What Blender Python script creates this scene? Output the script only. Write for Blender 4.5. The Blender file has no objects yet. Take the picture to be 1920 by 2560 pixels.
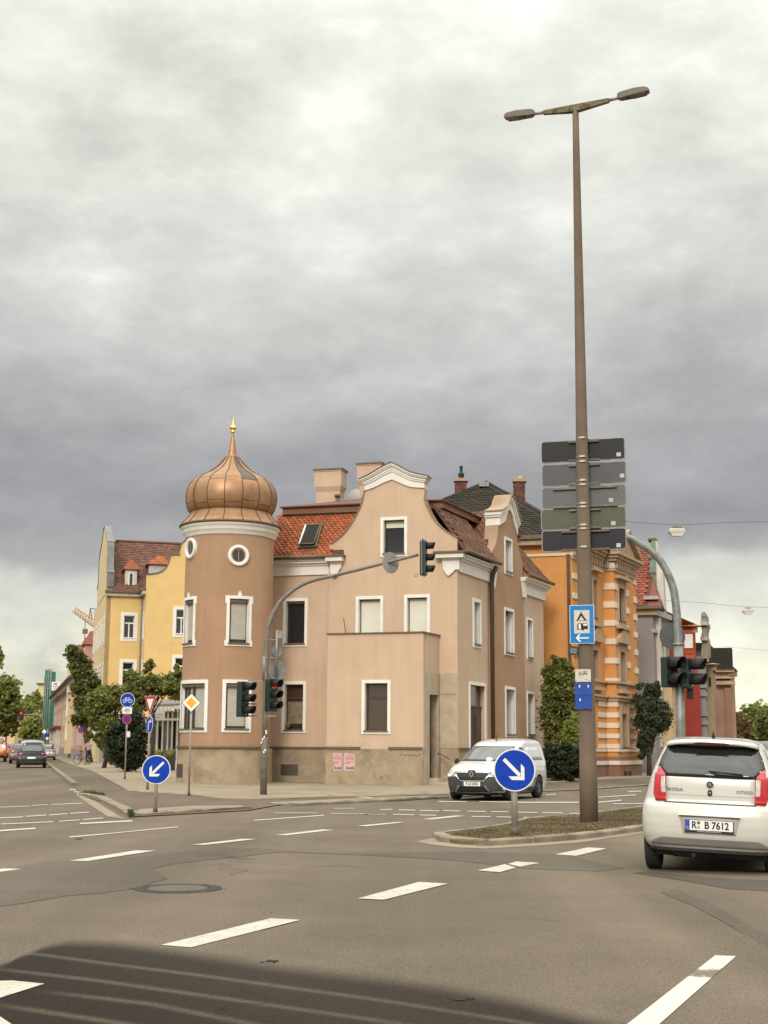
import bpy, bmesh, math, random
from math import sin, cos, tan, atan2, radians as R, pi, sqrt
from mathutils import Vector, Matrix
from mathutils.geometry import tessellate_polygon
random.seed(7)
SC = bpy.context.scene
COL = SC.collection
# ------------------------------------------------------------------ camera
CH = 1.40
PITCH = math.atan(587.5 / 3413.3)
ROLL = 0.006
fw = Vector((0, cos(PITCH), sin(PITCH)))
rt0 = Vector((1, 0, 0)); up0 = Vector((0, -sin(PITCH), cos(PITCH)))
rt = rt0 * cos(ROLL) + up0 * sin(ROLL)
up = up0 * cos(ROLL) - rt0 * sin(ROLL)
cam_d = bpy.data.cameras.new('camera'); cam = bpy.data.objects.new('camera', cam_d); COL.objects.link(cam)
M = Matrix((rt, up, -fw)).transposed().to_4x4(); M.translation = Vector((0, 0, CH)); cam.matrix_world = M
cam_d.sensor_fit = 'VERTICAL'; cam_d.sensor_height = 36; cam_d.lens = 48
cam_d.clip_start = 0.1; cam_d.clip_end = 6000
SC.camera = cam
# ------------------------------------------------------------------ light
SUN_EL, SUN_AZ = 31.0, 194.0       # azimuth clockwise from +Y
world = bpy.data.worlds.new('World'); SC.world = world; world.use_nodes = True
SKY_STRENGTH = 0.1
sun_d = bpy.data.lights.new('sun', 'SUN'); sun_d.energy = 1.5; sun_d.angle = R(16); sun_d.color = (1, .93, .83)
sun = bpy.data.objects.new('sun', sun_d); COL.objects.link(sun)
sd = Vector((sin(R(SUN_AZ)) * cos(R(SUN_EL)), cos(R(SUN_AZ)) * cos(R(SUN_EL)), sin(R(SUN_EL))))
sun.rotation_euler = (-sd).to_track_quat('-Z', 'Y').to_euler(); sun.location = (0, -5, 40)
SC.view_settings.view_transform = 'Standard'; SC.view_settings.look = 'None'
SC.view_settings.exposure = 0.48; SC.view_settings.gamma = 1; SC.view_settings.use_curve_mapping = False
SC.render.engine = 'CYCLES'
SC.cycles.use_denoising = True
SC.cycles.max_bounces = 6; SC.cycles.diffuse_bounces = 3; SC.cycles.glossy_bounces = 3
SC.cycles.caustics_reflective = False; SC.cycles.caustics_refractive = False

def N(nt, typ, **kw):
    n = nt.nodes.new(typ)
    for k, v in kw.items():
        if k in n.inputs: n.inputs[k].default_value = v
        elif hasattr(n, k): setattr(n, k, v)
    return n
def Lk(nt, a, b): nt.links.new(a, b)
def math_n(nt, op, a, b=None, c=None, clamp=False):
    n = nt.nodes.new('ShaderNodeMath'); n.operation = op; n.use_clamp = clamp
    for i, v in enumerate((a, b, c)):
        if v is None: continue
        if isinstance(v, (int, float)): n.inputs[i].default_value = v
        else: nt.links.new(v, n.inputs[i])
    return n.outputs[0]
def mix_n(nt, fac, a, b, mode='MIX'):
    n = nt.nodes.new('ShaderNodeMix'); n.data_type = 'RGBA'; n.blend_type = mode
    for i, v in ((0, fac), (6, a), (7, b)):
        if isinstance(v, (int, float)): n.inputs[i].default_value = v
        elif isinstance(v, (tuple, list)): n.inputs[i].default_value = (v[0], v[1], v[2], 1)
        else: nt.links.new(v, n.inputs[i])
    return n.outputs[2]
def ramp_n(nt, fac, stops, interp='LINEAR'):
    n = nt.nodes.new('ShaderNodeValToRGB'); cr = n.color_ramp; cr.interpolation = interp
    while len(cr.elements) < len(stops): cr.elements.new(0.5)
    for e, (p, c) in zip(cr.elements, stops):
        e.position = p; e.color = (c[0], c[1], c[2], 1) if not isinstance(c, (int, float)) else (c, c, c, 1)
    nt.links.new(fac, n.inputs[0]); return n.outputs[0]
def noise_n(nt, vec, scale, detail=4, rough=.55, dist=0):
    n = nt.nodes.new('ShaderNodeTexNoise'); n.inputs['Scale'].default_value = scale
    n.inputs['Detail'].default_value = detail; n.inputs['Roughness'].default_value = rough
    n.inputs['Distortion'].default_value = dist
    if vec is not None: nt.links.new(vec, n.inputs['Vector'])
    return n.outputs['Fac']

def build_sky():
    nt = world.node_tree; nt.nodes.clear()
    out = N(nt, 'ShaderNodeOutputWorld'); bg = N(nt, 'ShaderNodeBackground'); bg.inputs['Strength'].default_value = SKY_STRENGTH
    Lk(nt, bg.outputs[0], out.inputs[0])
    sky = nt.nodes.new('ShaderNodeTexSky'); sky.sky_type = 'NISHITA'; sky.sun_disc = False
    sky.sun_elevation = R(SUN_EL); sky.sun_rotation = R(SUN_AZ)
    tc = N(nt, 'ShaderNodeTexCoord'); sep = N(nt, 'ShaderNodeSeparateXYZ'); Lk(nt, tc.outputs['Generated'], sep.inputs[0])
    x, y, z = sep.outputs
    def cloudv(loc, sc, rot=0):
        mp = N(nt, 'ShaderNodeMapping'); Lk(nt, tc.outputs['Generated'], mp.inputs[0]); mp.inputs['Location'].default_value = loc; mp.inputs['Scale'].default_value = sc; mp.inputs['Rotation'].default_value = (0, rot, 0); return mp.outputs[0]
    big = noise_n(nt, cloudv((1.3, .2, .4), (1, 1, 2.0)), 3.0, 5, .50, .25)
    med = noise_n(nt, cloudv((3.1, 7.7, 1.3), (1, 1, 1.8), .06), 6.0, 9, .58, .12)
    fine = noise_n(nt, cloudv((.4, 2.2, 5.3), (1, 1, 2.0), -.05), 16, 9, .62, .15)
    # height bands of the overcast: the noise bends them
    zz = math_n(nt, 'ADD', z, math_n(nt, 'MULTIPLY', math_n(nt, 'SUBTRACT', big, .5), .17))
    base = ramp_n(nt, zz, [(0, (.78, .77, .61)), (.05, (.69, .69, .57)), (.10, (.60, .605, .55)), (.128, (.50, .505, .475)), (.142, (.32, .315, .32)), (.175, (.255, .25, .265)),
                           (.215, (.31, .305, .32)), (.265, (.44, .435, .435)), (.32, (.56, .565, .545)), (.40, (.67, .685, .645)), (1, (1.0, 1.02, .98))])
    m1 = ramp_n(nt, med, [(.30, .78), (.44, .94), (.52, 1.0), (.60, 1.08), (.72, 1.26)])
    f1 = ramp_n(nt, fine, [(.30, .90), (.52, 1.0), (.72, 1.14)])
    c = mix_n(nt, 1.0, base, m1, 'MULTIPLY'); c = mix_n(nt, 1.0, c, f1, 'MULTIPLY')
    # bright towering heaps low over the horizon
    sph = N(nt, 'ShaderNodeMapping'); Lk(nt, tc.outputs['Generated'], sph.inputs[0]); sph.inputs['Scale'].default_value = (1, 1, 1.5)
    cum = noise_n(nt, sph.outputs[0], 9, 9, .55, .3)
    cm = ramp_n(nt, cum, [(.43, 0), (.53, 1)])
    band = ramp_n(nt, z, [(0, 1), (.06, 1), (.105, 0)])
    puff = math_n(nt, 'MULTIPLY', cm, band)
    shade = noise_n(nt, sph.outputs[0], 26, 6, .6, .6)
    pc = ramp_n(nt, shade, [(.35, (.62, .60, .46)), (.62, (.86, .83, .66))])
    c = mix_n(nt, math_n(nt, 'MULTIPLY', puff, .8), c, pc)
    # overcast brightens towards the zenith (above the frame), like any cloud cover
    zen = ramp_n(nt, z, [(0, 1.0), (.5, 1.0), (.75, 2.0), (1, 2.5)])
    c = mix_n(nt, 1.0, c, zen, 'MULTIPLY')
    c10 = mix_n(nt, 1.0, c, (CLOUD, CLOUD * .985, CLOUD * .945), 'MULTIPLY')
    below = math_n(nt, 'LESS_THAN', z, -0.01)
    allc = mix_n(nt, .94, sky.outputs[0], c10)
    fin = mix_n(nt, below, allc, (1.6, 1.5, 1.35))
    Lk(nt, fin, bg.inputs[0])
CLOUD = 9.6
build_sky()

# ------------------------------------------------------------------ surveying helpers: where a sight line meets the ground or a wall
CAMP = Vector((0, 0, CH))
def ray(px, py): return (fw * 3413.3 + rt * (px - 960) + up * (1280 - py)).normalized()
def G(px, py, z=0.0):
    r = ray(px, py); t = (z - CH) / r.z; p = CAMP + r * t
    return Vector((p.x, p.y, z))
def Zat(P, py, px=None):
    """height at ground point P that is seen at row py"""
    q = Vector((P[0], P[1], CH)); d = q - CAMP
    lo, hi = -2.0, 60.0
    for _ in range(50):
        m = (lo + hi) / 2
        v = Vector((P[0], P[1], m)) - CAMP
        yy = 1280 - v.dot(up) / v.dot(fw) * 3413.3
        if yy > py: lo = m
        else: hi = m
    return (lo + hi) / 2
def at(px, py, D):
    """point at forward distance D (along Y) on the sight line"""
    r = ray(px, py); t = D / r.y; return CAMP + r * t

class Flat:
    curved = False
    def __init__(s, P0, u, n=None):
        s.P0 = Vector((P0[0], P0[1])); s.u = Vector((u[0], u[1])).normalized()
        if n is None: n = (s.u.y, -s.u.x)
        s.n = Vector((n[0], n[1]))
    def P(s, a, z, d=0):
        q = s.P0 + s.u * a + s.n * d; return Vector((q.x, q.y, z))
    def px(s, x, y, d=0):
        r = ray(x, y); r2 = Vector((r.x, r.y)); o = s.P0 + s.n * d
        t = (o - Vector((0, 0))).dot(s.n) / r2.dot(s.n)
        h = CAMP + r * t
        return (Vector((h.x, h.y)) - s.P0).dot(s.u), h.z
    def off(s, d): return Flat(s.P0 + s.n * d, s.u, s.n)
class Curved:
    curved = True
    def __init__(s, c, Rr): s.c = Vector((c[0], c[1])); s.R = Rr
    def P(s, a, z, d=0):
        ph = a / s.R; return Vector((s.c.x + (s.R + d) * sin(ph), s.c.y - (s.R + d) * cos(ph), z))

# ------------------------------------------------------------------ mesh builder
class MB:
    def __init__(s): s.v = []; s.f = []; s.sm = []
    def add(s, vs, fs, smooth=False):
        o = len(s.v); s.v += [Vector(v) for v in vs]
        for f in fs: s.f.append(tuple(i + o for i in f)); s.sm.append(smooth)
        return s
    def merge(s, m):
        o = len(s.v); s.v += m.v; s.f += [tuple(i + o for i in f) for f in m.f]; s.sm += m.sm; return s
    def box8(s, c): return s.add(c, [(0, 3, 2, 1), (4, 5, 6, 7), (0, 1, 5, 4), (1, 2, 6, 5), (2, 3, 7, 6), (3, 0, 4, 7)])
    def box(s, x0, x1, y0, y1, z0, z1):
        return s.box8([(x0, y0, z0), (x1, y0, z0), (x1, y1, z0), (x0, y1, z0), (x0, y0, z1), (x1, y0, z1), (x1, y1, z1), (x0, y1, z1)])
    def fbox(s, F, a0, a1, z0, z1, d0, d1):
        n = max(1, int(math.ceil(abs(a1 - a0) / .12))) if F.curved else 1
        V = []; fs = []
        for i in range(n + 1):
            a = a0 + (a1 - a0) * i / n
            V += [F.P(a, z0, d0), F.P(a, z0, d1), F.P(a, z1, d1), F.P(a, z1, d0)]
        for i in range(n):
            b = i * 4; c = b + 4
            for k in range(4): fs.append((b + k, b + (k + 1) % 4, c + (k + 1) % 4, c + k))
        fs.append((3, 2, 1, 0)); e = n * 4; fs.append((e, e + 1, e + 2, e + 3))
        return s.add(V, fs)
    def prism(s, F, pts, d0, d1, holes=()):
        """solid from an outline (s,z) between depths d0<d1, with rectangular holes"""
        loops = [list(pts)] + [[(h[0], h[2]), (h[1], h[2]), (h[1], h[3]), (h[0], h[3])] for h in holes]
        vl = [[Vector((p[0], p[1], 0)) for p in l] for l in loops]
        tri = tessellate_polygon(vl); flat = [p for l in loops for p in l]; n = len(flat)
        V = [F.P(p[0], p[1], d1) for p in flat] + [F.P(p[0], p[1], d0) for p in flat]
        fs = [tuple(t) for t in tri] + [tuple(i + n for i in reversed(t)) for t in tri]
        b = 0
        for l in loops:
            m = len(l)
            for i in range(m): fs.append((b + i, b + (i + 1) % m, n + b + (i + 1) % m, n + b + i))
            b += m
        return s.add(V, fs)
    def gridwall(s, F, a0, a1, z0, z1, holes, d0, d1, step=.15):
        A = {a0, a1}; Z = {z0, z1}
        n = int((a1 - a0) / step) + 1
        for i in range(n): A.add(a0 + (a1 - a0) * i / n)
        for h in holes:
            for q in h[:2]:
                A = {a for a in A if abs(a - q) > .03 or a in (a0, a1)}; 
            A |= {h[0], h[1]}; Z |= {h[2], h[3]}
        A = sorted(A); Z = sorted(Z)
        def ins(a, z): return any(h[0] - 1e-6 < a < h[1] + 1e-6 and h[2] - 1e-6 < z < h[3] + 1e-6 for h in holes)
        for d in (d1, d0):
            idx = {}; V = []; fs = []
            for i, a in enumerate(A):
                for j, z in enumerate(Z): idx[i, j] = len(V); V.append(F.P(a, z, d))
            for i in range(len(A) - 1):
                for j in range(len(Z) - 1):
                    if ins((A[i] + A[i + 1]) / 2, (Z[j] + Z[j + 1]) / 2): continue
                    fs.append((idx[i, j], idx[i + 1, j], idx[i + 1, j + 1], idx[i, j + 1]))
            s.add(V, fs, True)
        for h in holes:
            s.add([F.P(h[0], h[2], d0), F.P(h[0], h[2], d1), F.P(h[0], h[3], d1), F.P(h[0], h[3], d0)], [(0, 1, 2, 3)])
            s.add([F.P(h[1], h[2], d0), F.P(h[1], h[2], d1), F.P(h[1], h[3], d1), F.P(h[1], h[3], d0)], [(0, 1, 2, 3)])
            aa = [a for a in A if h[0] - 1e-6 <= a <= h[1] + 1e-6]
            for zq in (h[2], h[3]):
                V = []; 
                for a in aa: V += [F.P(a, zq, d0), F.P(a, zq, d1)]
                s.add(V, [(2 * i, 2 * i + 1, 2 * i + 3, 2 * i + 2) for i in range(len(aa) - 1)])
        return s
    def cyl(s, p0, p1, r0, r1=None, n=12, caps=True, smooth=True):
        r1 = r0 if r1 is None else r1
        return s.tube([p0, p1], [r0, r1], n, caps, smooth)
    def tube(s, pts, rad, n=10, caps=True, smooth=True):
        pts = [Vector(p) for p in pts]
        if isinstance(rad, (int, float)): rad = [rad] * len(pts)
        V = []; fs = []; prev = None
        for i, p in enumerate(pts):
            t = (pts[min(i + 1, len(pts) - 1)] - pts[max(i - 1, 0)]).normalized()
            if prev is None:
                a = t.cross(Vector((0, 0, 1)))
                if a.length < 1e-3: a = t.cross(Vector((0, 1, 0)))
                a.normalize()
            else:
                a = (prev - t * prev.dot(t)).normalized()
            prev = a; b = t.cross(a)
            for k in range(n):
                an = 2 * pi * k / n; V.append(p + (a * cos(an) + b * sin(an)) * rad[i])
        for i in range(len(pts) - 1):
            for k in range(n): fs.append((i * n + k, i * n + (k + 1) % n, (i + 1) * n + (k + 1) % n, (i + 1) * n + k))
        s.add(V, fs, smooth)
        if caps:
            s.f.append(tuple(len(s.v) - len(V) + k for k in reversed(range(n)))); s.sm.append(False)
            s.f.append(tuple(len(s.v) - n + k for k in range(n))); s.sm.append(False)
        return s
    def lathe(s, c, prof, n=32, a0=0, a1=2 * pi, smooth=True):
        """prof: list of (r,z); c=(x,y,z)"""
        V = []; fs = []; full = abs(a1 - a0 - 2 * pi) < 1e-6; m = n if full else n + 1
        for (r, z) in prof:
            for k in range(m):
                a = a0 + (a1 - a0) * k / n; V.append((c[0] + r * sin(a), c[1] - r * cos(a), c[2] + z))
        for i in range(len(prof) - 1):
            for k in range(n):
                k2 = (k + 1) % m; fs.append((i * m + k, i * m + k2, (i + 1) * m + k2, (i + 1) * m + k))
        return s.add(V, fs, smooth)
    def sphere(s, c, r, n=12, m=8, sc=(1, 1, 1)):
        V = []; fs = []
        for j in range(m + 1):
            t = pi * j / m
            for k in range(n):
                a = 2 * pi * k / n; V.append((c[0] + r * sc[0] * sin(t) * cos(a), c[1] + r * sc[1] * sin(t) * sin(a), c[2] + r * sc[2] * cos(t)))
        for j in range(m):
            for k in range(n): fs.append((j * n + k, (j + 1) * n + k, (j + 1) * n + (k + 1) % n, j * n + (k + 1) % n))
        return s.add(V, fs, True)
    def torus(s, c, Rr, r, axis='x', n=28, m=6):
        V = []; fs = []
        for i in range(n):
            a = 2 * pi * i / n
            for j in range(m):
                b = 2 * pi * j / m; q = Rr + r * cos(b); h = r * sin(b)
                if axis == 'x': V.append((c[0] + h, c[1] + q * cos(a), c[2] + q * sin(a)))
                elif axis == 'y': V.append((c[0] + q * cos(a), c[1] + h, c[2] + q * sin(a)))
                else: V.append((c[0] + q * cos(a), c[1] + q * sin(a), c[2] + h))
        for i in range(n):
            for j in range(m): fs.append((i * m + j, ((i + 1) % n) * m + j, ((i + 1) % n) * m + (j + 1) % m, i * m + (j + 1) % m))
        return s.add(V, fs, True)
    def sheet(s, pts): return s.add(pts, [tuple(range(len(pts)))])
    def slab(s, pts, z0, z1):
        """horizontal polygon slab, pts as (x,y)"""
        tri = tessellate_polygon([[Vector((p[0], p[1], 0)) for p in pts]]); n = len(pts)
        V = [(p[0], p[1], z1) for p in pts] + [(p[0], p[1], z0) for p in pts]
        fs = [tuple(t) for t in tri] + [(i, (i + 1) % n, n + (i + 1) % n, n + i) for i in range(n)]
        return s.add(V, fs)
    def x(s, Mx): s.v = [Mx @ v for v in s.v]; return s

def mesh_of(name, mb, mt, base=Vector((0, 0, 0))):
    me = bpy.data.meshes.new(name)
    me.from_pydata([tuple(v - base) for v in mb.v], [], mb.f)
    me.polygons.foreach_set('use_smooth', mb.sm)
    me.update()
    bm = bmesh.new(); bm.from_mesh(me); bmesh.ops.recalc_face_normals(bm, faces=bm.faces); bm.to_mesh(me); bm.free()
    if mt: me.materials.append(mt)
    return me
class T:
    """a thing: an Empty at its base with its parts as children"""
    def __init__(s, name, label, cat, base=(0, 0, 0), group=None):
        s.base = Vector((base[0], base[1], base[2] if len(base) > 2 else 0))
        s.o = bpy.data.objects.new(name, None); COL.objects.link(s.o); s.o.location = s.base
        s.o.empty_display_size = .3
        s.o['label'] = label; s.o['category'] = cat
        if group: s.o['group'] = group
    def part(s, name, mb, mt, parent=None, label=None, kind=None):
        o = bpy.data.objects.new(name, mesh_of(name, mb, mt, s.base)); COL.objects.link(o)
        o.parent = parent or s.o
        if label: o['label'] = label
        if kind: o['kind'] = kind
        return o
    def inst(s, name, me, Mw, parent=None):
        o = bpy.data.objects.new(name, me); COL.objects.link(o); o.parent = parent or s.o
        o.matrix_local = Matrix.Translation(-s.base) @ Mw
        return o
def single(name, mb, mt, label, cat, base=None, group=None):
    b = Vector(base) if base else Vector((0, 0, 0))
    o = bpy.data.objects.new(name, mesh_of(name, mb, mt, b)); o.location = b; COL.objects.link(o)
    o['label'] = label; o['category'] = cat
    if group: o['group'] = group
    return o
def struct(name, mb, mt, kind='structure', parent=None):
    o = bpy.data.objects.new(name, mesh_of(name, mb, mt)); COL.objects.link(o); o['kind'] = kind
    if parent: o.parent = parent
    return o
def copy_tree(src, parent=None):
    c = src.copy(); COL.objects.link(c)
    if parent: c.parent = parent; c.matrix_local = src.matrix_local
    for ch in src.children: copy_tree(ch, c)
    return c
def text_mb(txt, size, Mx, extrude=.004, align='CENTER', sx=1.0, offset=0.0):
    cu = bpy.data.curves.new('t', 'FONT'); cu.body = txt; cu.size = size; cu.extrude = extrude; cu.align_x = align; cu.align_y = 'CENTER'
    cu.resolution_u = 3; cu.offset = offset
    o = bpy.data.objects.new('t', cu); COL.objects.link(o)
    dg = bpy.context.evaluated_depsgraph_get(); ev = o.evaluated_get(dg); me = ev.to_mesh()
    mb = MB(); S = Matrix.Diagonal((sx, 1, 1, 1))
    mb.add([Mx @ (S @ v.co) for v in me.vertices], [tuple(p.vertices) for p in me.polygons])
    ev.to_mesh_clear(); bpy.data.objects.remove(o); bpy.data.curves.remove(cu)
    return mb
def frame(P, u, n):
    """matrix: local x along u, y up, z along n (outward)"""
    u = Vector((u[0], u[1], 0)).normalized(); n = Vector((n[0], n[1], 0)).normalized()
    m = Matrix((u, Vector((0, 0, 1)), n)).transposed().to_4x4(); m.translation = Vector(P); return m
class LF:
    """facade-like mapping in a local sign frame: a=x, z=y, d=out"""
    curved = False
    def __init__(s, Mx): s.M = Mx
    def P(s, a, z, d=0): return s.M @ Vector((a, z, d))

# ------------------------------------------------------------------ materials
def sl(r, g, b):
    f = lambda c: (c / 255 / 12.92) if c / 255 <= .04045 else ((c / 255 + .055) / 1.055) ** 2.4
    return (f(r), f(g), f(b))
def mk(name, col, col2=None, ns=3.0, rough=.85, metal=0.0, bump=0.0, bs=60.0, streak=0.0, coat=0.0, isl=0.0, objr=0.0, spec=.4,
       emit=None, estr=0, speck=0.0, contrast=(.35, .65), dirt=None, dirt_s=.8, trans=0.0, wave=None):
    m = bpy.data.materials.new(name); m.use_nodes = True; nt = m.node_tree
    b = nt.nodes['Principled BSDF']; b.inputs['Roughness'].default_value = rough; b.inputs['Metallic'].default_value = metal
    b.inputs['Specular IOR Level'].default_value = spec
    if coat: b.inputs['Coat Weight'].default_value = coat; b.inputs['Coat Roughness'].default_value = .06
    tc = N(nt, 'ShaderNodeTexCoord'); v = tc.outputs['Object']
    col2 = col2 or tuple(c * .88 for c in col)
    fac = ramp_n(nt, noise_n(nt, v, ns, 5, .6), [(contrast[0], 0), (contrast[1], 1)])
    c = mix_n(nt, fac, col, col2)
    if streak:
        mp = N(nt, 'ShaderNodeMapping'); Lk(nt, v, mp.inputs[0]); mp.inputs['Scale'].default_value = (3.2, 3.2, .22)
        st = ramp_n(nt, noise_n(nt, mp.outputs[0], 1.4, 5, .62), [(.45, 0), (.8, 1)])
        c = mix_n(nt, math_n(nt, 'MULTIPLY', st, streak), c, tuple(q * .55 for q in col))
    if dirt:
        st = ramp_n(nt, noise_n(nt, v, dirt_s, 6, .65, .6), [(.50, 0), (.72, 1)])
        c = mix_n(nt, math_n(nt, 'MULTIPLY', st, .75), c, dirt)
    if speck:
        sp = noise_n(nt, v, 95, 2, .8)
        c = mix_n(nt, 1.0, c, ramp_n(nt, sp, [(.3, 1 - speck), (.7, 1 + speck)]), 'MULTIPLY')
    if isl or objr:
        g = N(nt, 'ShaderNodeNewGeometry'); oi = N(nt, 'ShaderNodeObjectInfo')
        f = math_n(nt, 'FRACT', math_n(nt, 'ADD', g.outputs['Random Per Island'], oi.outputs['Random']))
        k = max(isl, objr)
        c = mix_n(nt, 1.0, c, ramp_n(nt, f, [(0, 1 - k), (1, 1 + k)]), 'MULTIPLY')
    Lk(nt, c, b.inputs['Base Color'])
    if bump:
        bn = N(nt, 'ShaderNodeBump'); bn.inputs['Strength'].default_value = bump; bn.inputs['Distance'].default_value = .02
        Lk(nt, noise_n(nt, v, bs, 4, .65), bn.inputs['Height']); Lk(nt, bn.outputs[0], b.inputs['Normal'])
    if emit: b.inputs['Emission Color'].default_value = (*emit, 1); b.inputs['Emission Strength'].default_value = estr
    if trans: b.inputs['Transmission Weight'].default_value = trans
    return m
def leafmat(name, c1, c2, c3):
    m = bpy.data.materials.new(name); m.use_nodes = True; nt = m.node_tree
    b = nt.nodes['Principled BSDF']; b.inputs['Roughness'].default_value = .6; b.inputs['Specular IOR Level'].default_value = .3
    tc = N(nt, 'ShaderNodeTexCoord'); g = N(nt, 'ShaderNodeNewGeometry')
    c = mix_n(nt, g.outputs['Random Per Island'], c1, c2)
    c = mix_n(nt, ramp_n(nt, noise_n(nt, tc.outputs['Object'], .7, 3, .6), [(.42, 0), (.62, 1)]), c, c3)
    Lk(nt, c, b.inputs['Base Color'])
    tr = N(nt, 'ShaderNodeBsdfTranslucent'); Lk(nt, c, tr.inputs[0])
    mx = N(nt, 'ShaderNodeMixShader'); mx.inputs[0].default_value = .35
    Lk(nt, b.outputs[0], mx.inputs[1]); Lk(nt, tr.outputs[0], mx.inputs[2]); Lk(nt, mx.outputs[0], nt.nodes['Material Output'].inputs[0])
    return m
m_tan = mk('render_tan', (.575, .42, .305), (.53, .382, .272), 1.1, bump=.35, bs=45, streak=.24, rough=.95, speck=.05)
m_tan2 = mk('render_greytan', (.57, .42, .305), (.525, .38, .272), 1.1, bump=.35, bs=45, streak=.24, rough=.95)
m_brown = mk('render_brown', (.405, .252, .16), (.362, .222, .138), 1.1, bump=.35, bs=45, streak=.24, rough=.95)
m_plinth = mk('plinth_render', (.41, .32, .22), (.32, .25, .17), 2.2, bump=1.0, bs=22, dirt=(.15, .115, .08), rough=.95, streak=.3)
m_stone = mk('limestone', (.47, .39, .29), (.40, .32, .23), 2.5, bump=.3, bs=30, dirt=(.27, .20, .14), rough=.8)
m_white = mk('white_trim', (.78, .755, .71), (.72, .69, .64), 2, bump=.12, bs=40, streak=.08)
m_white2 = mk('weathered_white', (.62, .58, .52), (.50, .46, .40), 2, bump=.2, bs=40, streak=.4)
m_frame_w = mk('white_frame', (.75, .74, .71), rough=.5)
m_frame_b = mk('brown_frame', (.05, .032, .022), (.07, .045, .03), 8, rough=.5)
m_shut = mk('roller_slats', (.47, .45, .39), (.41, .39, .34), 3, rough=.6)
m_shutw = mk('pale_roller_slats', (.74, .72, .62), (.70, .68, .57), 3, rough=.6)
m_ledge = mk('ledge_metal', (.12, .09, .062), (.16, .12, .085), 9, rough=.6, metal=.2)
m_pipe = mk('downpipe_brown', (.075, .042, .03), (.10, .06, .04), 4, rough=.45, metal=.3)
m_glass = mk('window_glass', (.016, .017, .019), (.022, .022, .024), .9, rough=.05, spec=.75, bump=.10, bs=.9)
m_glassb = mk('window_glass_brown', (.045, .026, .020), (.06, .038, .03), .8, rough=.08, spec=.7, bump=.10, bs=.9)
m_dark = mk('dark_interior', (.02, .018, .016), rough=.9)
m_tile = mk('clay_tile_orange', (.33, .092, .032), (.22, .058, .024), 2.5, rough=.8, bump=.5, bs=30, isl=.28, objr=.28, dirt=(.10, .045, .028), dirt_s=2.2)
m_tileb = mk('clay_tile_brown', (.20, .088, .048), (.12, .055, .034), 2.5, rough=.8, bump=.5, bs=30, isl=.35, dirt=(.07, .045, .035), dirt_s=1.5)
m_tiley = mk('clay_tile_redbrown', (.155, .068, .043), (.11, .048, .033), 1.2, rough=.8, bump=.4, bs=20, isl=.3)
m_slate = mk('slate', (.047, .039, .031), (.034, .029, .023), .8, rough=.95, spec=.15, bump=.5, bs=12, isl=.22)
m_redmetal = mk('red_sheet', (.15, .048, .03), (.11, .038, .026), 2, rough=.6, metal=.2)
m_copper = mk('copper', (.41, .235, .125), (.29, .16, .085), 1.6, rough=.47, metal=.45, streak=.6, isl=.10, objr=.10, bump=.15, bs=12)
m_copdark = mk('copper_dark_sheet', (.10, .075, .055), (.13, .09, .06), 2, rough=.55, metal=.4)
m_copseam = mk('copper_seam', (.16, .085, .045), rough=.55, metal=.4)
m_green = mk('patina_green', (.25, .38, .27), (.15, .22, .16), 1.5, rough=.75, streak=.5)
m_gold = mk('gilded', (.85, .55, .14), (.9, .62, .2), 4, rough=.22, metal=1.0)
m_asph = None
m_conc = mk('lamp_concrete', (.20, .15, .108), (.145, .108, .08), 1.2, rough=.95, bump=.6, bs=60, streak=.45, speck=.18)
m_galv = mk('galvanised', (.30, .30, .29), (.22, .22, .21), 6, rough=.55, metal=.5, dirt=(.14, .13, .11), dirt_s=3, contrast=(.4, .6))
m_galvd = mk('mast_grey_brown', (.20, .175, .15), (.15, .13, .11), 5, rough=.7, metal=.2, dirt=(.30, .27, .22), dirt_s=4)
m_post = mk('post_grey', (.36, .33, .30), (.29, .27, .24), 8, rough=.6, metal=.3)
m_sigblk = mk('signal_dark_green', (.018, .035, .028), (.024, .042, .034), 10, rough=.4)
m_black = mk('matt_black', (.012, .012, .013), rough=.6)
m_rubber = mk('tyre_rubber', (.018, .018, .020), (.026, .025, .026), 10, rough=.85, bump=.3, bs=80)
m_blue = mk('sign_blue', (.004, .040, .36), (.006, .048, .40), 6, rough=.6, spec=.15)
m_blue2 = mk('sign_light_blue', (.022, .17, .46), (.03, .21, .52), 5, rough=.65, spec=.15, speck=.05)
m_signw = mk('sign_white', (.80, .79, .76), (.74, .73, .69), 6, rough=.4)
m_signr = mk('sign_red', (.42, .02, .03), rough=.4)
m_signpurp = mk('sign_faded_blue', (.13, .06, .38), rough=.5)
m_signy = mk('sign_yellow', (.85, .42, .02), rough=.4)
m_signback = [mk('sign_back_%s' % n, c, tuple(q * .85 for q in c), 3, rough=.55, metal=.3) for n, c in
              (('dark', (.022, .021, .024)), ('mid', (.10, .092, .10)), ('grey', (.13, .13, .135)), ('olive', (.10, .098, .070)), ('blackish', (.024, .022, .030)))]
m_inkb = mk('ink_black', (.014, .012, .016), rough=.6)
m_yel = mk('render_yellow', (.70, .49, .215), (.65, .45, .19), 1.2, bump=.4, bs=18, streak=.12, rough=.95)
m_cream = mk('render_cream', (.66, .52, .30), (.6, .47, .27), 1.2, bump=.3, bs=18, streak=.15, rough=.95)
m_or = mk('render_orange', (.60, .28, .092), (.54, .245, .078), 1.2, bump=.45, bs=16, streak=.22, rough=.95)
m_orq = mk('quoin_cream', (.70, .58, .46), (.64, .52, .40), 3, bump=.2, bs=30)
m_orcorn = mk('cornice_faded', (.46, .33, .22), (.38, .26, .17), 2, bump=.4, bs=25, streak=.4)
m_orpl = mk('plinth_red_stone', (.24, .125, .085), (.19, .10, .07), 1.5, bump=.5, bs=18, streak=.3)
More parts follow.
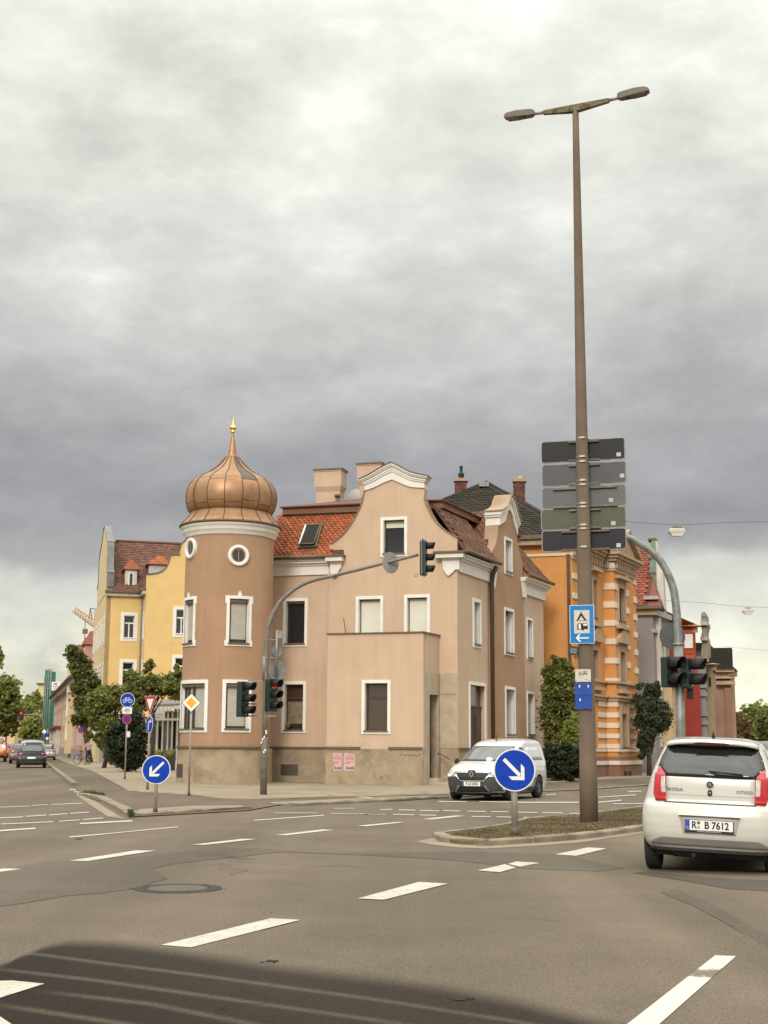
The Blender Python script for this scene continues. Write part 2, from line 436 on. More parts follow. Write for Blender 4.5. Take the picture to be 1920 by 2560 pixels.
m_pink = mk('render_pink', (.52, .28, .215), (.46, .25, .19), 1.0, bump=.3, bs=14, streak=.2)
m_grey = mk('render_grey', (.27, .25, .25), (.235, .215, .215), 1.0, bump=.3, bs=14, streak=.25)
m_red = mk('render_red', (.30, .035, .024), (.25, .03, .02), 1.0, bump=.3, bs=14, streak=.25)
m_redbr = mk('brick_red', (.42, .085, .035), (.36, .07, .03), 3, bump=.5, bs=14, isl=.2)
m_olive = mk('render_olive', (.34, .28, .18), (.29, .24, .15), 1.0, bump=.3, bs=14, streak=.2)
m_brick = mk('chimney_brick', (.17, .065, .045), (.11, .045, .035), 8, bump=.5, bs=20, isl=.3)
m_wood = mk('wood_brown', (.16, .09, .05), (.11, .06, .035), 5, rough=.7, bump=.3)
m_carw = mk('car_paint_white', (.54, .52, .47), (.52, .50, .455), 1.0, rough=.30, coat=1.0, spec=.5)
m_vanw = mk('van_paint_white', (.60, .62, .62), (.58, .60, .60), 1.0, rough=.3, coat=1.0, spec=.5)
m_cardk = mk('car_paint_dark', (.016, .012, .018), rough=.4, coat=.35)
m_carred = mk('car_paint_red', (.30, .02, .02), rough=.3, coat=1.0)
m_carsil = mk('car_paint_silver', (.35, .35, .34), rough=.35, coat=1.0, metal=.3)
m_carglass = mk('car_glass', (.014, .014, .016), (.020, .019, .019), 1.4, rough=.04, spec=.9, bump=.06, bs=2.5)
m_windsh = mk('van_windscreen', (.085, .092, .085), (.06, .065, .06), 1.2, rough=.05, spec=.9)
m_lampr = mk('tail_lamp_red', (.50, .008, .015), (.36, .006, .012), 14, rough=.12, coat=1.0)
m_lampc = mk('lamp_clear', (.62, .56, .52), (.38, .33, .32), 26, rough=.15, coat=1.0)
m_chrome = mk('chrome', (.72, .72, .70), rough=.15, metal=1.0)
m_plas = mk('grey_plastic', (.045, .045, .047), (.055, .055, .056), 6, rough=.6)
m_skin = mk('skin', (.45, .26, .18), rough=.6)
m_glow = mk('headlamp_on', (.8, .8, .75), rough=.2, emit=(1, .97, .85), estr=1.6)
m_redglow = mk('signal_red_lit', (.6, .02, .02), rough=.3, emit=(1, .05, .06), estr=.3)
m_leafd = leafmat('leaf_dark', (.12, .135, .038), (.20, .195, .058), (.12, .13, .04))
m_leafm = leafmat('leaf_mid', (.18, .20, .048), (.29, .285, .08), (.135, .15, .04))
m_leafl = leafmat('leaf_light', (.22, .255, .045), (.33, .34, .08), (.16, .19, .044))
m_leafb = leafmat('leaf_bronze', (.13, .085, .034), (.19, .115, .045), (.085, .068, .028))
m_leafg = leafmat('leaf_conifer', (.065, .08, .042), (.11, .12, .06), (.07, .085, .046))
m_hedge = leafmat('leaf_hedge', (.034, .048, .024), (.06, .072, .034), (.04, .052, .028))
m_bark = mk('bark', (.07, .05, .035), (.045, .034, .025), 6, rough=.95, bump=.8, bs=25)
m_net = mk('scaffold_net', (.04, .19, .125), (.06, .26, .17), 1.2, rough=.9, bump=.3, bs=8)
# ================================================================== GROUND
def asphalt(name, c1, c2, attr=None, aggr=.5):
    m = bpy.data.materials.new(name); m.use_nodes = True; nt = m.node_tree
    b = nt.nodes['Principled BSDF']; b.inputs['Roughness'].default_value = .95; b.inputs['Specular IOR Level'].default_value = .12
    tc = N(nt, 'ShaderNodeTexCoord'); v = tc.outputs['Object']
    n1 = ramp_n(nt, noise_n(nt, v, .10, 5, .6, .5), [(.38, 0), (.62, 1)])
    c = mix_n(nt, n1, c1, c2)
    n2 = ramp_n(nt, noise_n(nt, v, .8, 6, .65), [(.30, .90), (.70, 1.10)])
    c = mix_n(nt, 1, c, n2, 'MULTIPLY')
    sp = ramp_n(nt, noise_n(nt, v, 46, 3, .95), [(.28, 1 - aggr), (.5, 1), (.72, 1 + aggr * 1.15)])
    c = mix_n(nt, 1, c, sp, 'MULTIPLY')
    # long tyre-polished bands following both carriageways
    for rot, sc, am in ((R(-25), .33, .10), (R(18), .27, .08)):
        mp = N(nt, 'ShaderNodeMapping'); Lk(nt, v, mp.inputs[0]); mp.inputs['Rotation'].default_value = (0, 0, rot); mp.inputs['Scale'].default_value = (sc * 2.2, sc * .12, 1)
        bb = ramp_n(nt, noise_n(nt, mp.outputs[0], 1.0, 3, .5), [(.35, 1 - am), (.65, 1 + am)])
        c = mix_n(nt, 1, c, bb, 'MULTIPLY')
    vo = nt.nodes.new('ShaderNodeTexVoronoi'); vo.feature = 'DISTANCE_TO_EDGE'; vo.inputs['Scale'].default_value = .23
    wv = nt.nodes.new('ShaderNodeVectorMath'); wv.operation = 'MULTIPLY_ADD'; nn = N(nt, 'ShaderNodeTexNoise'); nn.inputs['Scale'].default_value = 1.6; nn.inputs['Detail'].default_value = 6; Lk(nt, v, nn.inputs['Vector'])
    Lk(nt, nn.outputs['Color'], wv.inputs[0]); wv.inputs[1].default_value = (.9, .9, 0); Lk(nt, v, wv.inputs[2]); Lk(nt, wv.outputs[0], vo.inputs['Vector'])
    crack = ramp_n(nt, vo.outputs['Distance'], [(0, .52), (.0022, .62), (.0045, 1)])
    cm_ = ramp_n(nt, noise_n(nt, v, .22, 3, .5), [(.50, 0), (.56, 1)])
    c = mix_n(nt, cm_, c, mix_n(nt, 1, c, crack, 'MULTIPLY'))
    oil = ramp_n(nt, noise_n(nt, v, 1.1, 4, .7), [(.66, 1), (.74, .80)]); c = mix_n(nt, 1, c, oil, 'MULTIPLY')
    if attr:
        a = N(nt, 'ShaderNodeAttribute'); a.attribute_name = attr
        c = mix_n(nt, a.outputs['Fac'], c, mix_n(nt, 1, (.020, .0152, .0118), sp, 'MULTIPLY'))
    Lk(nt, c, b.inputs['Base Color'])
    bn = N(nt, 'ShaderNodeBump'); bn.inputs['Strength'].default_value = .55; bn.inputs['Distance'].default_value = .012
    Lk(nt, noise_n(nt, v, 55, 4, .8), bn.inputs['Height']); Lk(nt, bn.outputs[0], b.inputs['Normal'])
    return m
m_road = asphalt('asphalt_road', (.152, .122, .092), (.130, .105, .080), aggr=.5)
m_roaddk = asphalt('asphalt_reflection', (.152, .122, .092), (.130, .105, .080), 'dash_reflection', aggr=.5)  # road asphalt with the dark windscreen reflection mixed into its colour
m_patch = asphalt('asphalt_patch', (.118, .100, .080), (.106, .090, .072), aggr=.5)
m_patchd = asphalt('asphalt_dark', (.088, .075, .062), (.082, .070, .058), aggr=.35)
m_path = asphalt('asphalt_path', (.145, .115, .085), (.122, .098, .074), aggr=.3)
m_pave = mk('pavement_concrete', (.28, .225, .155), (.235, .188, .130), .6, rough=.95, bump=.4, bs=30, speck=.14, dirt=(.15, .12, .085), dirt_s=.5)
m_kerb = mk('kerb_granite', (.27, .225, .165), (.20, .165, .12), 5, rough=.9, bump=.6, bs=35, speck=.2, objr=.16, dirt=(.10, .085, .06), dirt_s=4)
m_paint = bpy.data.materials.new('road_paint'); m_paint.use_nodes = True
def _paint():
    nt = m_paint.node_tree; b = nt.nodes['Principled BSDF']; b.inputs['Roughness'].default_value = .7
    v = N(nt, 'ShaderNodeTexCoord').outputs['Object']
    c = mix_n(nt, ramp_n(nt, noise_n(nt, v, 2.5, 5, .7), [(.35, 0), (.7, 1)]), (.52, .49, .42), (.40, .37, .31))
    wear = ramp_n(nt, noise_n(nt, v, 30, 6, .8), [(.54, 0), (.66, 1)])
    c = mix_n(nt, wear, c, (.17, .145, .115))
    Lk(nt, c, b.inputs['Base Color'])
_paint()
m_paintw = bpy.data.materials.new('road_paint_worn'); m_paintw.use_nodes = True
def _paintw():
    nt = m_paintw.node_tree; b = nt.nodes['Principled BSDF']; b.inputs['Roughness'].default_value = .7
    v = N(nt, 'ShaderNodeTexCoord').outputs['Object']
    a = N(nt, 'ShaderNodeAttribute'); a.attribute_name = 'wear'
    n = math_n(nt, 'ADD', noise_n(nt, v, 14, 6, .85), a.outputs['Fac'])
    w = ramp_n(nt, n, [(.58, 0), (.70, 1)])
    c = mix_n(nt, w, (.56, .52, .45), (.140, .115, .088))
    Lk(nt, c, b.inputs['Base Color'])
_paintw()

mb = MB()
mb.sheet([(-700, -60, 0), (900, -60, 0), (900, 2500, 0), (-700, 2500, 0)])
struct('road', mb, m_road)

# dashboard reflection in the windscreen, painted into the foreground asphalt on a fine grid
def poly_y(pts, x):
    if x <= pts[0][0]: return pts[0][1] + (x - pts[0][0]) * (pts[1][1] - pts[0][1]) / (pts[1][0] - pts[0][0])
    for a, b in zip(pts, pts[1:]):
        if x <= b[0]: return a[1] + (x - a[0]) * (b[1] - a[1]) / (b[0] - a[0])
    a, b = pts[-2:]; return b[1] + (x - b[0]) * (b[1] - a[1]) / (b[0] - a[0])
def conv(p): return [tuple(G(a, b)[:2]) for a, b in p]
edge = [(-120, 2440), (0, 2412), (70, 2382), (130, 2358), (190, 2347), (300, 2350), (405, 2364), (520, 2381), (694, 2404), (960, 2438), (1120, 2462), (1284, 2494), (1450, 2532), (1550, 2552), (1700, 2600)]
reflection_streaks = [[(-60, 2372), (98, 2387), (266, 2410), (520, 2442), (960, 2503), (1307, 2558), (1500, 2600)],
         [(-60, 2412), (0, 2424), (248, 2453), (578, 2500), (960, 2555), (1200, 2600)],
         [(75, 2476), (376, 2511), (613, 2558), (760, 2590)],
         [(-60, 2500), (0, 2514), (290, 2558), (420, 2580)]]  # pale streaks inside the painted dashboard reflection
def sstep(a, b, x):
    t = max(0, min(1, (x - a) / (b - a))); return t * t * (3 - 2 * t)
def build_reflection():
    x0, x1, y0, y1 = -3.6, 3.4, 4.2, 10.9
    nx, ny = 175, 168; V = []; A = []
    E = conv(edge); Sm = [conv(s) for s in reflection_streaks]
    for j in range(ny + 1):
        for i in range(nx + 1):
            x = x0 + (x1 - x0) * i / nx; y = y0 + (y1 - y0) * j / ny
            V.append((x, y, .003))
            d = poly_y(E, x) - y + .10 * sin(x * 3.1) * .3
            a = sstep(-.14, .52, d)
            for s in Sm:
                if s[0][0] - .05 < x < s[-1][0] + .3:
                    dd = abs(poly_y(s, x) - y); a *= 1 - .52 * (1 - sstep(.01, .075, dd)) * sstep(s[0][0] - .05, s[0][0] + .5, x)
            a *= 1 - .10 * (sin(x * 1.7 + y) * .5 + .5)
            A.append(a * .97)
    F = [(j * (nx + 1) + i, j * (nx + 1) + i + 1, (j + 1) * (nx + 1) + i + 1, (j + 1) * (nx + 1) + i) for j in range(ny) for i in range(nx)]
    me = bpy.data.meshes.new('reflection_on_asphalt'); me.from_pydata(V, [], F)
    at_ = me.attributes.new('dash_reflection', 'FLOAT', 'POINT'); at_.data.foreach_set('value', A)
    me.materials.append(m_roaddk); o = bpy.data.objects.new('reflection_on_asphalt', me); COL.objects.link(o); o['kind'] = 'structure'
build_reflection()

def gsheet(name, pts, mt, z, kind='structure', parent=None):
    mb = MB(); P = [G(a, b, z) for a, b in pts]; tr_ = tessellate_polygon([[Vector((q.x, q.y, 0)) for q in P]]); mb.add(P, [tuple(t) for t in tr_])
    o = struct(name, mb, mt, kind, parent); return o
# smoother darker resurfaced lane
gsheet('asphalt_patch', [(-260, 2290), (-100, 2268), (0, 2266), (60, 2258), (160, 2240), (260, 2232), (330, 2222), (420, 2196), (380, 2172), (430, 2160), (700, 2130), (960, 2140),
                         (1150, 2152), (1320, 2172), (1500, 2178), (1560, 2170), (1400, 2135), (1180, 2128), (960, 2132), (820, 2132), (640, 2120), (520, 2118), (400, 2138), (225, 2149), (120, 2152), (60, 2163), (0, 2180), (-260, 2215)], m_patch, .0035)
gsheet('dark_asphalt_band', [(1580, 2182), (1700, 2200), (1820, 2222), (1960, 2230), (2100, 2235), (2100, 2205), (1960, 2203), (1820, 2196), (1700, 2186), (1620, 2178)], m_patchd, .0035)  # darker asphalt strip just behind the hatchback
gsheet('wheel_worn_track', [(1650, 2230), (1730, 2262), (1800, 2300), (1880, 2345), (1960, 2400), (1990, 2400), (1930, 2345), (1850, 2300), (1770, 2255), (1690, 2222)], m_patch, .0035)

# pavement (raised) and the cycle path before it
border = [(61, 1869.5), (100, 1880), (160, 1904), (230, 1927), (275, 1950), (320, 1975.6), (392, 1982), (440, 1984), (480, 1987), (545, 1995), (620, 1997), (690, 1996), (820, 1991), (1000, 1988), (1125, 1984), (1240, 1971), (1354, 1957), (1450, 1951), (1621, 1942.5), (1800, 1931), (2100, 1917)]
PZ = .05
mb = MB(); front = [tuple(G(a, b, PZ)[:2]) for a, b in border]
far = [(front[-1][0] + 60, front[-1][1] + 90), (340, 900), (-60, 2400), (-260, 1500)]
pl = front + far
tri = tessellate_polygon([[Vector((p[0], p[1], 0)) for p in pl]]); n = len(pl)
mb.add([(p[0], p[1], PZ) for p in pl], [tuple(t) for t in tri])
nf = len(front)
mb.add([(p[0], p[1], PZ) for p in front] + [(p[0], p[1], 0) for p in front], [(i, i + 1, nf + i + 1, nf + i) for i in range(nf - 1)])
pavement = struct('pavement', mb, m_pave)
cyc = [(42, 1869.5), (80, 1888), (117, 1909), (150, 1935), (187, 1966), (200, 1980), (212, 1991), (262, 2005), (318, 2030), (330, 2041), (470, 2034), (622, 2025), (690, 2013), (850, 2006), (1000, 2001), (1080, 1996), (1200, 1988), (1354, 1978), (1447, 1975), (1618, 1963), (1800, 1951), (2100, 1935)]
gsheet('cycle_path', cyc + list(reversed(border)), m_path, .02)
# pale top slab of the corner refuge
gsheet('refuge_slab', [(333, 2032), (470, 2026), (618, 2017.5), (600, 2013), (470, 2015), (350, 2023)], m_pave, .066)
gsheet('cycle_refuge_slab', [(690, 2005), (724, 2008), (860, 2001), (1000, 1993.5), (1078, 1989), (1000, 1991), (860, 1997)], m_pave, .062)
# worn concrete gutter beside the left kerb
gsheet('gutter', [(187, 1985), (215, 1991), (262, 2018), (300, 2041), (318, 2048), (270, 2042), (222, 2010)], m_pave, .008)

def kerb_line(pts, h=.12, w=.16, L=1.0, z0=0.0, parent=None, inward=1, name='kerb_stone', gap=.012):
    """real kerb stones, one object each, sharing one mesh per length"""
    P = [G(a, b, 0) for a, b in pts]; out = []
    seg = []; 
    for a, b in zip(P, P[1:]): seg.append((a, b, (b - a).length))
    tot = sum(q[2] for q in seg); k = max(1, round(tot / L)); l = tot / k
    def pos(d):
        for a, b, s in seg:
            if d <= s + 1e-6: return a.lerp(b, d / s)
            d -= s
        return seg[-1][1]
    mb = MB(); c = .02; hl = l / 2 - gap
    mb.add([(-hl, -w/2, -.05), (hl, -w/2, -.05), (hl, w/2, -.05), (-hl, w/2, -.05), (-hl, -w/2, h-c), (hl, -w/2, h-c), (hl, w/2, h), (-hl, w/2, h), (-hl, -w/2+c, h), (hl, -w/2+c, h)],
           [(0, 3, 2, 1), (0, 1, 5, 4), (4, 5, 9, 8), (8, 9, 6, 7), (2, 3, 7, 6), (1, 2, 6, 9, 5), (3, 0, 4, 8, 7)])
    me = mesh_of(name, mb, m_kerb)
    for i in range(k):
        a = pos(i * l); b = pos((i + 1) * l); m = (a + b) / 2; d = b - a; an = atan2(d.y, d.x)
        if inward < 0: an += pi
        o = bpy.data.objects.new(name, me); COL.objects.link(o)
        o.location = (m.x, m.y, random.uniform(-.008, .004)); o.rotation_euler = (0, 0, an + random.uniform(-.006, .006))
        if parent: o.parent = parent
        out.append(o)
    return out
kerb_line([(84, 1890), (117, 1909), (150, 1936), (187, 1966)], h=.13, w=.2, L=1.6, parent=pavement)
kerb_line([(206, 1989), (224, 1991), (252, 1998), (300, 2022), (330, 2040)], h=.08, w=.22, L=.95, parent=pavement)
kerb_line([(333, 2041), (420, 2036.5), (520, 2030), (621, 2024)], h=.075, w=.2, L=1.0, parent=pavement)
kerb_line([(684, 2011.5), (722, 2016), (860, 2009), (1000, 2001.5), (1085, 1996)], h=.07, w=.2, L=1.1, parent=pavement)
kerb_line([(822, 1994), (1000, 1991), (1125, 1987), (1240, 1974), (1354, 1960), (1450, 1953.5), (1621, 1944.5)], h=.07, w=.14, L=1.2, parent=pavement)
kerb_line([(320, 1979.5), (392, 1986), (440, 1988), (480, 1991), (545, 1999), (620, 2001), (700, 2000)], h=.06, w=.12, L=1.1, parent=pavement)
kerb_line([(1120, 1995), (1200, 1988.5), (1354, 1978.5), (1447, 1975.5), (1618, 1963.5)], h=.05, w=.14, L=1.2, parent=pavement)

# ---- traffic island
isl = [(1096, 2094), (1106, 2103), (1128, 2108.5), (1152, 2112), (1215, 2114.5), (1275, 2112), (1331, 2107), (1450, 2098), (1599, 2077), (1760, 2048), (1900, 2018)]
islb = [(2100, 1975), (1860, 1990), (1700, 2009), (1599, 2025), (1450, 2045), (1340, 2053), (1298, 2059), (1265, 2072), (1198, 2081), (1125, 2090)]
mb = MB(); P = [tuple(G(a, b)[:2]) for a, b in isl + islb]
mb.slab(P, 0, .06)
m_soil = mk('island_soil', (.16, .12, .075), (.125, .095, .058), 2.0, rough=1, bump=1, bs=15)
island = struct('traffic_island', mb, m_soil)
kerb_line(isl, h=.095, w=.17, L=1.0, parent=island)
kerb_line([(1900, 1988), (1700, 2009), (1599, 2025), (1450, 2045), (1340, 2053), (1298, 2059), (1265, 2072), (1198, 2081), (1125, 2090), (1096, 2094)], h=.085, w=.15, L=1.0, parent=island)
gsheet('island_gutter', [(1038, 2104), (1096, 2092), (1150, 2084), (1200, 2079), (1200, 2086), (1130, 2097), (1180, 2108), (1300, 2104), (1450, 2092), (1599, 2070), (1760, 2042), (1775, 2051), (1599, 2084), (1450, 2106), (1331, 2115), (1215, 2121.5), (1140, 2118.5), (1080, 2111)], m_pave, .0045)
# sparse dry grass
def grass(name, poly, count, h, mt, z, rnd):
    xs = [p[0] for p in poly]; ys = [p[1] for p in poly]; mb = MB(); c = 0; t = 0
    def inside(x, y):
        r = False; j = len(poly) - 1
        for i in range(len(poly)):
            if (poly[i][1] > y) != (poly[j][1] > y) and x < (poly[j][0] - poly[i][0]) * (y - poly[i][1]) / (poly[j][1] - poly[i][1]) + poly[i][0]: r = not r
            j = i
        return r
    while c < count and t < count * 8:
        t += 1
        x = rnd.uniform(min(xs), max(xs)); y = rnd.uniform(min(ys), max(ys))
        if not inside(x, y): continue
        dens = .5 + .5 * sin(x * 2.3 + 1.1 * y) * sin(y * 1.9 - x)
        if rnd.random() > .45 + .55 * dens: continue
        c += 1
        a = rnd.uniform(0, 2 * pi); w = rnd.uniform(.008, .02); hh = h * rnd.uniform(.4, 1.3) * (.6 + .6 * dens); lean = rnd.uniform(0, .05)
        dx, dy = cos(a) * w, sin(a) * w
        mb.add([(x - dx, y - dy, z), (x + dx, y + dy, z), (x + lean * sin(a), y - lean * cos(a), z + hh)], [(0, 1, 2)])
    return mb
m_grass = leafmat('dry_grass', (.17, .125, .066), (.23, .17, .095), (.12, .10, .048))
rg = random.Random(3)
inner = [(1125, 2096), (1160, 2105), (1215, 2108), (1275, 2106), (1331, 2101), (1450, 2092), (1599, 2071), (1760, 2043), (1800, 2002), (1700, 2014), (1599, 2029), (1450, 2049), (1340, 2057), (1302, 2063), (1268, 2076), (1205, 2084)]
gp = [tuple(G(a, b)[:2]) for a, b in inner]
mg = grass('g', gp, 42000, .032, m_grass, .058, rg)
go = struct('dry_grass', mg, m_grass, 'stuff')
rg = random.Random(31)
for nm, pp, cnt in (('kerb_weeds', [(206, 1986), (232, 1984), (262, 1994), (252, 1999), (224, 1992)], 700), ('kerb_weeds', [(318, 2036), (330, 2034), (334, 2045), (322, 2046)], 260)):
    mw = grass(nm, [tuple(G(a, b)[:2]) for a, b in pp], cnt, .10, m_grass, .02, rg); struct(nm, mw, leafmat('weed_green', (.07, .085, .02), (.11, .11, .03), (.05, .06, .02)), 'stuff')

# ---- road markings, all thin sheets on the asphalt
def mark(q, z=.0075, name='road_marking', mt=None):
    mb = MB(); mb.sheet([G(a, b, z) for a, b in q]); return struct(name, mb, mt or m_paint)
for q in ([(174, 2151.5), (220, 2152), (390, 2126.5), (338, 2126)], [(480, 2111.5), (512, 2112), (642, 2097.5), (605, 2097)],
          [(688, 2087.5), (716, 2088), (836, 2074.5), (805, 2073.5)], [(891, 2064.5), (916, 2065.5), (1013, 2055.5), (990, 2055)],
          [(1056, 2047.5), (1080, 2048.5), (1163, 2039.5), (1138, 2038.5)], [(-70, 2185), (-20, 2182), (54, 2172), (8, 2171)],
          [(402, 2362), (477, 2368), (751, 2299.5), (677, 2295.5)], [(894, 2246), (960, 2249), (1119, 2209), (1047, 2204.6)],
          [(1194, 2176), (1249, 2180), (1290, 2169), (1262, 2160.5)], [(1300, 2166.5), (1349, 2157), (1292, 2153.5), (1270, 2159.5)], [(1388, 2135.5), (1440, 2139.5), (1517, 2121), (1469, 2118.5)],
          [(-110, 2478), (-110, 2520), (0, 2494), (111, 2459), (32, 2451), (0, 2452)]):
    mark(q)
mark([(-60, 2560), (-60, 2620), (60, 2580), (0, 2541), (-30, 2535)])
# worn line bottom right, with an attribute telling how far it is rubbed off
def worn():
    a, b, c, d = G(1440, 2660, .0075), G(1535, 2660, .0075), G(1840, 2390, .0075), G(1788, 2388, .0075)
    n, m = 40, 6; V = []; A = []
    for i in range(n + 1):
        t = i / n; p = a.lerp(d, t); q = b.lerp(c, t)
        for j in range(m + 1):
            V.append(p.lerp(q, j / m)); w = -.22 + .42 * math.exp(-((t - .77) / .06) ** 2) + .14 * sstep(.4, 1, t) + .05 * j / m + .14 * sstep(.97, 1, t)
            A.append(w)
    me = bpy.data.meshes.new('worn_road_marking')
    me.from_pydata(V, [], [(i * (m + 1) + j, i * (m + 1) + j + 1, (i + 1) * (m + 1) + j + 1, (i + 1) * (m + 1) + j) for i in range(n) for j in range(m)])
    me.attributes.new('wear', 'FLOAT', 'POINT').data.foreach_set('value', A)
    me.materials.append(m_paintw); o = bpy.data.objects.new('worn_road_marking', me); COL.objects.link(o); o['kind'] = 'structure'
worn()
def thin(x0, y0, x1, y1, t):
    mark([(x0, y0 + t / 2), (x1, y1 + t / 2), (x1, y1 - t / 2), (x0, y0 - t / 2)])
L6 = lambda x, y: (x / 1.728, 1950 + y / 1.728)
L5 = lambda x, y: (900 + x / 3.016, 1600 + y / 3.016)
L7 = lambda x, y: (1300 + x / 2.676, 1550 + y / 2.676)
def many(Lm, rows, t):
    for r in rows:
        a = Lm(r[0], r[1]); b = Lm(r[2], r[3]); thin(a[0], a[1], b[0], b[1], r[4] if len(r) > 4 else t)
many(L6, [(-90, 225, 153, 208, 3.4), (345, 188, 572, 176, 3.2), (-60, 166, 100, 159), (115, 157, 200, 151), (212, 151, 292, 145), (302, 144, 385, 139),
          (5, 190, 230, 180), (255, 178, 345, 172), (357, 171, 445, 164), (-40, 119, 130, 112, 1.3), (137, 110, 208, 106, 1.3), (220, 106, 355, 100, 1.3),
          (300, 246, 450, 233, 2.4), (450, 233, 770, 202, 1.8), (1097, 174, 1400, 152, 1.9), (1180, 142, 1370, 142, 1.2), (1430, 145, 1659, 148, 1.2), (1440, 122, 1530, 122, 1)], 1.9)
many(L5, [(150, 1277, 245, 1277), (290, 1280, 420, 1282), (450, 1285, 600, 1288), (625, 1286, 755, 1289), (810, 1290, 950, 1292), (990, 1293, 1120, 1295), (1190, 1297, 1340, 1300), (1375, 1300, 1530, 1303), (1580, 1306, 1690, 1308),
          (0, 1309, 60, 1312), (80, 1314, 190, 1316), (250, 1315, 410, 1318), (450, 1319, 575, 1322), (840, 1329, 985, 1332), (1030, 1332, 1150, 1336), (1235, 1337, 1440, 1342),
          (590, 1216, 805, 1220), (900, 1218, 1140, 1221), (1180, 1223, 1650, 1223, 2.4)], 1.7)
many(L7, [(525, 1219, 680, 1205, 2.4), (620, 1229, 830, 1227), (525, 1185, 775, 1169), (720, 1148, 812, 1145), (170, 1170, 240, 1165)], 1.7)
# markings on the raised cycle path lie on that sheet
def thinz(x0, y0, x1, y1, t, z): mark([(x0, y0 + t / 2), (x1, y1 + t / 2), (x1, y1 - t / 2), (x0, y0 - t / 2)], z)
thinz(*L5(-80, 1177), *L5(200, 1197), 1.8, .026)
thinz(*L6(300, 40), *L6(330, 43), 2, .004 + .004); thinz(*L6(320, 51), *L6(348, 52), 2, .008); thinz(*L6(335, 59), *L6(362, 60), 2, .008)
# ---- manhole
mc = G(445, 2222)
t = T('manhole_cover', 'round iron manhole cover ringed by broken asphalt in the near lane', 'manhole cover', mc)
mb = MB(); mb.lathe((mc.x, mc.y, 0), [(.44, .002), (.42, .010), (.33, .012), (.31, .006)], 40); t.part('frame_ring', mb, mk('cast_iron', (.055, .045, .035), (.03, .026, .022), 14, rough=.8, bump=1, bs=60))
mb = MB(); mb.lathe((mc.x, mc.y, 0), [(.30, .007), (.28, .012), (0.001, .012)], 40); t.part('cover_plate', mb, mk('manhole_plate', (.125, .105, .085), (.10, .085, .07), 10, rough=.8, bump=.8, bs=70, speck=.2))
rr = random.Random(9); mb = MB()
for i in range(60):
    a = rr.uniform(0, 2 * pi); q = rr.uniform(.40, .47) ; s = rr.uniform(.006, .014)
    mb.sphere((mc.x + q * cos(a), mc.y + q * sin(a), .004), s, 5, 4, (1, 1, .5))
t.part('asphalt_crumb', mb, mk('crumb', (.055, .047, .04), rough=1), kind='stuff')
# small debris on the carriageway
rr = random.Random(12); mb = MB()
for i in range(90):
    p = G(rr.uniform(0, 1920), 2060 + 500 * rr.random() ** .7); s = rr.uniform(.003, .007)
    mb.sphere((p.x, p.y, .004), s, 5, 3, (1, 1, .6))
struct('road_grit', mb, mk('grit', (.05, .042, .035), rough=1), 'stuff')
for px_, py_, s in ((198, 2098, .055), (674, 2406, .05), (1160, 2500, .045), (335, 2391, .02)):
    p = G(px_, py_); mb = MB()
    for i in range(7): mb.sphere((p.x + rr.uniform(-s, s), p.y + rr.uniform(-s, s), .006), s * rr.uniform(.2, .5), 6, 4, (1, .7, .35))
    single('debris', mb, m_leafb if s == .02 else m_black, {.055: 'dark scrap of rubbish lying by the left hand stop line', .05: 'small dark crumb pile at the edge of the dark reflection painted on the asphalt', .045: 'black flake on the dark band near the bottom of the picture', .02: 'tiny pale leaf on the dark reflection painted on the asphalt at left'}[s], 'debris', None)
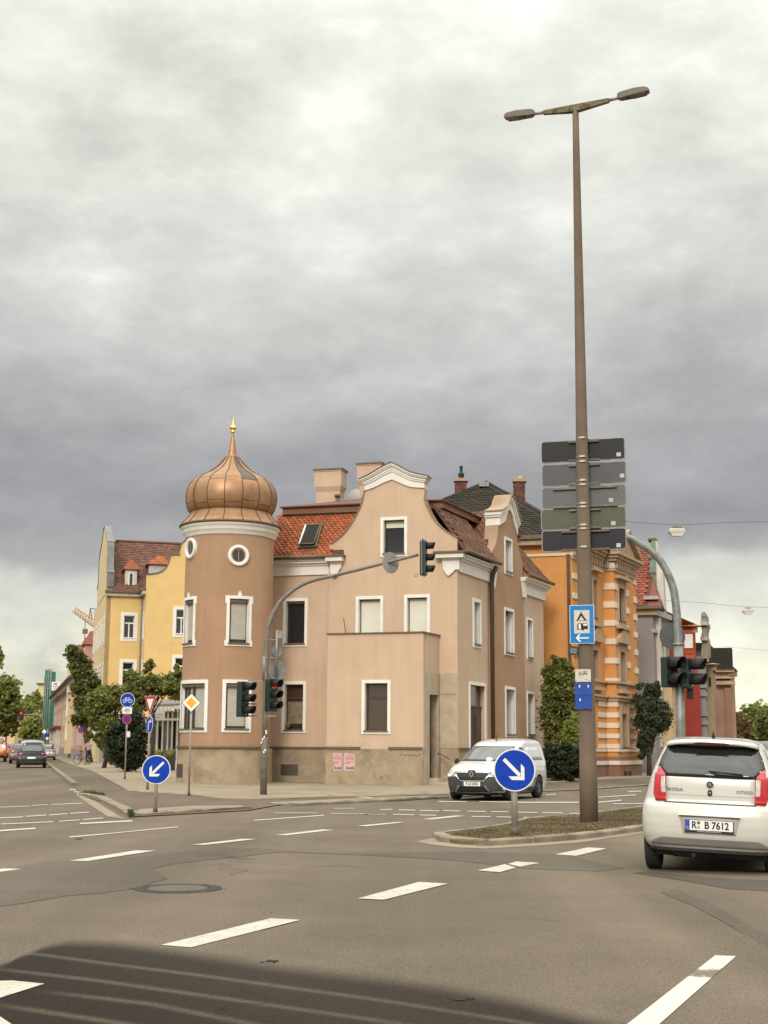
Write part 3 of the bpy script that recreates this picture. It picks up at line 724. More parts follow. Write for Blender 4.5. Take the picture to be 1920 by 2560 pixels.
# ================================================================== WINDOWS
def window(th, F, a0, a1, z0, z1, kind='dark', sur=.12, rec=.2, d0=0.0, down=1.0, label=None, surm=None, sill=True, ear=False, parent=None, curtain=False):
    """a0..a1,z0..z1 = clear opening; returns the window part (its mesh is the surround)"""
    surm = surm or m_white
    mb = MB(); p = d0 + .035
    mb.fbox(F, a0 - sur, a0, z0 - sur, z1 + sur, d0 - .02, p); mb.fbox(F, a1, a1 + sur, z0 - sur, z1 + sur, d0 - .02, p)
    mb.fbox(F, a0, a1, z1, z1 + sur, d0 - .02, p); mb.fbox(F, a0, a1, z0 - sur, z0, d0 - .02, p)
    if ear:
        e = .05
        for aa in (a0 - sur - e, a1 + sur): mb.fbox(F, aa, aa + e, z1 + sur - .28, z1 + sur, d0 - .02, p); mb.fbox(F, aa, aa + e, z0 - sur, z0 - sur + .22, d0 - .02, p)
        c = (a0 + a1) / 2; mb.fbox(F, c - .07, c + .07, z1 + sur, z1 + sur + .10, d0 - .02, p); mb.fbox(F, c - .035, c + .035, z1 + sur + .10, z1 + sur + .17, d0 - .02, p)
    # white-painted reveal
    for (x0, x1) in ((a0, a0 + .012), (a1 - .012, a1)): mb.fbox(F, x0, x1, z0, z1, d0 - rec, d0 - .021)
    w = th.part('window', mb, surm, parent, label)
    g = -rec + d0
    if kind in ('shut', 'shutw', 'dark', 'part', 'small'):
        fr = MB(); t = .05
        fr.fbox(F, a0 + .013, a0 + t, z0, z1, g - .05, g + .01); fr.fbox(F, a1 - t, a1 - .013, z0, z1, g - .05, g + .01)
        fr.fbox(F, a0 + t, a1 - t, z1 - t, z1, g - .05, g + .01); fr.fbox(F, a0 + t, a1 - t, z0, z0 + t, g - .05, g + .01)
        if kind == 'dark' and z1 - z0 > 1.2:
            zz = z1 - (z1 - z0) * .30; fr.fbox(F, a0 + t, a1 - t, zz - .03, zz + .03, g - .05, g + .01)
        th.part('frame', fr, m_frame_b, w)
        pn = MB(); pn.fbox(F, a0 + t, a1 - t, z0 + t, z1 - t, g - .04, g - .03); th.part('pane', pn, m_glassb if kind == 'dark' else m_glass, w)
        if kind in ('shut', 'shutw', 'part'):
            sh = MB(); top = z1 - .012; n = int((z1 - z0) * down / .055)
            for i in range(n):
                zt = top - .055 * i; sh.fbox(F, a0 + .055, a1 - .055, zt - .050, zt - .004, g + .012, g + .026)
            sh.fbox(F, a0 + .055, a1 - .055, top - .055 * n, top, g + .011, g + .016)
            th.part('roller_shutter', sh, m_shut if kind == 'shut' else m_shutw, w)
            bx = MB(); bx.fbox(F, a0 + .014, a1 - .014, z1 - (.13 if kind == 'shut' else .04), z1 - .003, g + .03, g + .14 if kind == 'shut' else g + .06); th.part('shutter_box', bx, m_ledge, w)
        if curtain:
            cu = MB(); cu.fbox(F, a0 + .055, a1 - .055, z0 + .25, z0 + (z1 - z0) * .62, g - .029, g - .024); th.part('curtain', cu, mk('net_curtain', (.24, .20, .13), (.16, .13, .085), 5, rough=.9), w)
    if kind == 'case':
        fr = MB(); t = .07; zz = z1 - (z1 - z0) * .33; c = (a0 + a1) / 2
        for (x0, x1, y0, y1) in ((a0, a0 + t, z0, z1), (a1 - t, a1, z0, z1), (a0 + t, a1 - t, z1 - t, z1), (a0 + t, a1 - t, z0, z0 + t), (a0 + t, a1 - t, zz - .06, zz + .06), (c - .05, c + .05, z0 + t, zz - .06)):
            fr.fbox(F, x0 + .013 if x0 == a0 else x0, x1 - .013 if x1 == a1 else x1, y0, y1, g - .05, g + .02)
        th.part('frame', fr, m_frame_w, w)
        pn = MB(); pn.fbox(F, a0 + t, a1 - t, z0 + t, z1 - t, g - .04, g - .03); th.part('pane', pn, m_glass, w)
    if sill and kind != 'none':
        sm = MB(); sm.fbox(F, a0 - .03, a1 + .03, z0 - .035, z0 + .012, g + .01, d0 + .085); th.part('sill', sm, m_ledge if kind != 'case' else surm, w)
    return w
def lerp(a, b, t): return a + (b - a) * t
def pw(F, x0, y0, x1, y1, d=0):
    """opening on facade F from its pixel corners"""
    a0, zt = F.px(x0, y0, d); a1, zb = F.px(x1, y1, d)
    xm = (x0 + x1) / 2; _, zt = F.px(xm, y0, d); _, zb = F.px(xm, y1, d)
    a0, _ = F.px(x0, (y0 + y1) / 2, d); a1, _ = F.px(x1, (y0 + y1) / 2, d)
    return a0, a1, zb, zt

# ================================================================== CORNER HOUSE
u = Vector((cos(R(16.5)), -sin(R(16.5)))); v = Vector((sin(R(23.4)), cos(R(23.4))))
Pb = G(1058, 1966); Pb2 = Vector((Pb.x, Pb.y))
rb = ray(1099, 1940); rb2 = Vector((rb.x, rb.y))
# Pb + t v  on ray 1099
def isect(P, d, Q, e):
    den = d.x * e.y - d.y * e.x; w = Q - P
    return (w.x * e.y - w.y * e.x) / den
tt = isect(Pb2, v, Vector((0, 0)), rb2); Pin = Pb2 + v * tt
FA = Flat(Pin, u)                       # gable wall plane
vr = Vector((v.y, -v.x))
FX = Flat(Pb2, u)                       # front of the ground floor annex
aA, _ = FA.px(1144, 1700); aL, _ = FA.px(819, 1700)
A = FA.P(aA, 0); FR = Flat((A.x, A.y), v, vr)
FS = Flat(Pb2, v, vr)                   # side of the annex
rend, _ = FR.px(1362, 1800)
aT, _ = FA.px(676, 1700); aT -= .35
FB = FA.off(-.10)
# tower
D0 = FA.P(aT, 0)
tc_px = 565.0
TD = 52.0
tcen = at(tc_px, 1765, TD); TR = 112.0 / 3413 * TD * .985
FT = Curved((tcen.x, tcen.y), TR)
TP = Flat((tcen.x, tcen.y), (1, 0))     # frontal plane through the tower axis
def tz(py): return TP.px(570, py)[1]
print('HOUSE annex depth', tt, 'A', A, 'len FR', rend, 'gable width', aA - aL, 'tower', tcen, TR, 'rim', tz(1322), 'top', tz(1045), 'wall-left at', D0)
H = T('corner_house', 'tan corner house with a round copper onion dome tower and curved gables', 'house', (Pb.x, Pb.y + 3, 0))
zE = FB.px(745, 1400)[1]               # eave
PL = 1.27                               # plinth top
zP = FX.px(950, 1873)[1]; PL = zP
print('eave z', zE, 'plinth', zP, 'balcony', FX.px(1000, 1583)[1])
# ---- gable wall
def mapc(F, pts, d=0): return [F.px(x, y, d) for x, y in pts]
gl = [(827, 1361), (852, 1343.6), (877, 1314.6), (895.5, 1282), (906, 1258.6), (913, 1226)]
gr = [(1061.8, 1219.4), (1059, 1246), (1065.8, 1265.8), (1075.7, 1285.7), (1089, 1305.6), (1105.6, 1322), (1125.5, 1335.4), (1144, 1346)]
lowcap = [(913, 1226), (937, 1217.5), (960, 1206), (981, 1198), (1003, 1207.5), (1026, 1216.5), (1061.8, 1219.4)]
def smooth_curve(pts, k=3):
    out = []
    n = len(pts)
    for i in range(n - 1):
        p0 = pts[max(i - 1, 0)]; p1 = pts[i]; p2 = pts[i + 1]; p3 = pts[min(i + 2, n - 1)]
        for j in range(k):
            t = j / k
            out.append(tuple(.5 * (2 * b + (c - a) * t + (2 * a - 5 * b + 4 * c - d) * t * t + (-a + 3 * b - 3 * c + d) * t ** 3) for a, b, c, d in zip(p0, p1, p2, p3)))
    out.append(pts[-1]); return out
GL = mapc(FA, smooth_curve(gl)); GRr = mapc(FA, smooth_curve(gr[1:])); CAP = mapc(FA, smooth_curve(lowcap[:4], 4)[:-1] + smooth_curve(lowcap[3:], 4))
W = {}
W['g1'] = pw(FA, 891, 1494, 952, 1640); W['g2'] = pw(FA, 1015, 1492, 1071, 1640)
hb = FX.px(1000, 1583)[1]
for k in ('g1', 'g2'): W[k] = (W[k][0], W[k][1], hb - .35, W[k][3])
W['g1'] = (FA.px(897, 1520)[0], FA.px(951, 1520)[0], hb - .35, FA.px(925, 1498)[1]); W['g2'] = (FA.px(1018, 1520)[0], FA.px(1068, 1520)[0], hb - .35, FA.px(1043, 1494)[1])
W['at'] = pw(FA, 959, 1300, 1011, 1384)
outer = [(aL, zP), (aA, zP), (aA, GRr[-1][1])] + list(reversed(GRr))[1:] + [FA.px(1061.8, 1219.4)] + list(reversed(CAP))[1:-1] + list(reversed(GL)) + [(aL, GL[0][1])]
outer = [(a, z) for a, z in outer]
mb = MB(); mb.prism(FA, outer, -.42, 0, [W['g1'], W['g2'], W['at']])
H.part('gable_wall', mb, m_tan)
# dutch gable coping
m_cop = mk('coping_brown', (.27, .19, .13), (.2, .14, .1), 5, bump=.4, bs=20)
for side in (GL, GRr):
    mb = MB()
    for (a0, z0), (a1, z1) in zip(side, side[1:]):
        dx, dz = a1 - a0, z1 - z0; l = math.hypot(dx, dz) or 1; nx, nz = -dz / l, dx / l
        if nz < 0: nx, nz = -nx, -nz
        t = .045
        c = []
        for d in (-.46, .05):
            c += [FA.P(a0, z0 + .003, d), FA.P(a1, z1 + .003, d), FA.P(a1 + nx * t, z1 + nz * t, d), FA.P(a0 + nx * t, z0 + nz * t, d)]
        mb.add(c, [(0, 1, 2, 3), (7, 6, 5, 4), (3, 2, 6, 7), (0, 3, 7, 4), (1, 0, 4, 5), (2, 1, 5, 6)])
    H.part('gable_coping', mb, m_cop)
# moulded white crown
def crown(F, low, steps, d_back, mt, name, parent=None, capm=None, pk_=None):
    n = len(low); cx = (low[0][0] + low[-1][0]) / 2
    prev = 0
    w = low[-1][0] - low[0][0]
    res = None
    for k, (h0, h1, dd, ex) in enumerate(steps):
        mb = MB()
        kf = lambda a: 1 if pk_ is None else pk_ + (1 - pk_) * (1 - abs(a - cx) / (w / 2))
        lo = [(cx + (a - cx) * (1 + ex), z + h0 * kf(a)) for a, z in low]; hi = [(cx + (a - cx) * (1 + ex), z + h1 * kf(a)) for a, z in low]
        for (p, q, r_, s_) in zip(lo, lo[1:], hi[1:], hi):
            V = [F.P(*pt, d) for d in (-d_back, dd) for pt in (p, q, r_, s_)]
            mb.add(V, [(0, 3, 2, 1), (4, 5, 6, 7), (0, 1, 5, 4), (2, 3, 7, 6)], False)
        for pt0, pt1 in ((lo[0], hi[0]), (lo[-1], hi[-1])):
            mb.add([F.P(*pt0, -d_back), F.P(*pt0, dd), F.P(*pt1, dd), F.P(*pt1, -d_back)], [(0, 1, 2, 3)])
        o = H.part(name if k < len(steps) - 1 or not capm else 'crown_flashing', mb, mt if k < len(steps) - 1 or not capm else capm, res)
        if res is None: res = o
    return res
hpx = (1226 - 1200) / 66.
crown(FA, CAP, [(-.02, .30, .06, .0), (.30, .38, .10, .035), (.38, .50, .13, .06), (.50, .56, .19, .10), (.56, .64, .23, .13), (.64, .675, .27, .16)], .42, m_white, 'gable_crown', capm=m_ledge, pk_=.66)
# ---- front wall between tower and gable
W['b1'] = (FB.px(714.5, 1550)[0], FB.px(762, 1550)[0], FB.px(738, 1609)[1], FB.px(738, 1503)[1])
W['b0'] = (FB.px(711.5, 1765)[0], FB.px(758, 1765)[0], FB.px(735, 1825)[1], FB.px(735, 1711)[1])
mb = MB(); mb.prism(FB, [(aT, zP), (aL + .02, zP), (aL + .02, zE - .02), (aT, zE - .02)], -.38, 0, [W['b1'], W['b0']])
H.part('front_wall', mb, m_tan)
# ---- annex with balcony
zB = hb
aXr = 0.0; aXl = FX.px(815.5, 1900)[0]
wx = (FX.px(912, 1765)[0], FX.px(969, 1765)[0], FX.px(940, 1827)[1], FX.px(940, 1708)[1])
mb = MB(); mb.prism(FX, [(aXl, zP), (aXr, zP), (aXr, zB), (aXl, zB)], -.3, 0, [wx])
H.part('annex_wall', mb, m_tan)
FXL = Flat(FX.P(aXl, 0)[:2], v, (-vr.x, -vr.y))
ds = (FX.P(aXl, 0) - FA.P(aL, 0)).length
mb = MB(); mb.fbox(FXL, .301, tt - .002, zP, zB, -.3, 0); H.part('annex_side_wall', mb, m_tan)
zD = FS.px(1085, 1737)[1]; s0 = FS.px(1073, 1850)[0]; s1 = FS.px(1096, 1850)[0]
print('annex door', s0, s1, zD, 'depth', tt)
s1 = min(s1, tt - .12)
# side wall above the lintel and beside the door
mb = MB(); mb.fbox(FS, .301, tt - .002, FS.px(1085, 1683)[1], zB, -.3, 0); H.part('annex_side_wall', mb, m_tan2)
mb = MB(); mb.fbox(FS, .03, s0, .0, FS.px(1085, 1683)[1] - .004, -.3, .02); mb.fbox(FS, s0, tt - .002, zD, FS.px(1085, 1683)[1] - .004, -.3, .02); mb.fbox(FS, s1, tt - .002, 0, zD - .003, -.3, .02)
H.part('stone_door_surround', mb, m_stone)
dr = MB(); dr.fbox(FS, s0, s1, .28, zD, -.62, -.55); do = H.part('entrance_door', dr, m_frame_b)
hd = MB(); hd.fbox(FS, s0 + .08, s0 + .11, 1.1, 1.35, -.549, -.50); H.part('handle', hd, m_galv, do)
mb = MB(); mb.fbox(FS, s0 - .05, tt + .6, 0, .14, .0, .75); H.part('step', mb, m_stone); mb = MB(); mb.fbox(FS, s0, tt + .1, .142, .28, -.55, .35); H.part('step', mb, m_stone)
# stone panels on the gable wall beside the door
aS0 = 0.03; aS1 = FA.px(1142, 1750)[0]
zS = FA.px(1120, 1683)[1]; zS2 = FA.px(1120, 1736)[1]
for (q0, q1) in ((zS2 + .006, zS), (zP + .05, zS2 - .006)):
    mb = MB(); mb.fbox(FA, aS0, aS1, q0, q1, -.01, .035); H.part('stone_panel', mb, m_stone)
# balcony rim
mb = MB(); mb.fbox(FX, aXl - .05, aXr + .05, zB, zB + .05, -.33, .05); rim = H.part('balcony_coping', mb, mk('coping_mossy', (.16, .13, .085), (.11, .095, .06), 6, bump=.6, bs=30))
mb = MB(); mb.fbox(FS, .345, tt - .003, zB, zB + .05, -.33, .05); H.part('balcony_coping', mb, rim.data.materials[0])
mb = MB(); mb.fbox(FX, aXl + .31, aXr - .31, zB - .75, zB - .7, -tt + .05, -.32); H.part('balcony_floor', mb, m_ledge)
mb = MB(); pa = FA.P(FA.px(877, 1590)[0], zB - .2, .5); pb = FA.P(FA.px(869, 1550)[0], FA.px(869, 1548)[1], .5); mb.cyl(pa, pb, .018, n=6); H.part('balcony_rod', mb, m_wood)
# ---- right facade: three stretches in two paints, one plane
r1 = FR.px(1223, 1700)[0]; r2 = FR.px(1307, 1500)[0]
def prw(x0, y0, x1, y1):
    xm = (x0 + x1) / 2
    return (FR.px(x0, (y0 + y1) / 2)[0], FR.px(x1, (y0 + y1) / 2)[0], FR.px(xm, y1)[1], FR.px(xm, y0)[1])
W['ra'] = prw(1184.5, 1506, 1199.5, 1611); W['rd'] = prw(1175, 1714, 1212, 1950)
W['rb'] = prw(1260, 1352, 1275, 1430); W['rc'] = prw(1259.5, 1528, 1279.5, 1632); W['re'] = prw(1262, 1724, 1283, 1836)
W['rf'] = prw(1318, 1551, 1330, 1644); W['rg'] = prw(1319, 1735, 1334, 1836)
W['rd'] = (W['rd'][0], W['rd'][1], .30, W['rd'][3])
zER = FR.px(1217, 1412)[1]
print('eaves', zE, zER, FR.px(1345, 1478)[1], 'r1,r2,rend', r1, r2, rend, W)
zEr = zE
mb = MB(); mb.prism(FR, [(.422, 0), (r1, 0), (r1, zEr - .02), (.422, zEr - .02)], -.38, 0, [W['ra'], W['rd']]); H.part('side_wall', mb, m_tan2)
mb = MB(); mb.fbox(FR, .0015, .42, 0, zEr - .02, -.10, .0); H.part('side_wall_return', mb, m_tan2)
g2l = [(1239, 1358.6), (1241.5, 1332), (1243, 1312)]
g2 = [(1243, 1312), (1256.4, 1302.2), (1261.4, 1285.7), (1266.4, 1272.4), (1274.7, 1285.7), (1281.3, 1312.2), (1288.6, 1337)]
g2r = [(1288.6, 1337), (1293, 1365.2), (1299.5, 1391.8), (1306, 1418.3), (1308.5, 1443)]
LOW2 = mapc(FR, smooth_curve(g2, 3))
o2 = [(r1 + .004, 0), (r2, 0), (r2, zEr - .3)] + [(p[0], p[1]) for p in reversed(mapc(FR, smooth_curve(g2r, 3)))] + list(reversed(LOW2))[1:] + list(reversed(mapc(FR, smooth_curve([(1226.6, 1384), (1236, 1366), (1240.5, 1345), (1243, 1312)], 3))))[1:] 
o2 = [o2[0], o2[1]] + [(min(max(a, r1 + .004), r2), z) for a, z in o2[2:]] + [(r1 + .004, o2[-1][1])]
mb = MB(); mb.prism(FR, o2, -.45, .05, [W['rb'], W['rc'], W['re']]); H.part('side_gable_wall', mb, m_brown)
mb = MB(); mb.prism(FR, [(r2 + .003, 0), (rend, 0), (rend, zEr - .02), (r2 + .003, zEr - .02)], -.38, 0, [W['rf'], W['rg']]); H.part('side_wall', mb, m_tan2)
# crown of the side gable : swan-neck moulding
m_cope2 = mk('coping_tan', (.40, .29, .19), (.30, .2, .13), 2, bump=.3, bs=12)
crown(FR, LOW2, [(-.02, .33, .12, .0), (.33, .42, .17, .05), (.42, .56, .21, .09), (.56, .62, .26, .13)], .52, m_white, 'side_gable_crown', capm=m_cope2)
mb = MB(); cl = mapc(FR, smooth_curve([(1226.6, 1384), (1236, 1366), (1240.5, 1345), (1243, 1316)], 3))
for (p, q) in zip(cl, cl[1:]):
    V = [FR.P(*pt, d) for d in (-.52, .055) for pt in ((p[0], p[1]), (q[0], q[1]), (q[0] - .05, q[1] + .03), (p[0] - .05, p[1] + .03))]
    mb.add(V, [(0, 3, 2, 1), (4, 5, 6, 7), (0, 1, 5, 4), (2, 3, 7, 6), (1, 2, 6, 5), (3, 0, 4, 7)])
H.part('side_gable_coping', mb, m_cope2)
# back and left walls close the volume
FBk = Flat(FR.P(rend, 0)[:2], -u, (v.x, v.y)); Lh = aA - aT
mb = MB(); mb.fbox(FBk, .3, Lh, 0, zE - .02, -.3, 0); H.part('rear_wall', mb, m_tan2)
FL_ = Flat(FB.P(aT, 0)[:2], v, (-vr.x, -vr.y))
mb = MB(); mb.fbox(FL_, .4, rend, 0, zE - .02, -.3, 0); H.part('street_wall', mb, m_brown)
# ---- plinths
def plinth(F, a0, a1, d=.05, z=None, ledge=True):
    mb = MB(); mb.fbox(F, a0, a1, 0, (z or zP) - .004, -.25, d); o = H.part('plinth', mb, m_plinth)
    if ledge:
        mb = MB(); mb.fbox(F, a0, a1, zP - .003, zP + .07, -.02, d + .05); H.part('ledge', mb, m_ledge, o)
plinth(FB, aT, aL - .001); plinth(FX, aXl, aXr + .0, .04, ledge=False)
x1_, x2_ = FX.px(901, 1873)[0], FX.px(972, 1873)[0]
for a, b in ((aXl, x1_), (x2_, aXr - .02)):
    mb = MB(); mb.fbox(FX, a, b, zP - .003, zP + .085, -.02, .09); H.part('ledge', mb, m_ledge)
mb = MB(); mb.fbox(FXL, .0, tt, 0, zP - .004, -.2, .04); H.part('plinth', mb, m_plinth)
mb = MB(); mb.fbox(FA, .04, aA - .0, 0, zP + .04, -.25, .05); H.part('plinth', mb, m_plinth)
plinth(FR, -.05, W['rd'][0] - .14, .05); 
mb = MB(); mb.fbox(FR, r2 - .1, rend + .3, 0, zP + .02, -.25, .25); H.part('plinth', mb, m_plinth); mb = MB(); mb.fbox(FR, r2 - .12, rend + .33, zP + .022, zP + .09, -.2, .3); H.part('ledge', mb, m_ledge)
mb = MB(); mb.fbox(FR, W['rd'][1] + .14, r2 - .102, 0, zP, -.2, .07); H.part('plinth', mb, m_plinth)
# grating in the plinth
def grate(F, x0, y0, x1, y1, d=.05):
    a0, z0 = F.px(x0, y1); a1, z1 = F.px(x1, y0); mb = MB(); mb.fbox(F, a0, a1, z0, z1, d - .01, d + .012); o = H.part('cellar_vent', mb, mk('vent_grey', (.085, .07, .058), rough=.8))
    b = MB(); n = 8
    for i in range(1, n): zz = lerp(z0, z1, i / n); b.fbox(F, a0, a1, zz - .01, zz + .01, d + .012, d + .024)
    H.part('louvre', b, m_ledge, o, kind='stuff')
grate(FB, 703, 1911, 746, 1938)
for i, y in enumerate((1893, 1905, 1916)):
    a, z = FR.px(1366 + i % 2, y, .25); mb = MB(); mb.fbox(FR, a - .12, a + .06, z - .06, z + .07, .24, .262); H.part('sticker', mb, mk('sticker_pink', (.55, .36, .36), (.40, .25, .25), 20))
gp_ = [FX.P(FX.px(x, y)[0], FX.px(x, y)[1], .048) for x, y in ((951, 1938), (953, 1942), (951, 1945), (955, 1946), (957, 1941), (960, 1944), (962, 1940))]; mb = MB(); mb.tube(gp_, .009, 4); H.part('graffiti', mb, m_plinth)
gp_ = [FX.P(FX.px(x, y)[0], FX.px(x, y)[1], .048) for x, y in ((1000, 1890), (1006, 1884), (1012, 1890), (1018, 1885), (1026, 1890), (1034, 1886), (1044, 1890), (1052, 1884))]; mb = MB(); mb.tube(gp_, .009, 4); H.part('graffiti', mb, mk('spray_grey', (.12, .10, .08)))
# posters
for i, (x0, x1, lb) in enumerate(((833.5, 855.5, 'pink event poster with torn left edge'), (860, 888, 'pink event poster with torn top right corner'))):
    a0, z0 = FX.px(x0, 1926.5); a1, z1 = FX.px(x1, 1882.5)
    pt = [(a0, z0), (a1, z0), (a1, z1 - (.10 if i else 0)), (a1 - .08, z1 - .03 if i else z1), (a0 + .02, z1), (a0, z1 - .15)]
    if i == 0: pt = [(a0 + .03, z0), (a1, z0), (a1, z1), (a0 - .02, z1), (a0, z1 - .12), (a0 + .04, z1 - .18), (a0 + .0, z1 - .26), (a0 + .05, z1 - .38)]
    tp = T('poster', lb + ', pasted on the rough plinth', 'poster', FX.P((a0 + a1) / 2, z0, .05), 'posters on the corner house plinth')
    mb = MB(); mb.prism(FX, pt, .042, .047); tp.part('sheet', mb, mk('poster_pink', (.62, .43, .43), (.55, .33, .36), 6, rough=.8))
    mb = MB(); w = a1 - a0
    for k, (f, hh, l0, l1) in enumerate(((.84, .03, .2, .8), (.72, .05, .12, .9), (.62, .02, .1, .92), (.5, .02, .2, .85), (.42, .05, .12, .6))):
        z = lerp(z0, z1, f); mb.fbox(FX, a0 + w * l0, a0 + w * l1, z - hh / 2, z + hh / 2, .0471, .0484)
    tp.part('print', mb, mk('poster_print', (.50, .20, .24), rough=.8))
    mb = MB(); 
    for f in (.25, .45, .62, .8): mb.fbox(FX, a0 + w * f, a0 + w * (f + .11), z0 + .05, z0 + .05 + .06 + .05 * (f * 7 % 1), .0471, .0484)
    tp.part('print_figures', mb, m_inkb)
# ---- windows of the house
window(H, FB, *W['b1'], kind='part', down=.06, label='first floor window with dark pane beside the downpipe')
window(H, FB, *W['b0'], kind='dark', curtain=True, label='ground floor window with net curtain and flower pot')
fp = FB.P(W['b0'][0] + .14, W['b0'][2] + .01, -.05); mb = MB(); mb.lathe(fp, [(.0, 0), (.06, 0), (.08, .14), (.0, .14)], 10); fpo = H.part('flower_pot', mb, mk('terracotta', (.10, .05, .03)))
mb = MB(); rr = random.Random(2)
for i in range(26): mb.sphere((fp.x + rr.uniform(-.1, .1), fp.y + rr.uniform(-.05, .05), fp.z + .16 + rr.uniform(0, .10)), .03, 5, 4)
H.part('flowers', mb, mk('faded_flowers', (.30, .15, .05), (.2, .16, .06), 12))
window(H, FX, *wx, kind='dark')
window(H, FA, *W['g1'], kind='shutw', down=.95); window(H, FA, *W['g2'], kind='shutw', down=.95)
window(H, FA, *W['at'], kind='part', down=.24, label='gable window with half raised cream shutter')
window(H, FR, *W['ra'], kind='shut', sur=.14, down=.93, rec=.34)
window(H, FR, *W['rb'], kind='part', sur=.12, down=.5, rec=.3, d0=.05)
window(H, FR, *W['rc'], kind='shut', sur=.12, down=.8, rec=.34, d0=.05); window(H, FR, *W['re'], kind='part', down=.10, sur=.12, rec=.34, d0=.05)
window(H, FR, *W['rf'], kind='small', sur=.10, rec=.34); window(H, FR, *W['rg'], kind='part', down=.12, sur=.10, rec=.34)
# double door
a0, a1, z0, z1 = W['rd']
mb = MB()
for (x0, x1, y0, y1) in ((a0 - .12, a0, z0, z1 + .12), (a1, a1 + .12, z0, z1 + .12), (a0, a1, z1, z1 + .12)): mb.fbox(FR, x0, x1, y0, y1, -.02, .035)
dd = H.part('door_surround', mb, m_white)
zt_ = z1 - .85
mdoor = mk('door_red_brown', (.075, .035, .028), (.055, .028, .022), 3, rough=.5)
for (x0, x1) in ((a0, (a0 + a1) / 2 - .01), ((a0 + a1) / 2 + .01, a1)):
    mb = MB(); mb.fbox(FR, x0, x1, z0, zt_, -.20, -.15)
    for q in (.1, .55):
        zz0 = lerp(z0, zt_, q); mb.fbox(FR, x0 + .15, x1 - .15, zz0, zz0 + .9, -.15, -.125)
    H.part('door_leaf', mb, mdoor, dd)
mb = MB(); mb.fbox(FR, a0, a1, zt_ + .06, z1, -.2, -.18); H.part('transom_pane', mb, m_glassb, dd); mb = MB(); mb.fbox(FR, a0, a1, zt_ + .002, zt_ + .058, -.2, -.11); H.part('transom_bar', mb, mdoor, dd)
mb = MB(); mb.fbox(FR, a0 - .1, a1 + .1, 0, .295, -.2, .35); H.part('step', mb, m_stone)
# handrail
mb = MB(); p0 = FA.P(FA.px(1101, 1885)[0], FA.px(1101, 1882)[1], .35); p1 = FA.P(FA.px(1144, 1900)[0], FA.px(1144, 1900)[1], .9)
mb.tube([p0, p1, p1 + Vector((.35, -.4, -.15))], .022, 8); mb.cyl(p1 + Vector((.3, -.35, -.12)), (p1.x + .3, p1.y - .35, 0), .022, n=8); mb.cyl((p0.x, p0.y, 0), p0, .022, n=8)
H.part('handrail', mb, m_galv)
# ---- cornices
def cornice(F, a0, a1, zt, prof, mt, name='cornice', parent=None, e0=0, e1=0):
    """prof: list of (z_down0, z_down1, depth)"""
    mb = MB()
    for k, (h0, h1, d) in enumerate(prof): mb.fbox(F, a0 - e0 * d, a1 + e1 * d, zt - h1, zt - h0 - .002, -.05, d)
    return H.part(name, mb, mt, parent)
cp = [(0, .09, .30), (.09, .17, .24), (.17, .26, .13), (.26, .62, .07)]
cornice(FB, aT + .3, aL - .001, zE, cp, m_white)
cw = FA.px(861, 1400)[0]
def bracket(F, a0, a1, zt, flip=0, hh=.95):
    mb = MB(); w = a1 - a0
    mb.fbox(F, a0, a1, zt - .17, zt - .002, -.03, .34)
    pts = [(a0 + w * .18, zt - .172), (a1 - w * .12, zt - .172), (a1 - w * .16, zt - .42), (a1 - w * .3, zt - .55), (a1 - w * .38, zt - .72), (a0 + w * .42, zt - .80), (a0 + w * .28, zt - .72), (a0 + w * .2, zt - .55)]
    mb.prism(F, pts, -.02, .13)
    o = H.part('cornice_bracket', mb, m_white); m2 = MB(); m2.fbox(F, a0 - .05, a1 + .06, zt, zt + .07, -.03, .40); H.part('flashing', m2, m_ledge, o); return o
bracket(FA, aL - .05, cw, zE + .03)
a_b0 = FA.px(1093, 1400)[0]
zC = FA.px(1120, 1385)[1]
mb = MB(); mb.fbox(FA, a_b0, aA + .30, zC - .17, zC - .002, -.03, .30); pts = [(a_b0 + .2, zC - .172), (aA + .10, zC - .172), (aA + .1, zC - .62), (aA - .05, zC - .62), (aA - .30, zC - .84), (a_b0 + .42, zC - .84), (a_b0 + .26, zC - .6)]
mb.prism(FA, pts, -.02, .10); H.part('cornice_bracket', mb, m_white)
mb = MB(); mb.fbox(FA, a_b0 - .08, aA + .38, zC, zC + .07, -.03, .38); H.part('flashing', mb, m_ledge)
mb = MB(); cq = [(0, .09, .30), (.09, .17, .24), (.17, .26, .13), (.26, .68, .07)]
for (h0, h1, d) in cq: mb.fbox(FR, .32 if d > .2 else .105, r1 + .35 if d > .2 else r1 - .02, zC - h1, zC - h0 - .002, -.05, d)
H.part('cornice', mb, m_white)
mb = MB(); mb.prism(FR, [(r1 + .08, zC - .172), (r1 + .62, zC - .172), (r1 + .5, zC - .55), (r1 + .42, zC - .75), (r1 + .3, zC - .95), (r1 + .2, zC - .72)], .0, .17); H.part('cornice_bracket', mb, m_white)
mb = MB()
for (h0, h1, d) in cq: mb.fbox(FR, r2 - .45 if d > .2 else r2 + .0, rend + .05 + d, zC - h1, zC - h0 - .002, -.05 if d < .2 else .052, d + .02)
H.part('cornice', mb, m_white)
mb = MB(); mb.prism(FR, [(r2 - .42, zC - .172), (r2 + .02, zC - .172), (r2 + .02, zC - .9), (r2 - .18, zC - .85), (r2 - .3, zC - .5)], .052, .17); H.part('cornice_bracket', mb, m_white)
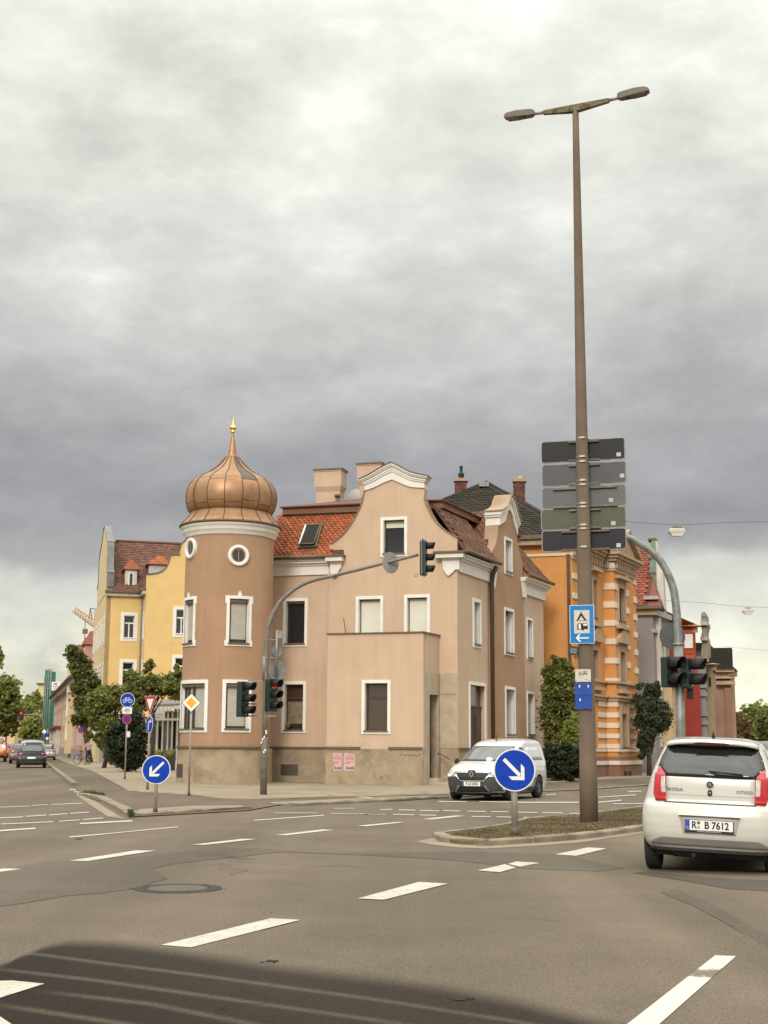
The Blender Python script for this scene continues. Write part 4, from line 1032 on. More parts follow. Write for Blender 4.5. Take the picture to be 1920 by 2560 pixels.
# gutters and pipes
def gutter(P0, P1, r=.075):
    mb = MB(); mb.cyl(P0, P1, r, n=10); return mb
mb = gutter(FB.P(aT + .35, zE + .05, .38), FB.P(aL - .02, zE + .05, .38)); H.part('gutter', mb, m_ledge)
mb = gutter(FR.P(-.1, zC + .10, .40), FR.P(r1 + .42, zC + .10, .40)); H.part('gutter', mb, m_ledge)
mb = gutter(FR.P(r2 - .45, zC + .10, .42), FR.P(rend + .35, zC + .10, .42)); H.part('gutter', mb, m_ledge)
xp = FB.px(678, 1500)[0]
mb = MB(); mb.tube([FB.P(xp + .12, zE, .35), FB.P(xp + .1, zE - .25, .3), FB.P(xp, zE - .5, .14), FB.P(xp, zE - 1, .12), FB.P(xp, .1, .12)], .055, 10); H.part('downpipe', mb, m_pipe)
xp = r1 - .02
mb = MB(); mb.tube([FR.P(xp, zC - .05, .38), FR.P(xp, zC - .35, .22), FR.P(xp, zC - .8, .15), FR.P(xp, .1, .15)], .085, 10); H.part('downpipe', mb, m_pipe)
# ---- mansard roof
ins = 1.15; zM = FB.px(780, 1284, -ins)[1]
print('mansard top', zM, 'rise', zM - zE)
over = .30
def tile_mesh(w, l, t=.018):
    """one plain clay tile, slightly arched, rounded tail: local x across, y up the slope, z out"""
    mb = MB(); n = 4; V = []
    for j, (yy, sc) in enumerate(((l, 1), (.10 * l, 1), (0.0, .62))):
        for i in range(n + 1):
            s = (i / n - .5); V.append((s * w * .96 * sc, yy + (.012 * (1 - (2 * s) ** 2) if j == 2 else 0), .022 * (1 - (2 * s) ** 2) + (.020 if j else 0)))
    m = n + 1; fs = [(j * m + i, j * m + i + 1, (j + 1) * m + i + 1, (j + 1) * m + i) for j in range(2) for i in range(n)]
    k = len(V); V += [(x, y, z - t) for x, y, z in V]
    fs += [(k + 2 * m + i, k + 2 * m + i + 1, 2 * m + i + 1, 2 * m + i) for i in range(n)]
    fs += [(k + m, k + 2 * m, 2 * m, m), (k + 2 * m - 1, k + 3 * m - 1, 3 * m - 1, 2 * m - 1)]
    mb.add(V, fs, True); return mb
def slope_frame(F, a, z_e, d_e, z_t, d_t):
    B = F.P(a, z_e, d_e); Tt = F.P(a, z_t, d_t); yv = (Tt - B).normalized(); xv = Vector((F.u.x, F.u.y, 0)); zv = xv.cross(yv).normalized()
    return B, xv, yv, zv, (Tt - B).length
def slope_sheet(F, a0, a1, b0, b1, z_e, d_e, z_t, d_t, mt, name='roof', th=.06):
    c = [F.P(a0, z_e, d_e), F.P(a1, z_e, d_e), F.P(b1, z_t, d_t), F.P(b0, z_t, d_t)]
    nrm = (c[1] - c[0]).cross(c[3] - c[0]).normalized() * th
    if nrm.z > 0: nrm = -nrm
    mb = MB(); mb.box8([q + nrm for q in c] + c); return H.part(name, mb, mt)
def tiles(th, F, a0, a1, z_e, d_e, z_t, d_t, tw, tl, mt, parent, keep, indiv=0, jit=.004):
    """lay tile courses; keep(a, f) says whether the tile centre is on the slope; the first `indiv` become single parts"""
    me = mesh_of('roof_tile', tile_mesh(tw, tl * 1.25), mt); rows = []
    B, xv, yv, zv, Ln = slope_frame(F, a0, z_e, d_e, z_t, d_t)
    proto = tile_mesh(tw, tl * 1.25); rr = random.Random(int(a0 * 10) + 5); place = []
    nr = int(Ln / tl); nc = int((a1 - a0) / tw)
    for j in range(nr):
        for i in range(-1, nc + 1):
            a = (i + .5 + (.5 if j % 2 else 0)) * tw
            if a < 0 or a > (a1 - a0) or not keep(a0 + a, j * tl / Ln): continue
            p = B + xv * a + yv * (j * tl) + zv * .008
            Mx = Matrix((xv, yv, zv)).transposed().to_4x4(); Mx.translation = p + zv * rr.uniform(0, jit)
            Mx = Mx @ Matrix.Rotation(rr.uniform(-.03, .03), 4, 'Z') @ Matrix.Rotation(-.03, 4, 'X')
            place.append(Mx)
    rr.shuffle(place) if 0 else None
    for Mx in place[:indiv]: th.inst('roof_tile', me, Mx, parent)
    rest = place[indiv:]
    if rest:
        mb = MB()
        for Mx in rest: mb.merge(MB().merge(proto).x(Mx) if 0 else _xf(proto, Mx))
        th.part('roof_tiles', mb, mt, parent, kind='stuff')
def _xf(p, Mx):
    m = MB(); m.v = [Mx @ q for q in p.v]; m.f = list(p.f); m.sm = list(p.sm); return m
m_under = mk('roof_felt', (.10, .04, .025), rough=.95)
ro = slope_sheet(FB, aT - .2, aL + .6, aT + .4, aL + .6, zE + .06, over, zM, -ins, m_under)
zs0, zs1 = FB.px(775, 1371, -.4)[1], FB.px(775, 1316, -.75)[1]
def slope_px(x, y):
    # point on the slope plane for a pixel: solve along
    r = ray(x, y); B, xv, yv, zv, Ln = slope_frame(FB, 0, zE + .06, over, zM, -ins); t = (B - CAMP).dot(zv) / r.dot(zv); h = CAMP + r * t
    return (h - B).dot(xv), (h - B).dot(yv) / Ln, Ln
sk = [slope_px(*q) for q in ((752, 1370), (789, 1370), (801, 1318), (766, 1318))]
sa0 = min(sk[0][0], sk[3][0]); sa1 = max(sk[1][0], sk[2][0]); sf0 = (sk[0][1] + sk[1][1]) / 2; sf1 = (sk[2][1] + sk[3][1]) / 2; Ln = sk[0][2]
print('skylight', sa0, sa1, sf0, sf1, Ln)
def gable_a(z):
    for p, q in zip(GL, GL[1:]):
        if min(p[1], q[1]) <= z <= max(p[1], q[1]): return p[0] + (q[0] - p[0]) * (z - p[1]) / ((q[1] - p[1]) or 1)
    return aL if z < GL[0][1] else GL[-1][0]
tiles(H, FB, aT + .1, aL + 1.15, zE + .07, over, zM, -ins, .20, .135, m_tile, ro,
      lambda a, f: not (sa0 - .12 < a < sa1 + .05 and sf0 - .06 < f < sf1 + .0) and a < gable_a(lerp(zE, zM, f)) + .12 + f * .55, indiv=300)
# skylight
B, xv, yv, zv, Ln = slope_frame(FB, 0, zE + .06, over, zM, -ins)
Ms = Matrix((xv, yv, zv)).transposed().to_4x4(); Ms.translation = B
S = lambda a, f, d: Ms @ Vector((a, f * Ln, d))
def sbox(mb, a0, a1, f0, f1, d0, d1): return mb.box8([S(a0, f0, d0), S(a1, f0, d0), S(a1, f1, d0), S(a0, f1, d0), S(a0, f0, d1), S(a1, f0, d1), S(a1, f1, d1), S(a0, f1, d1)])
e = .07; fe = e / Ln
mb = MB(); sbox(mb, sa0 - e, sa0, sf0 - fe, sf1 + fe, 0, .14); sbox(mb, sa1, sa1 + e, sf0 - fe, sf1 + fe, 0, .14); sbox(mb, sa0, sa1, sf0 - fe, sf0, 0, .14); sbox(mb, sa0, sa1, sf1, sf1 + fe, 0, .14)
so = H.part('skylight', mb, m_ledge); mb = MB(); sbox(mb, sa0, sa1, sf0, sf1, .03, .05); H.part('pane', mb, m_black, so)
mb = MB()
# sash tilted open
ts = [S(sa0 + .02, sf1, .15), S(sa1 - .02, sf1, .15), S(sa1 - .02, sf0, .24), S(sa0 + .02, sf0, .24)]
mb.cyl(ts[0], ts[3], .04, n=6)
H.part('open_sash', mb, m_frame_w, so)
mb = MB()
for (p, q) in ((1, 2), (3, 2), (0, 1)): mb.cyl(ts[p], ts[q], .03, n=6)
H.part('open_sash', mb, m_ledge, so); mb = MB(); mb.add(ts, [(0, 1, 2, 3)]); H.part('sash_pane', mb, m_dark, so)
mb = MB(); sbox(mb, sa0 - .25, sa1 + .0, sf1 + fe, sf1 + fe * 1.8, .0, .05); H.part('flashing', mb, m_ledge, so)
mb = MB(); sbox(mb, sa0 - .1, sa1 + .1, sf0 - fe * 3, sf0 - fe, .02, .045); H.part('flashing', mb, mk('lead', (.10, .07, .055), rough=.7), so)
# right slope
ro2 = slope_sheet(FR, .0, r1 + .30, .43, r1 + .3, zC + .10, over + .02, zM, -ins, m_under)
slope_sheet(FR, r2 - .10, rend + .1, r2 - .1, rend - .7, zC + .10, over + .02, zM, -ins, m_under)
g2lo = r1 + .2; g2hi = r2
tiles(H, FR, .05, rend + .1, zC + .12, over + .04, zM, -ins, .22, .15, m_tileb, ro2,
      lambda a, f: not (r1 + .38 < a < r2 - .05) and a > .12 + min(f * 2.5, .38) and a < rend + .05 - f * .7, indiv=0)
# cross roof behind side gable
mb = MB(); cxa = (r1 + r2) / 2 + .1; zr = max(p[1] for p in LOW2) - .05
pts = [FR.P(r1 + .25, zC + .5, -.30), FR.P(cxa, zr, -.30), FR.P(r2 - .1, zC + .5, -.30), FR.P(r1 + .25, zC + .5, -3.2), FR.P(cxa, zr, -3.2), FR.P(r2 - .1, zC + .5, -3.2)]
mb.add(pts, [(0, 1, 4, 3), (1, 2, 5, 4), (0, 2, 1), (3, 4, 5)]); H.part('cross_roof', mb, m_under)
proto = tile_mesh(.2, .19); mb = MB()
for sgn, (A0, A1) in ((1, (pts[0], pts[1])), ):
    yv = (A1 - A0).normalized(); xv = (pts[3] - A0).normalized(); zv = xv.cross(yv)
    if zv.z < 0: zv = -zv; 
    xv2 = yv.cross(zv); Lr = (A1 - A0).length
    for j in range(int(Lr / .15)):
        for i in range(14):
            p = A0 + (pts[3] - A0).normalized() * ((i + .5 * (j % 2) + .5) * .2) + yv * (j * .15) + zv * .01
            Mx = Matrix((xv2, yv, zv)).transposed().to_4x4(); Mx.translation = p; mb.merge(_xf(proto, Mx))
H.part('roof_tiles', mb, m_tileb, kind='stuff')
# roof behind the front gable
mb = MB(); cA = (aL + aA) / 2 - .05; zc_ = CAP[len(CAP) // 2][1] - 1.2
pts = [FA.P(aL + .3, zE, -.40), FA.P(cA, zM + .45, -.40), FA.P(aA - .3, zE, -.40), FA.P(aL + .3, zE, -3), FA.P(cA, zM + .45, -3), FA.P(aA - .3, zE, -3)]
mb.add(pts, [(0, 1, 4, 3), (1, 2, 5, 4), (0, 2, 1)]); H.part('cross_roof', mb, m_under)
# low upper roof with its fascia
zU = zM + .30
q0 = FB.P(aT + .4, 0, -ins + .12); 
def ringpt(da, F2): return None
c00 = FB.P(aT + .3, zM, -ins + .14); c10 = FA.P(aA - ins + .1, zM, -ins); 
c10 = FR.P(ins * .9, zM, -ins + .14); c11 = FR.P(rend - .2, zM, -ins + .14); c01 = c00 + (c11 - c10)
mb = MB(); P4 = [c00, c10, c11, c01]
upz = lambda p, dz: Vector((p.x, p.y, p.z + dz))
for i in range(4):
    a, b = P4[i], P4[(i + 1) % 4]; mb.add([a, b, upz(b, .30), upz(a, .30)], [(0, 1, 2, 3)])
H.part('fascia', mb, mk('fascia_brown', (.24, .115, .07), (.18, .08, .05), 2, rough=.7))
mb = MB(); cen = (c00 + c10 + c11 + c01) / 4
def toward(p, d): q = (cen - p); q.z = 0; return p + q.normalized() * d
rim_ = [toward(p, -.14) for p in P4]; top = [toward(p, 3.6) for p in P4]
V = [upz(p, .30) for p in rim_] + [upz(p, 1.02) for p in top] + [upz(p, .25) for p in rim_]
mb.add(V, [(0, 1, 5, 4), (1, 2, 6, 5), (2, 3, 7, 6), (3, 0, 4, 7), (4, 5, 6, 7), (8, 9, 1, 0), (9, 10, 2, 1), (10, 11, 3, 2), (11, 8, 0, 3), (8, 11, 10, 9)]); H.part('upper_roof', mb, m_redmetal)
mb = MB(); a, b = c00, c10
mb.tube([upz(a, .0) + Vector((0, -.04, -.02)), upz(b, .0) + Vector((0, -.04, -.02))], .035, 6); H.part('roof_flashing', mb, m_ledge)
# chimneys
def chimney(th, F, x0, x1, yt, yb, dd, mt, dep=.6, flare=True, capm=None, bricks=False):
    a0, _ = F.px(x0, (yt + yb) / 2, -dd); a1, _ = F.px(x1, (yt + yb) / 2, -dd); zt = F.px((x0 + x1) / 2, yt, -dd)[1]; zb = F.px((x0 + x1) / 2, yb, -dd)[1] - 1.2
    mb = MB(); g = .10 if flare else 0
    if flare:
        rings = []
        for z, e in ((zb, 0), (zt - .95, 0), (zt - .72, .085), (zt - .06, .085), (zt - .05, .11), (zt, .11)):
            rings.append([F.P(a0 + .1 - e, z, -dd + e), F.P(a1 - .1 + e, z, -dd + e), F.P(a1 - .1 + e, z, -dd - dep - e), F.P(a0 + .1 - e, z, -dd - dep - e)])
        V = [p for r_ in rings for p in r_]; fs = []
        for k in range(len(rings) - 1):
            for i in range(4): fs.append((k * 4 + i, k * 4 + (i + 1) % 4, k * 4 + 4 + (i + 1) % 4, k * 4 + 4 + i))
        e = (len(rings) - 1) * 4; fs.append((e, e + 1, e + 2, e + 3)); mb.add(V, fs)
    else: mb.fbox(F, a0, a1, zb, zt, -dd - dep, -dd)
    o = th.part('chimney', mb, mt)
    mb = MB(); mb.fbox(F, a0 - .04, a1 + .04, zt + .002, zt + .07, -dd - dep - .14, -dd + .14); th.part('chimney_cap', mb, capm or m_ledge, o)
    return o, (a0, a1, zt)
chimney(H, FB, 786, 855, 1176, 1262, 4.6, m_tan)
chimney(H, FB, 893, 955, 1161, 1262, 5.6, m_tan)
p = FB.P(FB.px(843.5, 1250, -4.2)[0], 0, -4.2); zz = FB.px(843, 1243, -4.2)[1]
mb = MB(); mb.cyl((p.x, p.y, zz - .6), (p.x, p.y, zz), .09, n=10); mb.cyl((p.x, p.y, zz), (p.x, p.y, zz + .12), .13, n=10); H.part('vent_pipe', mb, m_ledge)
p = FB.P(FB.px(859, 1250, -4.2)[0], 0, -4.2); mb = MB(); mb.cyl((p.x, p.y, zz - .6), (p.x, p.y, zz - .1), .025, n=6); mb.box(p.x - .12, p.x + .12, p.y - .02, p.y + .02, zz - .16, zz - .12); H.part('antenna_mount', mb, m_galv)
# satellite dish
da, dz = FB.px(884, 1241, -4.0); dp = FB.P(da, dz, -4.0)
mb = MB(); prof = [(0.001, .09)] + [(.36 * k / 6, .09 * (1 - (k / 6) ** 2)) for k in range(1, 7)]
mb.lathe((0, 0, 0), prof, 24); Md = Matrix.Translation(dp) @ Matrix.Rotation(R(-38), 4, 'Z') @ Matrix.Rotation(R(70), 4, 'X') ; mb.x(Md)
dsh = H.part('satellite_dish', mb, mk('dish_grey', (.30, .28, .26), rough=.5)); mb = MB(); mb.cyl(dp + Vector((0, .1, -.8)), dp + Vector((0, .08, 0)), .03, n=6); mb.tube([dp + Vector((.1, .0, -.3)), dp + Vector((.35, -.15, -.1)), dp + Vector((.42, -.2, .1))], .015, 5); H.part('dish_arm', mb, m_galv, dsh)

# ---- round tower
Rt = TR
zr0 = tz(1322)                      # eaves rim
def ta(deg): return R(deg) * Rt
def near_z(py, ph):                 # height on the tower skin at angle ph for row py
    q = FT.P(R(ph) * Rt, 0); return Zat((q.x, q.y), py)
tw1 = (ta(20.5 - 12.5), ta(20.5 + 12.5), near_z(1608, 20), near_z(1497, 20))
tw2 = (ta(-56 - 13), ta(-56 + 13), near_z(1609, -56), near_z(1500, -56))
tg1 = (ta(20.5 - 14.5), ta(20.5 + 14.5), near_z(1822, 20), near_z(1708, 20))
tg2 = (ta(-75), ta(-21), near_z(1822, -50), near_z(1709, -50))
mb = MB(); mb.gridwall(FT, -pi * Rt, pi * Rt * .999, zP, zr0 - .25, [tw1, tw2, tg1, tg2], -.3, 0, step=.16); H.part('tower_wall', mb, m_brown)
for w_ in (tw1, tw2): window(H, FT, *w_, kind='shut', sur=.11, rec=.16, down=.93, ear=True)
window(H, FT, *tg1, kind='shut', sur=.13, rec=.16, down=.96)
wo = window(H, FT, *tg2, kind='shut', sur=.13, rec=.16, down=.97, label='wide three part bay window with grey shutters')
mb = MB()
for f in (.22, .40, .62): a = lerp(tg2[0], tg2[1], f); mb.fbox(FT, a - .035, a + .035, tg2[2], tg2[3], -.13, -.06)
H.part('mullion', mb, m_frame_b, wo)
mb = MB(); mb.gridwall(FT, -pi * Rt, pi * Rt * .999, 0, zP - .002, [], -.2, .10, step=.2); pt_ = H.part('plinth', mb, m_plinth)
mb = MB(); mb.fbox(FT, ta(-150), ta(60), zP, zP + .07, -.02, .17); H.part('ledge', mb, m_ledge, pt_)
z0_, z1_ = near_z(1943, -62), near_z(1910, -62); mb = MB(); mb.fbox(FT, ta(-73), ta(-52), z0_, z1_, .09, .115); o_ = H.part('cellar_vent', mb, mk('vent_dark', (.075, .06, .05), rough=.8))
for ph, py in ((17.6, 1388.9), (-54, 1371)):
    zc = near_z(py, ph); c = FT.P(R(ph) * Rt, zc, 0); nrm = Vector((sin(R(ph)), -cos(R(ph)), 0))
    Mx = frame(c, (cos(R(ph)), sin(R(ph))), nrm)
    mb = MB(); prof = [(.27, -.2), (.27, .05), (.30, .075), (.385, .075), (.40, .05), (.40, -.06)]
    Ml = Mx @ Matrix.Rotation(0, 4, 'Z')
    mb.lathe((0, 0, 0), prof, 36); o_ = H.part('round_window', mb.x(Ml), m_white)
    mb = MB(); mb.lathe((0, 0, 0), [(.272, -.02), (.23, .0), (.22, .012), (.22, -.02)], 32); mb.box(-.012, .012, -.22, .22, .0, .015); H.part('frame', mb.x(Ml), m_post, o_)
    mb = MB(); mb.lathe((0, 0, 0), [(.225, .004), (.001, .004)], 32); H.part('pane', mb.x(Ml), m_glassb, o_)
mb = MB(); mb.lathe((tcen.x, tcen.y, 0), [(Rt - .05, zr0 - .46), (Rt + .03, zr0 - .45), (Rt + .035, zr0 - .41), (Rt + .06, zr0 - .38), (Rt + .065, zr0 - .33), (Rt + .13, zr0 - .28), (Rt + .15, zr0 - .24), (Rt + .15, zr0 - .12), (Rt + .22, zr0 - .08), (Rt + .22, zr0 - .02), (Rt - .05, zr0 - .02)], 72)
H.part('tower_cornice', mb, m_white)
mb = MB(); mb.lathe((tcen.x, tcen.y, 0), [(Rt - .05, zr0 - .015), (Rt + .25, zr0 - .015), (Rt + .285, zr0 + .01), (Rt + .285, zr0 + .055), (Rt + .20, zr0 + .07), (Rt - .1, zr0 + .09)], 72); H.part('tower_gutter', mb, m_ledge)
# dome profile in metres, measured at the axis plane
scd = (TP.px(600, 1250)[0] - TP.px(500, 1250)[0]) / 100 / 2.765
def dz_(yc): return TP.px(570, 1000 + yc / 2.765)[1]
prof = [(Rt + .235, zr0 + .06), (326 * scd, dz_(858)), (302 * scd, dz_(835)), (285 * scd, dz_(812)), (277 * scd, dz_(790))]
bulge = [(272, 796), (290, 782), (304, 755), (313, 720), (316, 685), (313, 655), (303, 622), (286, 592), (262, 565), (232, 545), (200, 528), (168, 512), (140, 494), (115, 474), (92, 452), (72, 430), (54, 408), (42, 395)]
spire = [(36, 400), (31, 380), (27, 355), (21, 310), (14, 275), (8, 245)]
bp = [(r * scd, dz_(y)) for r, y in bulge]; sp_ = [(r * scd, dz_(y)) for r, y in spire]
C3 = (tcen.x, tcen.y, 0)
mb = MB(); mb.lathe(C3, [(r - .03, z) for r, z in prof] + [(r - .03, z) for r, z in bp], 64); dome = H.part('dome', mb, m_copseam)
def plen(pr):
    L = [0]
    for a, b in zip(pr, pr[1:]): L.append(L[-1] + math.hypot(b[0] - a[0], b[1] - a[1]))
    return L
def pat(pr, L, t):
    d = t * L[-1]
    for i in range(len(pr) - 1):
        if d <= L[i + 1] + 1e-9:
            k = (d - L[i]) / (L[i + 1] - L[i]); return (lerp(pr[i][0], pr[i + 1][0], k), lerp(pr[i][1], pr[i + 1][1], k))
    return pr[-1]
def sheet_patch(pr, L, t0, t1, p0, p1, th=.02, nt=5, na=5):
    mb = MB(); V = []; fs = []
    for j in range(nt + 1):
        r, z = pat(pr, L, lerp(t0, t1, j / nt))
        for i in range(na + 1):
            ph = lerp(p0, p1, i / na); V.append((C3[0] + r * sin(ph), C3[1] - r * cos(ph), z))
    for j in range(nt):
        for i in range(na): fs.append((j * (na + 1) + i, j * (na + 1) + i + 1, (j + 1) * (na + 1) + i + 1, (j + 1) * (na + 1) + i))
    mb.add(V, fs, True)
    # turned-down edges give each sheet its thickness
    c = Vector((C3[0], C3[1], 0)); E = []
    bd = [(0, i) for i in range(na + 1)] + [(j, na) for j in range(1, nt + 1)] + [(nt, i) for i in range(na - 1, -1, -1)] + [(j, 0) for j in range(nt - 1, 0, -1)]
    idx = [j * (na + 1) + i for j, i in bd]; W_ = [Vector(V[k]) for k in idx]
    inn = []
    for w_ in W_:
        q = w_ - Vector((C3[0], C3[1], w_.z)); inn.append(w_ - q.normalized() * th)
    n = len(W_); mb.add(W_ + inn, [(i, (i + 1) % n, n + (i + 1) % n, n + i) for i in range(n)])
    return mb
NS = 16; Lb = plen(bp); Lp = plen(prof); rr = random.Random(5)
offs = R(-24.5)
seam = MB()
for k in range(NS):
    p0 = offs + 2 * pi * k / NS; p1 = p0 + 2 * pi / NS; g = .006
    vis = True
    j1 = (.10 if k % 2 else .13); j2 = .42 + (.035 if k % 2 else -.015); j3 = .64 + (.03 if k % 2 else -.02)
    cuts = [0, j1, j2 + .0, j3, 1]
    for q in range(4):
        lbl = None; mt = m_copper
        if q == 2 and k == 2: mt = m_copdark; lbl = 'dark weathered replacement sheet high on the dome'
        if q == 3 and k == 2: mt = m_copdark
        mb = sheet_patch(bp, Lb, cuts[q] + .003, cuts[q + 1] - .003, p0 + g, p1 - g)
        H.part('copper_sheet', mb, mt, dome, lbl)
    mb = sheet_patch(prof, Lp, .03, .99, p0 + g, p1 - g, nt=4); H.part('copper_sheet', mb, m_copper, dome)
    for pr, L_ in ((bp, Lb), (prof, Lp)):
        pts = [];
        for j in range(15):
            r, z = pat(pr, L_, j / 14); pts.append((C3[0] + (r + .012) * sin(p0), C3[1] - (r + .012) * cos(p0), z + .004))
        seam.tube(pts, .016, 5)
H.part('standing_seam', seam, m_copseam, dome)
mb = MB(); mb.lathe(C3, sp_, 20); mb.lathe(C3, [(42 * scd, dz_(404)), (44 * scd, dz_(396)), (36 * scd, dz_(390))], 20); H.part('spire', mb, m_copper)
fin = [(7, 248), (13, 243), (8, 238), (12, 232), (17, 222), (13, 212), (10, 207), (24, 200), (27, 194), (24, 188), (13, 178), (8, 168), (10, 164), (7, 158), (3, 152), (2.5, 120), (.5, 116)]
mb = MB(); mb.lathe(C3, [(r * scd, dz_(y)) for r, y in fin], 20); H.part('finial', mb, m_gold)
z_ = dz_(122); mb = MB(); mb.box(C3[0] - .1, C3[0] + .02, C3[1] - .01, C3[1] + .01, z_, z_ + .02); H.part('weather_vane', mb, m_ledge)
# ================================================================== OTHER BUILDINGS
vl = Vector((sin(R(-15.2)), cos(R(-15.2)))); ul = Vector((cos(R(15.2)), sin(R(15.2))))
def pfn(F):
    def f(x0, y0, x1, y1, d=0):
        xm = (x0 + x1) / 2; ym = (y0 + y1) / 2
        return (F.px(x0, ym, d)[0], F.px(x1, ym, d)[0], F.px(xm, y1, d)[1], F.px(xm, y0, d)[1])
    return f
def facade(th, F, a0, a1, z0, z1, wins, mt, name='wall', thick=.35, kind='case', wk={}):
    mb = MB(); mb.prism(F, [(a0, z0), (a1, z0), (a1, z1), (a0, z1)], -thick, 0, [w[:4] for w in wins]); o = th.part(name, mb, mt)
    for w in wins:
        k = dict(wk); k.update(w[4] if len(w) > 4 else {}); window(th, F, *w[:4], **{'kind': kind, **k})
    return o
def tile_sheet(th, B, xv, yv, W0, L0, tw, tl, mt, parent=None, keep=None):
    """joined tile courses on any slope: B corner, xv across, yv up"""
    xv = xv.normalized(); yv = yv.normalized(); zv = xv.cross(yv)
    if zv.z < 0: zv = -zv; 
    V = []; fs = []; rr = random.Random(4)
    mb = MB(); t = .035
    for j in range(int(L0 / tl)):
        for i in range(int(W0 / tw) + 1):
            a = (i + (.5 if j % 2 else 0)) * tw
            if a + tw / 2 > W0 or (keep and not keep(a, j * tl)): continue
            h = rr.uniform(0, .012)
            c = [B + xv * (a - tw * .47) + yv * (j * tl) + zv * (t * .8 + h), B + xv * a + yv * (j * tl - .04) + zv * (t + .02 + h), B + xv * (a + tw * .47) + yv * (j * tl) + zv * (t * .8 + h), B + xv * (a + tw * .47) + yv * ((j + 1) * tl) + zv * .01, B + xv * (a - tw * .47) + yv * ((j + 1) * tl) + zv * .01]
            d = [c[0] - zv * t * .9, c[1] - zv * (t + .02), c[2] - zv * t * .9]
            k = len(V); V += c + d; fs += [(k, k + 1, k + 2, k + 3, k + 4), (k + 5, k + 6, k + 1, k), (k + 6, k + 7, k + 2, k + 1)]
    mb.add(V, fs); return th.part('roof_tiles', mb, mt, parent, kind='stuff')

# ---------------- yellow house
YC = G(250, 1908); FY = Flat(YC, ul); FYs = Flat(YC, vl, (-ul.x, -ul.y))
Y = T('yellow_house', 'yellow house with brown tiled roof and curved gable behind the tower', 'house', YC)
pY = pfn(FY)
zEy = FY.px(310, 1480)[1]; aw, _ = FY.px(352, 1700)
print('yellow', YC, 'eave', zEy, 'wing at', aw)
w1 = pY(309.5, 1539, 336, 1595); w2 = pY(306, 1656, 333, 1712)
zf = w1[3] - w2[3]; w3 = (w2[0], w2[1], w2[2] - zf, w2[3] - zf)
facade(Y, FY, 0, aw, 1.4, zEy - .1, [w1, w2, w3], m_yel, wk=dict(sur=.26, rec=.22, surm=m_white))
mb = MB(); mb.fbox(FY, -.06, aw, 0, 1.39, -.3, .08); Y.part('plinth', mb, m_grey)
mb = MB(); mb.fbox(FY, -.1, aw, zEy - .35, zEy - .1, -.1, .3); Y.part('cornice', mb, m_white2); mb = MB(); mb.fbox(FY, -.15, aw + .1, zEy - .09, zEy + .08, -.1, .5); Y.part('gutter', mb, m_ledge)
# street side, seen at a grazing angle
LYs = 17.0
wins = [(1.5 + 3.3 * k, 2.7 + 3.3 * k, z, z + 1.9) for k in range(5) for z in (2.2, 2.2 + zf, 2.2 + 2 * zf)]
facade(Y, FYs, .36, LYs, 0, zEy - .1, wins, m_cream, wk=dict(sur=.25, rec=.12, surm=m_white))
mb = MB(); mb.fbox(FYs, 0, .355, 0, zEy + 1.5, -.35, .0); Y.part('corner_pier', mb, m_cream)
# stepped street gable with grey sheet coping
rz = FY.px(290, 1354, -6.5)[1]
gy = [(0, zEy), (0, zEy + 1.5), (.9, zEy + 2.0), (1.3, zEy + 4.2), (2.6, zEy + 4.8), (3.2, rz - .2), (4.6, rz + .5), (5.6, rz + 1.15), (7.2, rz + 1.15), (8.2, rz + .5), (9.6, rz - .2), (10.4, zEy + 4.8), (11.7, zEy + 4.2), (12.1, zEy + 2), (13, zEy + 1.5), (13, zEy)]
mb = MB(); mb.prism(FYs, gy, -.48, .0); Y.part('street_gable', mb, m_cream)
mb = MB()
for (p, q) in zip([(0, zEy + .35)] + gy[1:-1], gy[1:-1]):
    dx, dz = q[0] - p[0], q[1] - p[1]; l = math.hypot(dx, dz); nx, nz = -dz / l * .1, dx / l * .1
    V = [FYs.P(*pt, d) for d in (-.52, .06) for pt in ((p[0], p[1]), (q[0], q[1]), (q[0] + nx, q[1] + nz), (p[0] + nx, p[1] + nz))]
    mb.add(V, [(0, 3, 2, 1), (4, 5, 6, 7), (0, 1, 5, 4), (2, 3, 7, 6), (1, 2, 6, 5), (3, 0, 4, 7)])
Y.part('gable_coping', mb, mk('zinc', (.24, .235, .22), (.16, .155, .145), 1.4, rough=.5, metal=.5, streak=.3))
# wing in front, its curved gable
wd = 2.6
FYw = FY.off(wd); FYws = Flat(FYw.P(0, 0)[:2], -ul, None)
awl = FYw.px(367.5, 1700)[0]
pW = pfn(FYw)
gw = smooth_curve([(367, 1437), (392, 1434), (408, 1427), (419, 1414), (425, 1398), (427.7, 1388)], 4)
gpw = [FYw.px(x, y) for x, y in gw] + [FYw.px(449, 1388)] + [FYw.px(x, y) for x, y in smooth_curve([(450, 1388), (451, 1370), (458, 1356), (480, 1343), (500, 1338)], 3)]
ac = gpw[-1][0]; mir = [(2 * ac - a, z) for a, z in reversed(gpw[:-1])]
top = gpw + mir; aR = 2 * ac - gpw[0][0]
ww1 = pW(440, 1524, 468, 1585); ww2 = pW(437.5, 1645, 465, 1706)
ww3 = (ww2[0], ww2[1], ww2[2] - zf, ww2[3] - zf)
mb = MB(); mb.prism(FYw, [(gpw[0][0], 0), (aR, 0)] + list(reversed(top)), -.4, 0, [ww1, ww2, ww3]); Y.part('wing_gable_wall', mb, m_yel)
for w in (ww1, ww2, ww3): window(Y, FYw, *w, kind='case', sur=.26, rec=.22)
mb = MB()
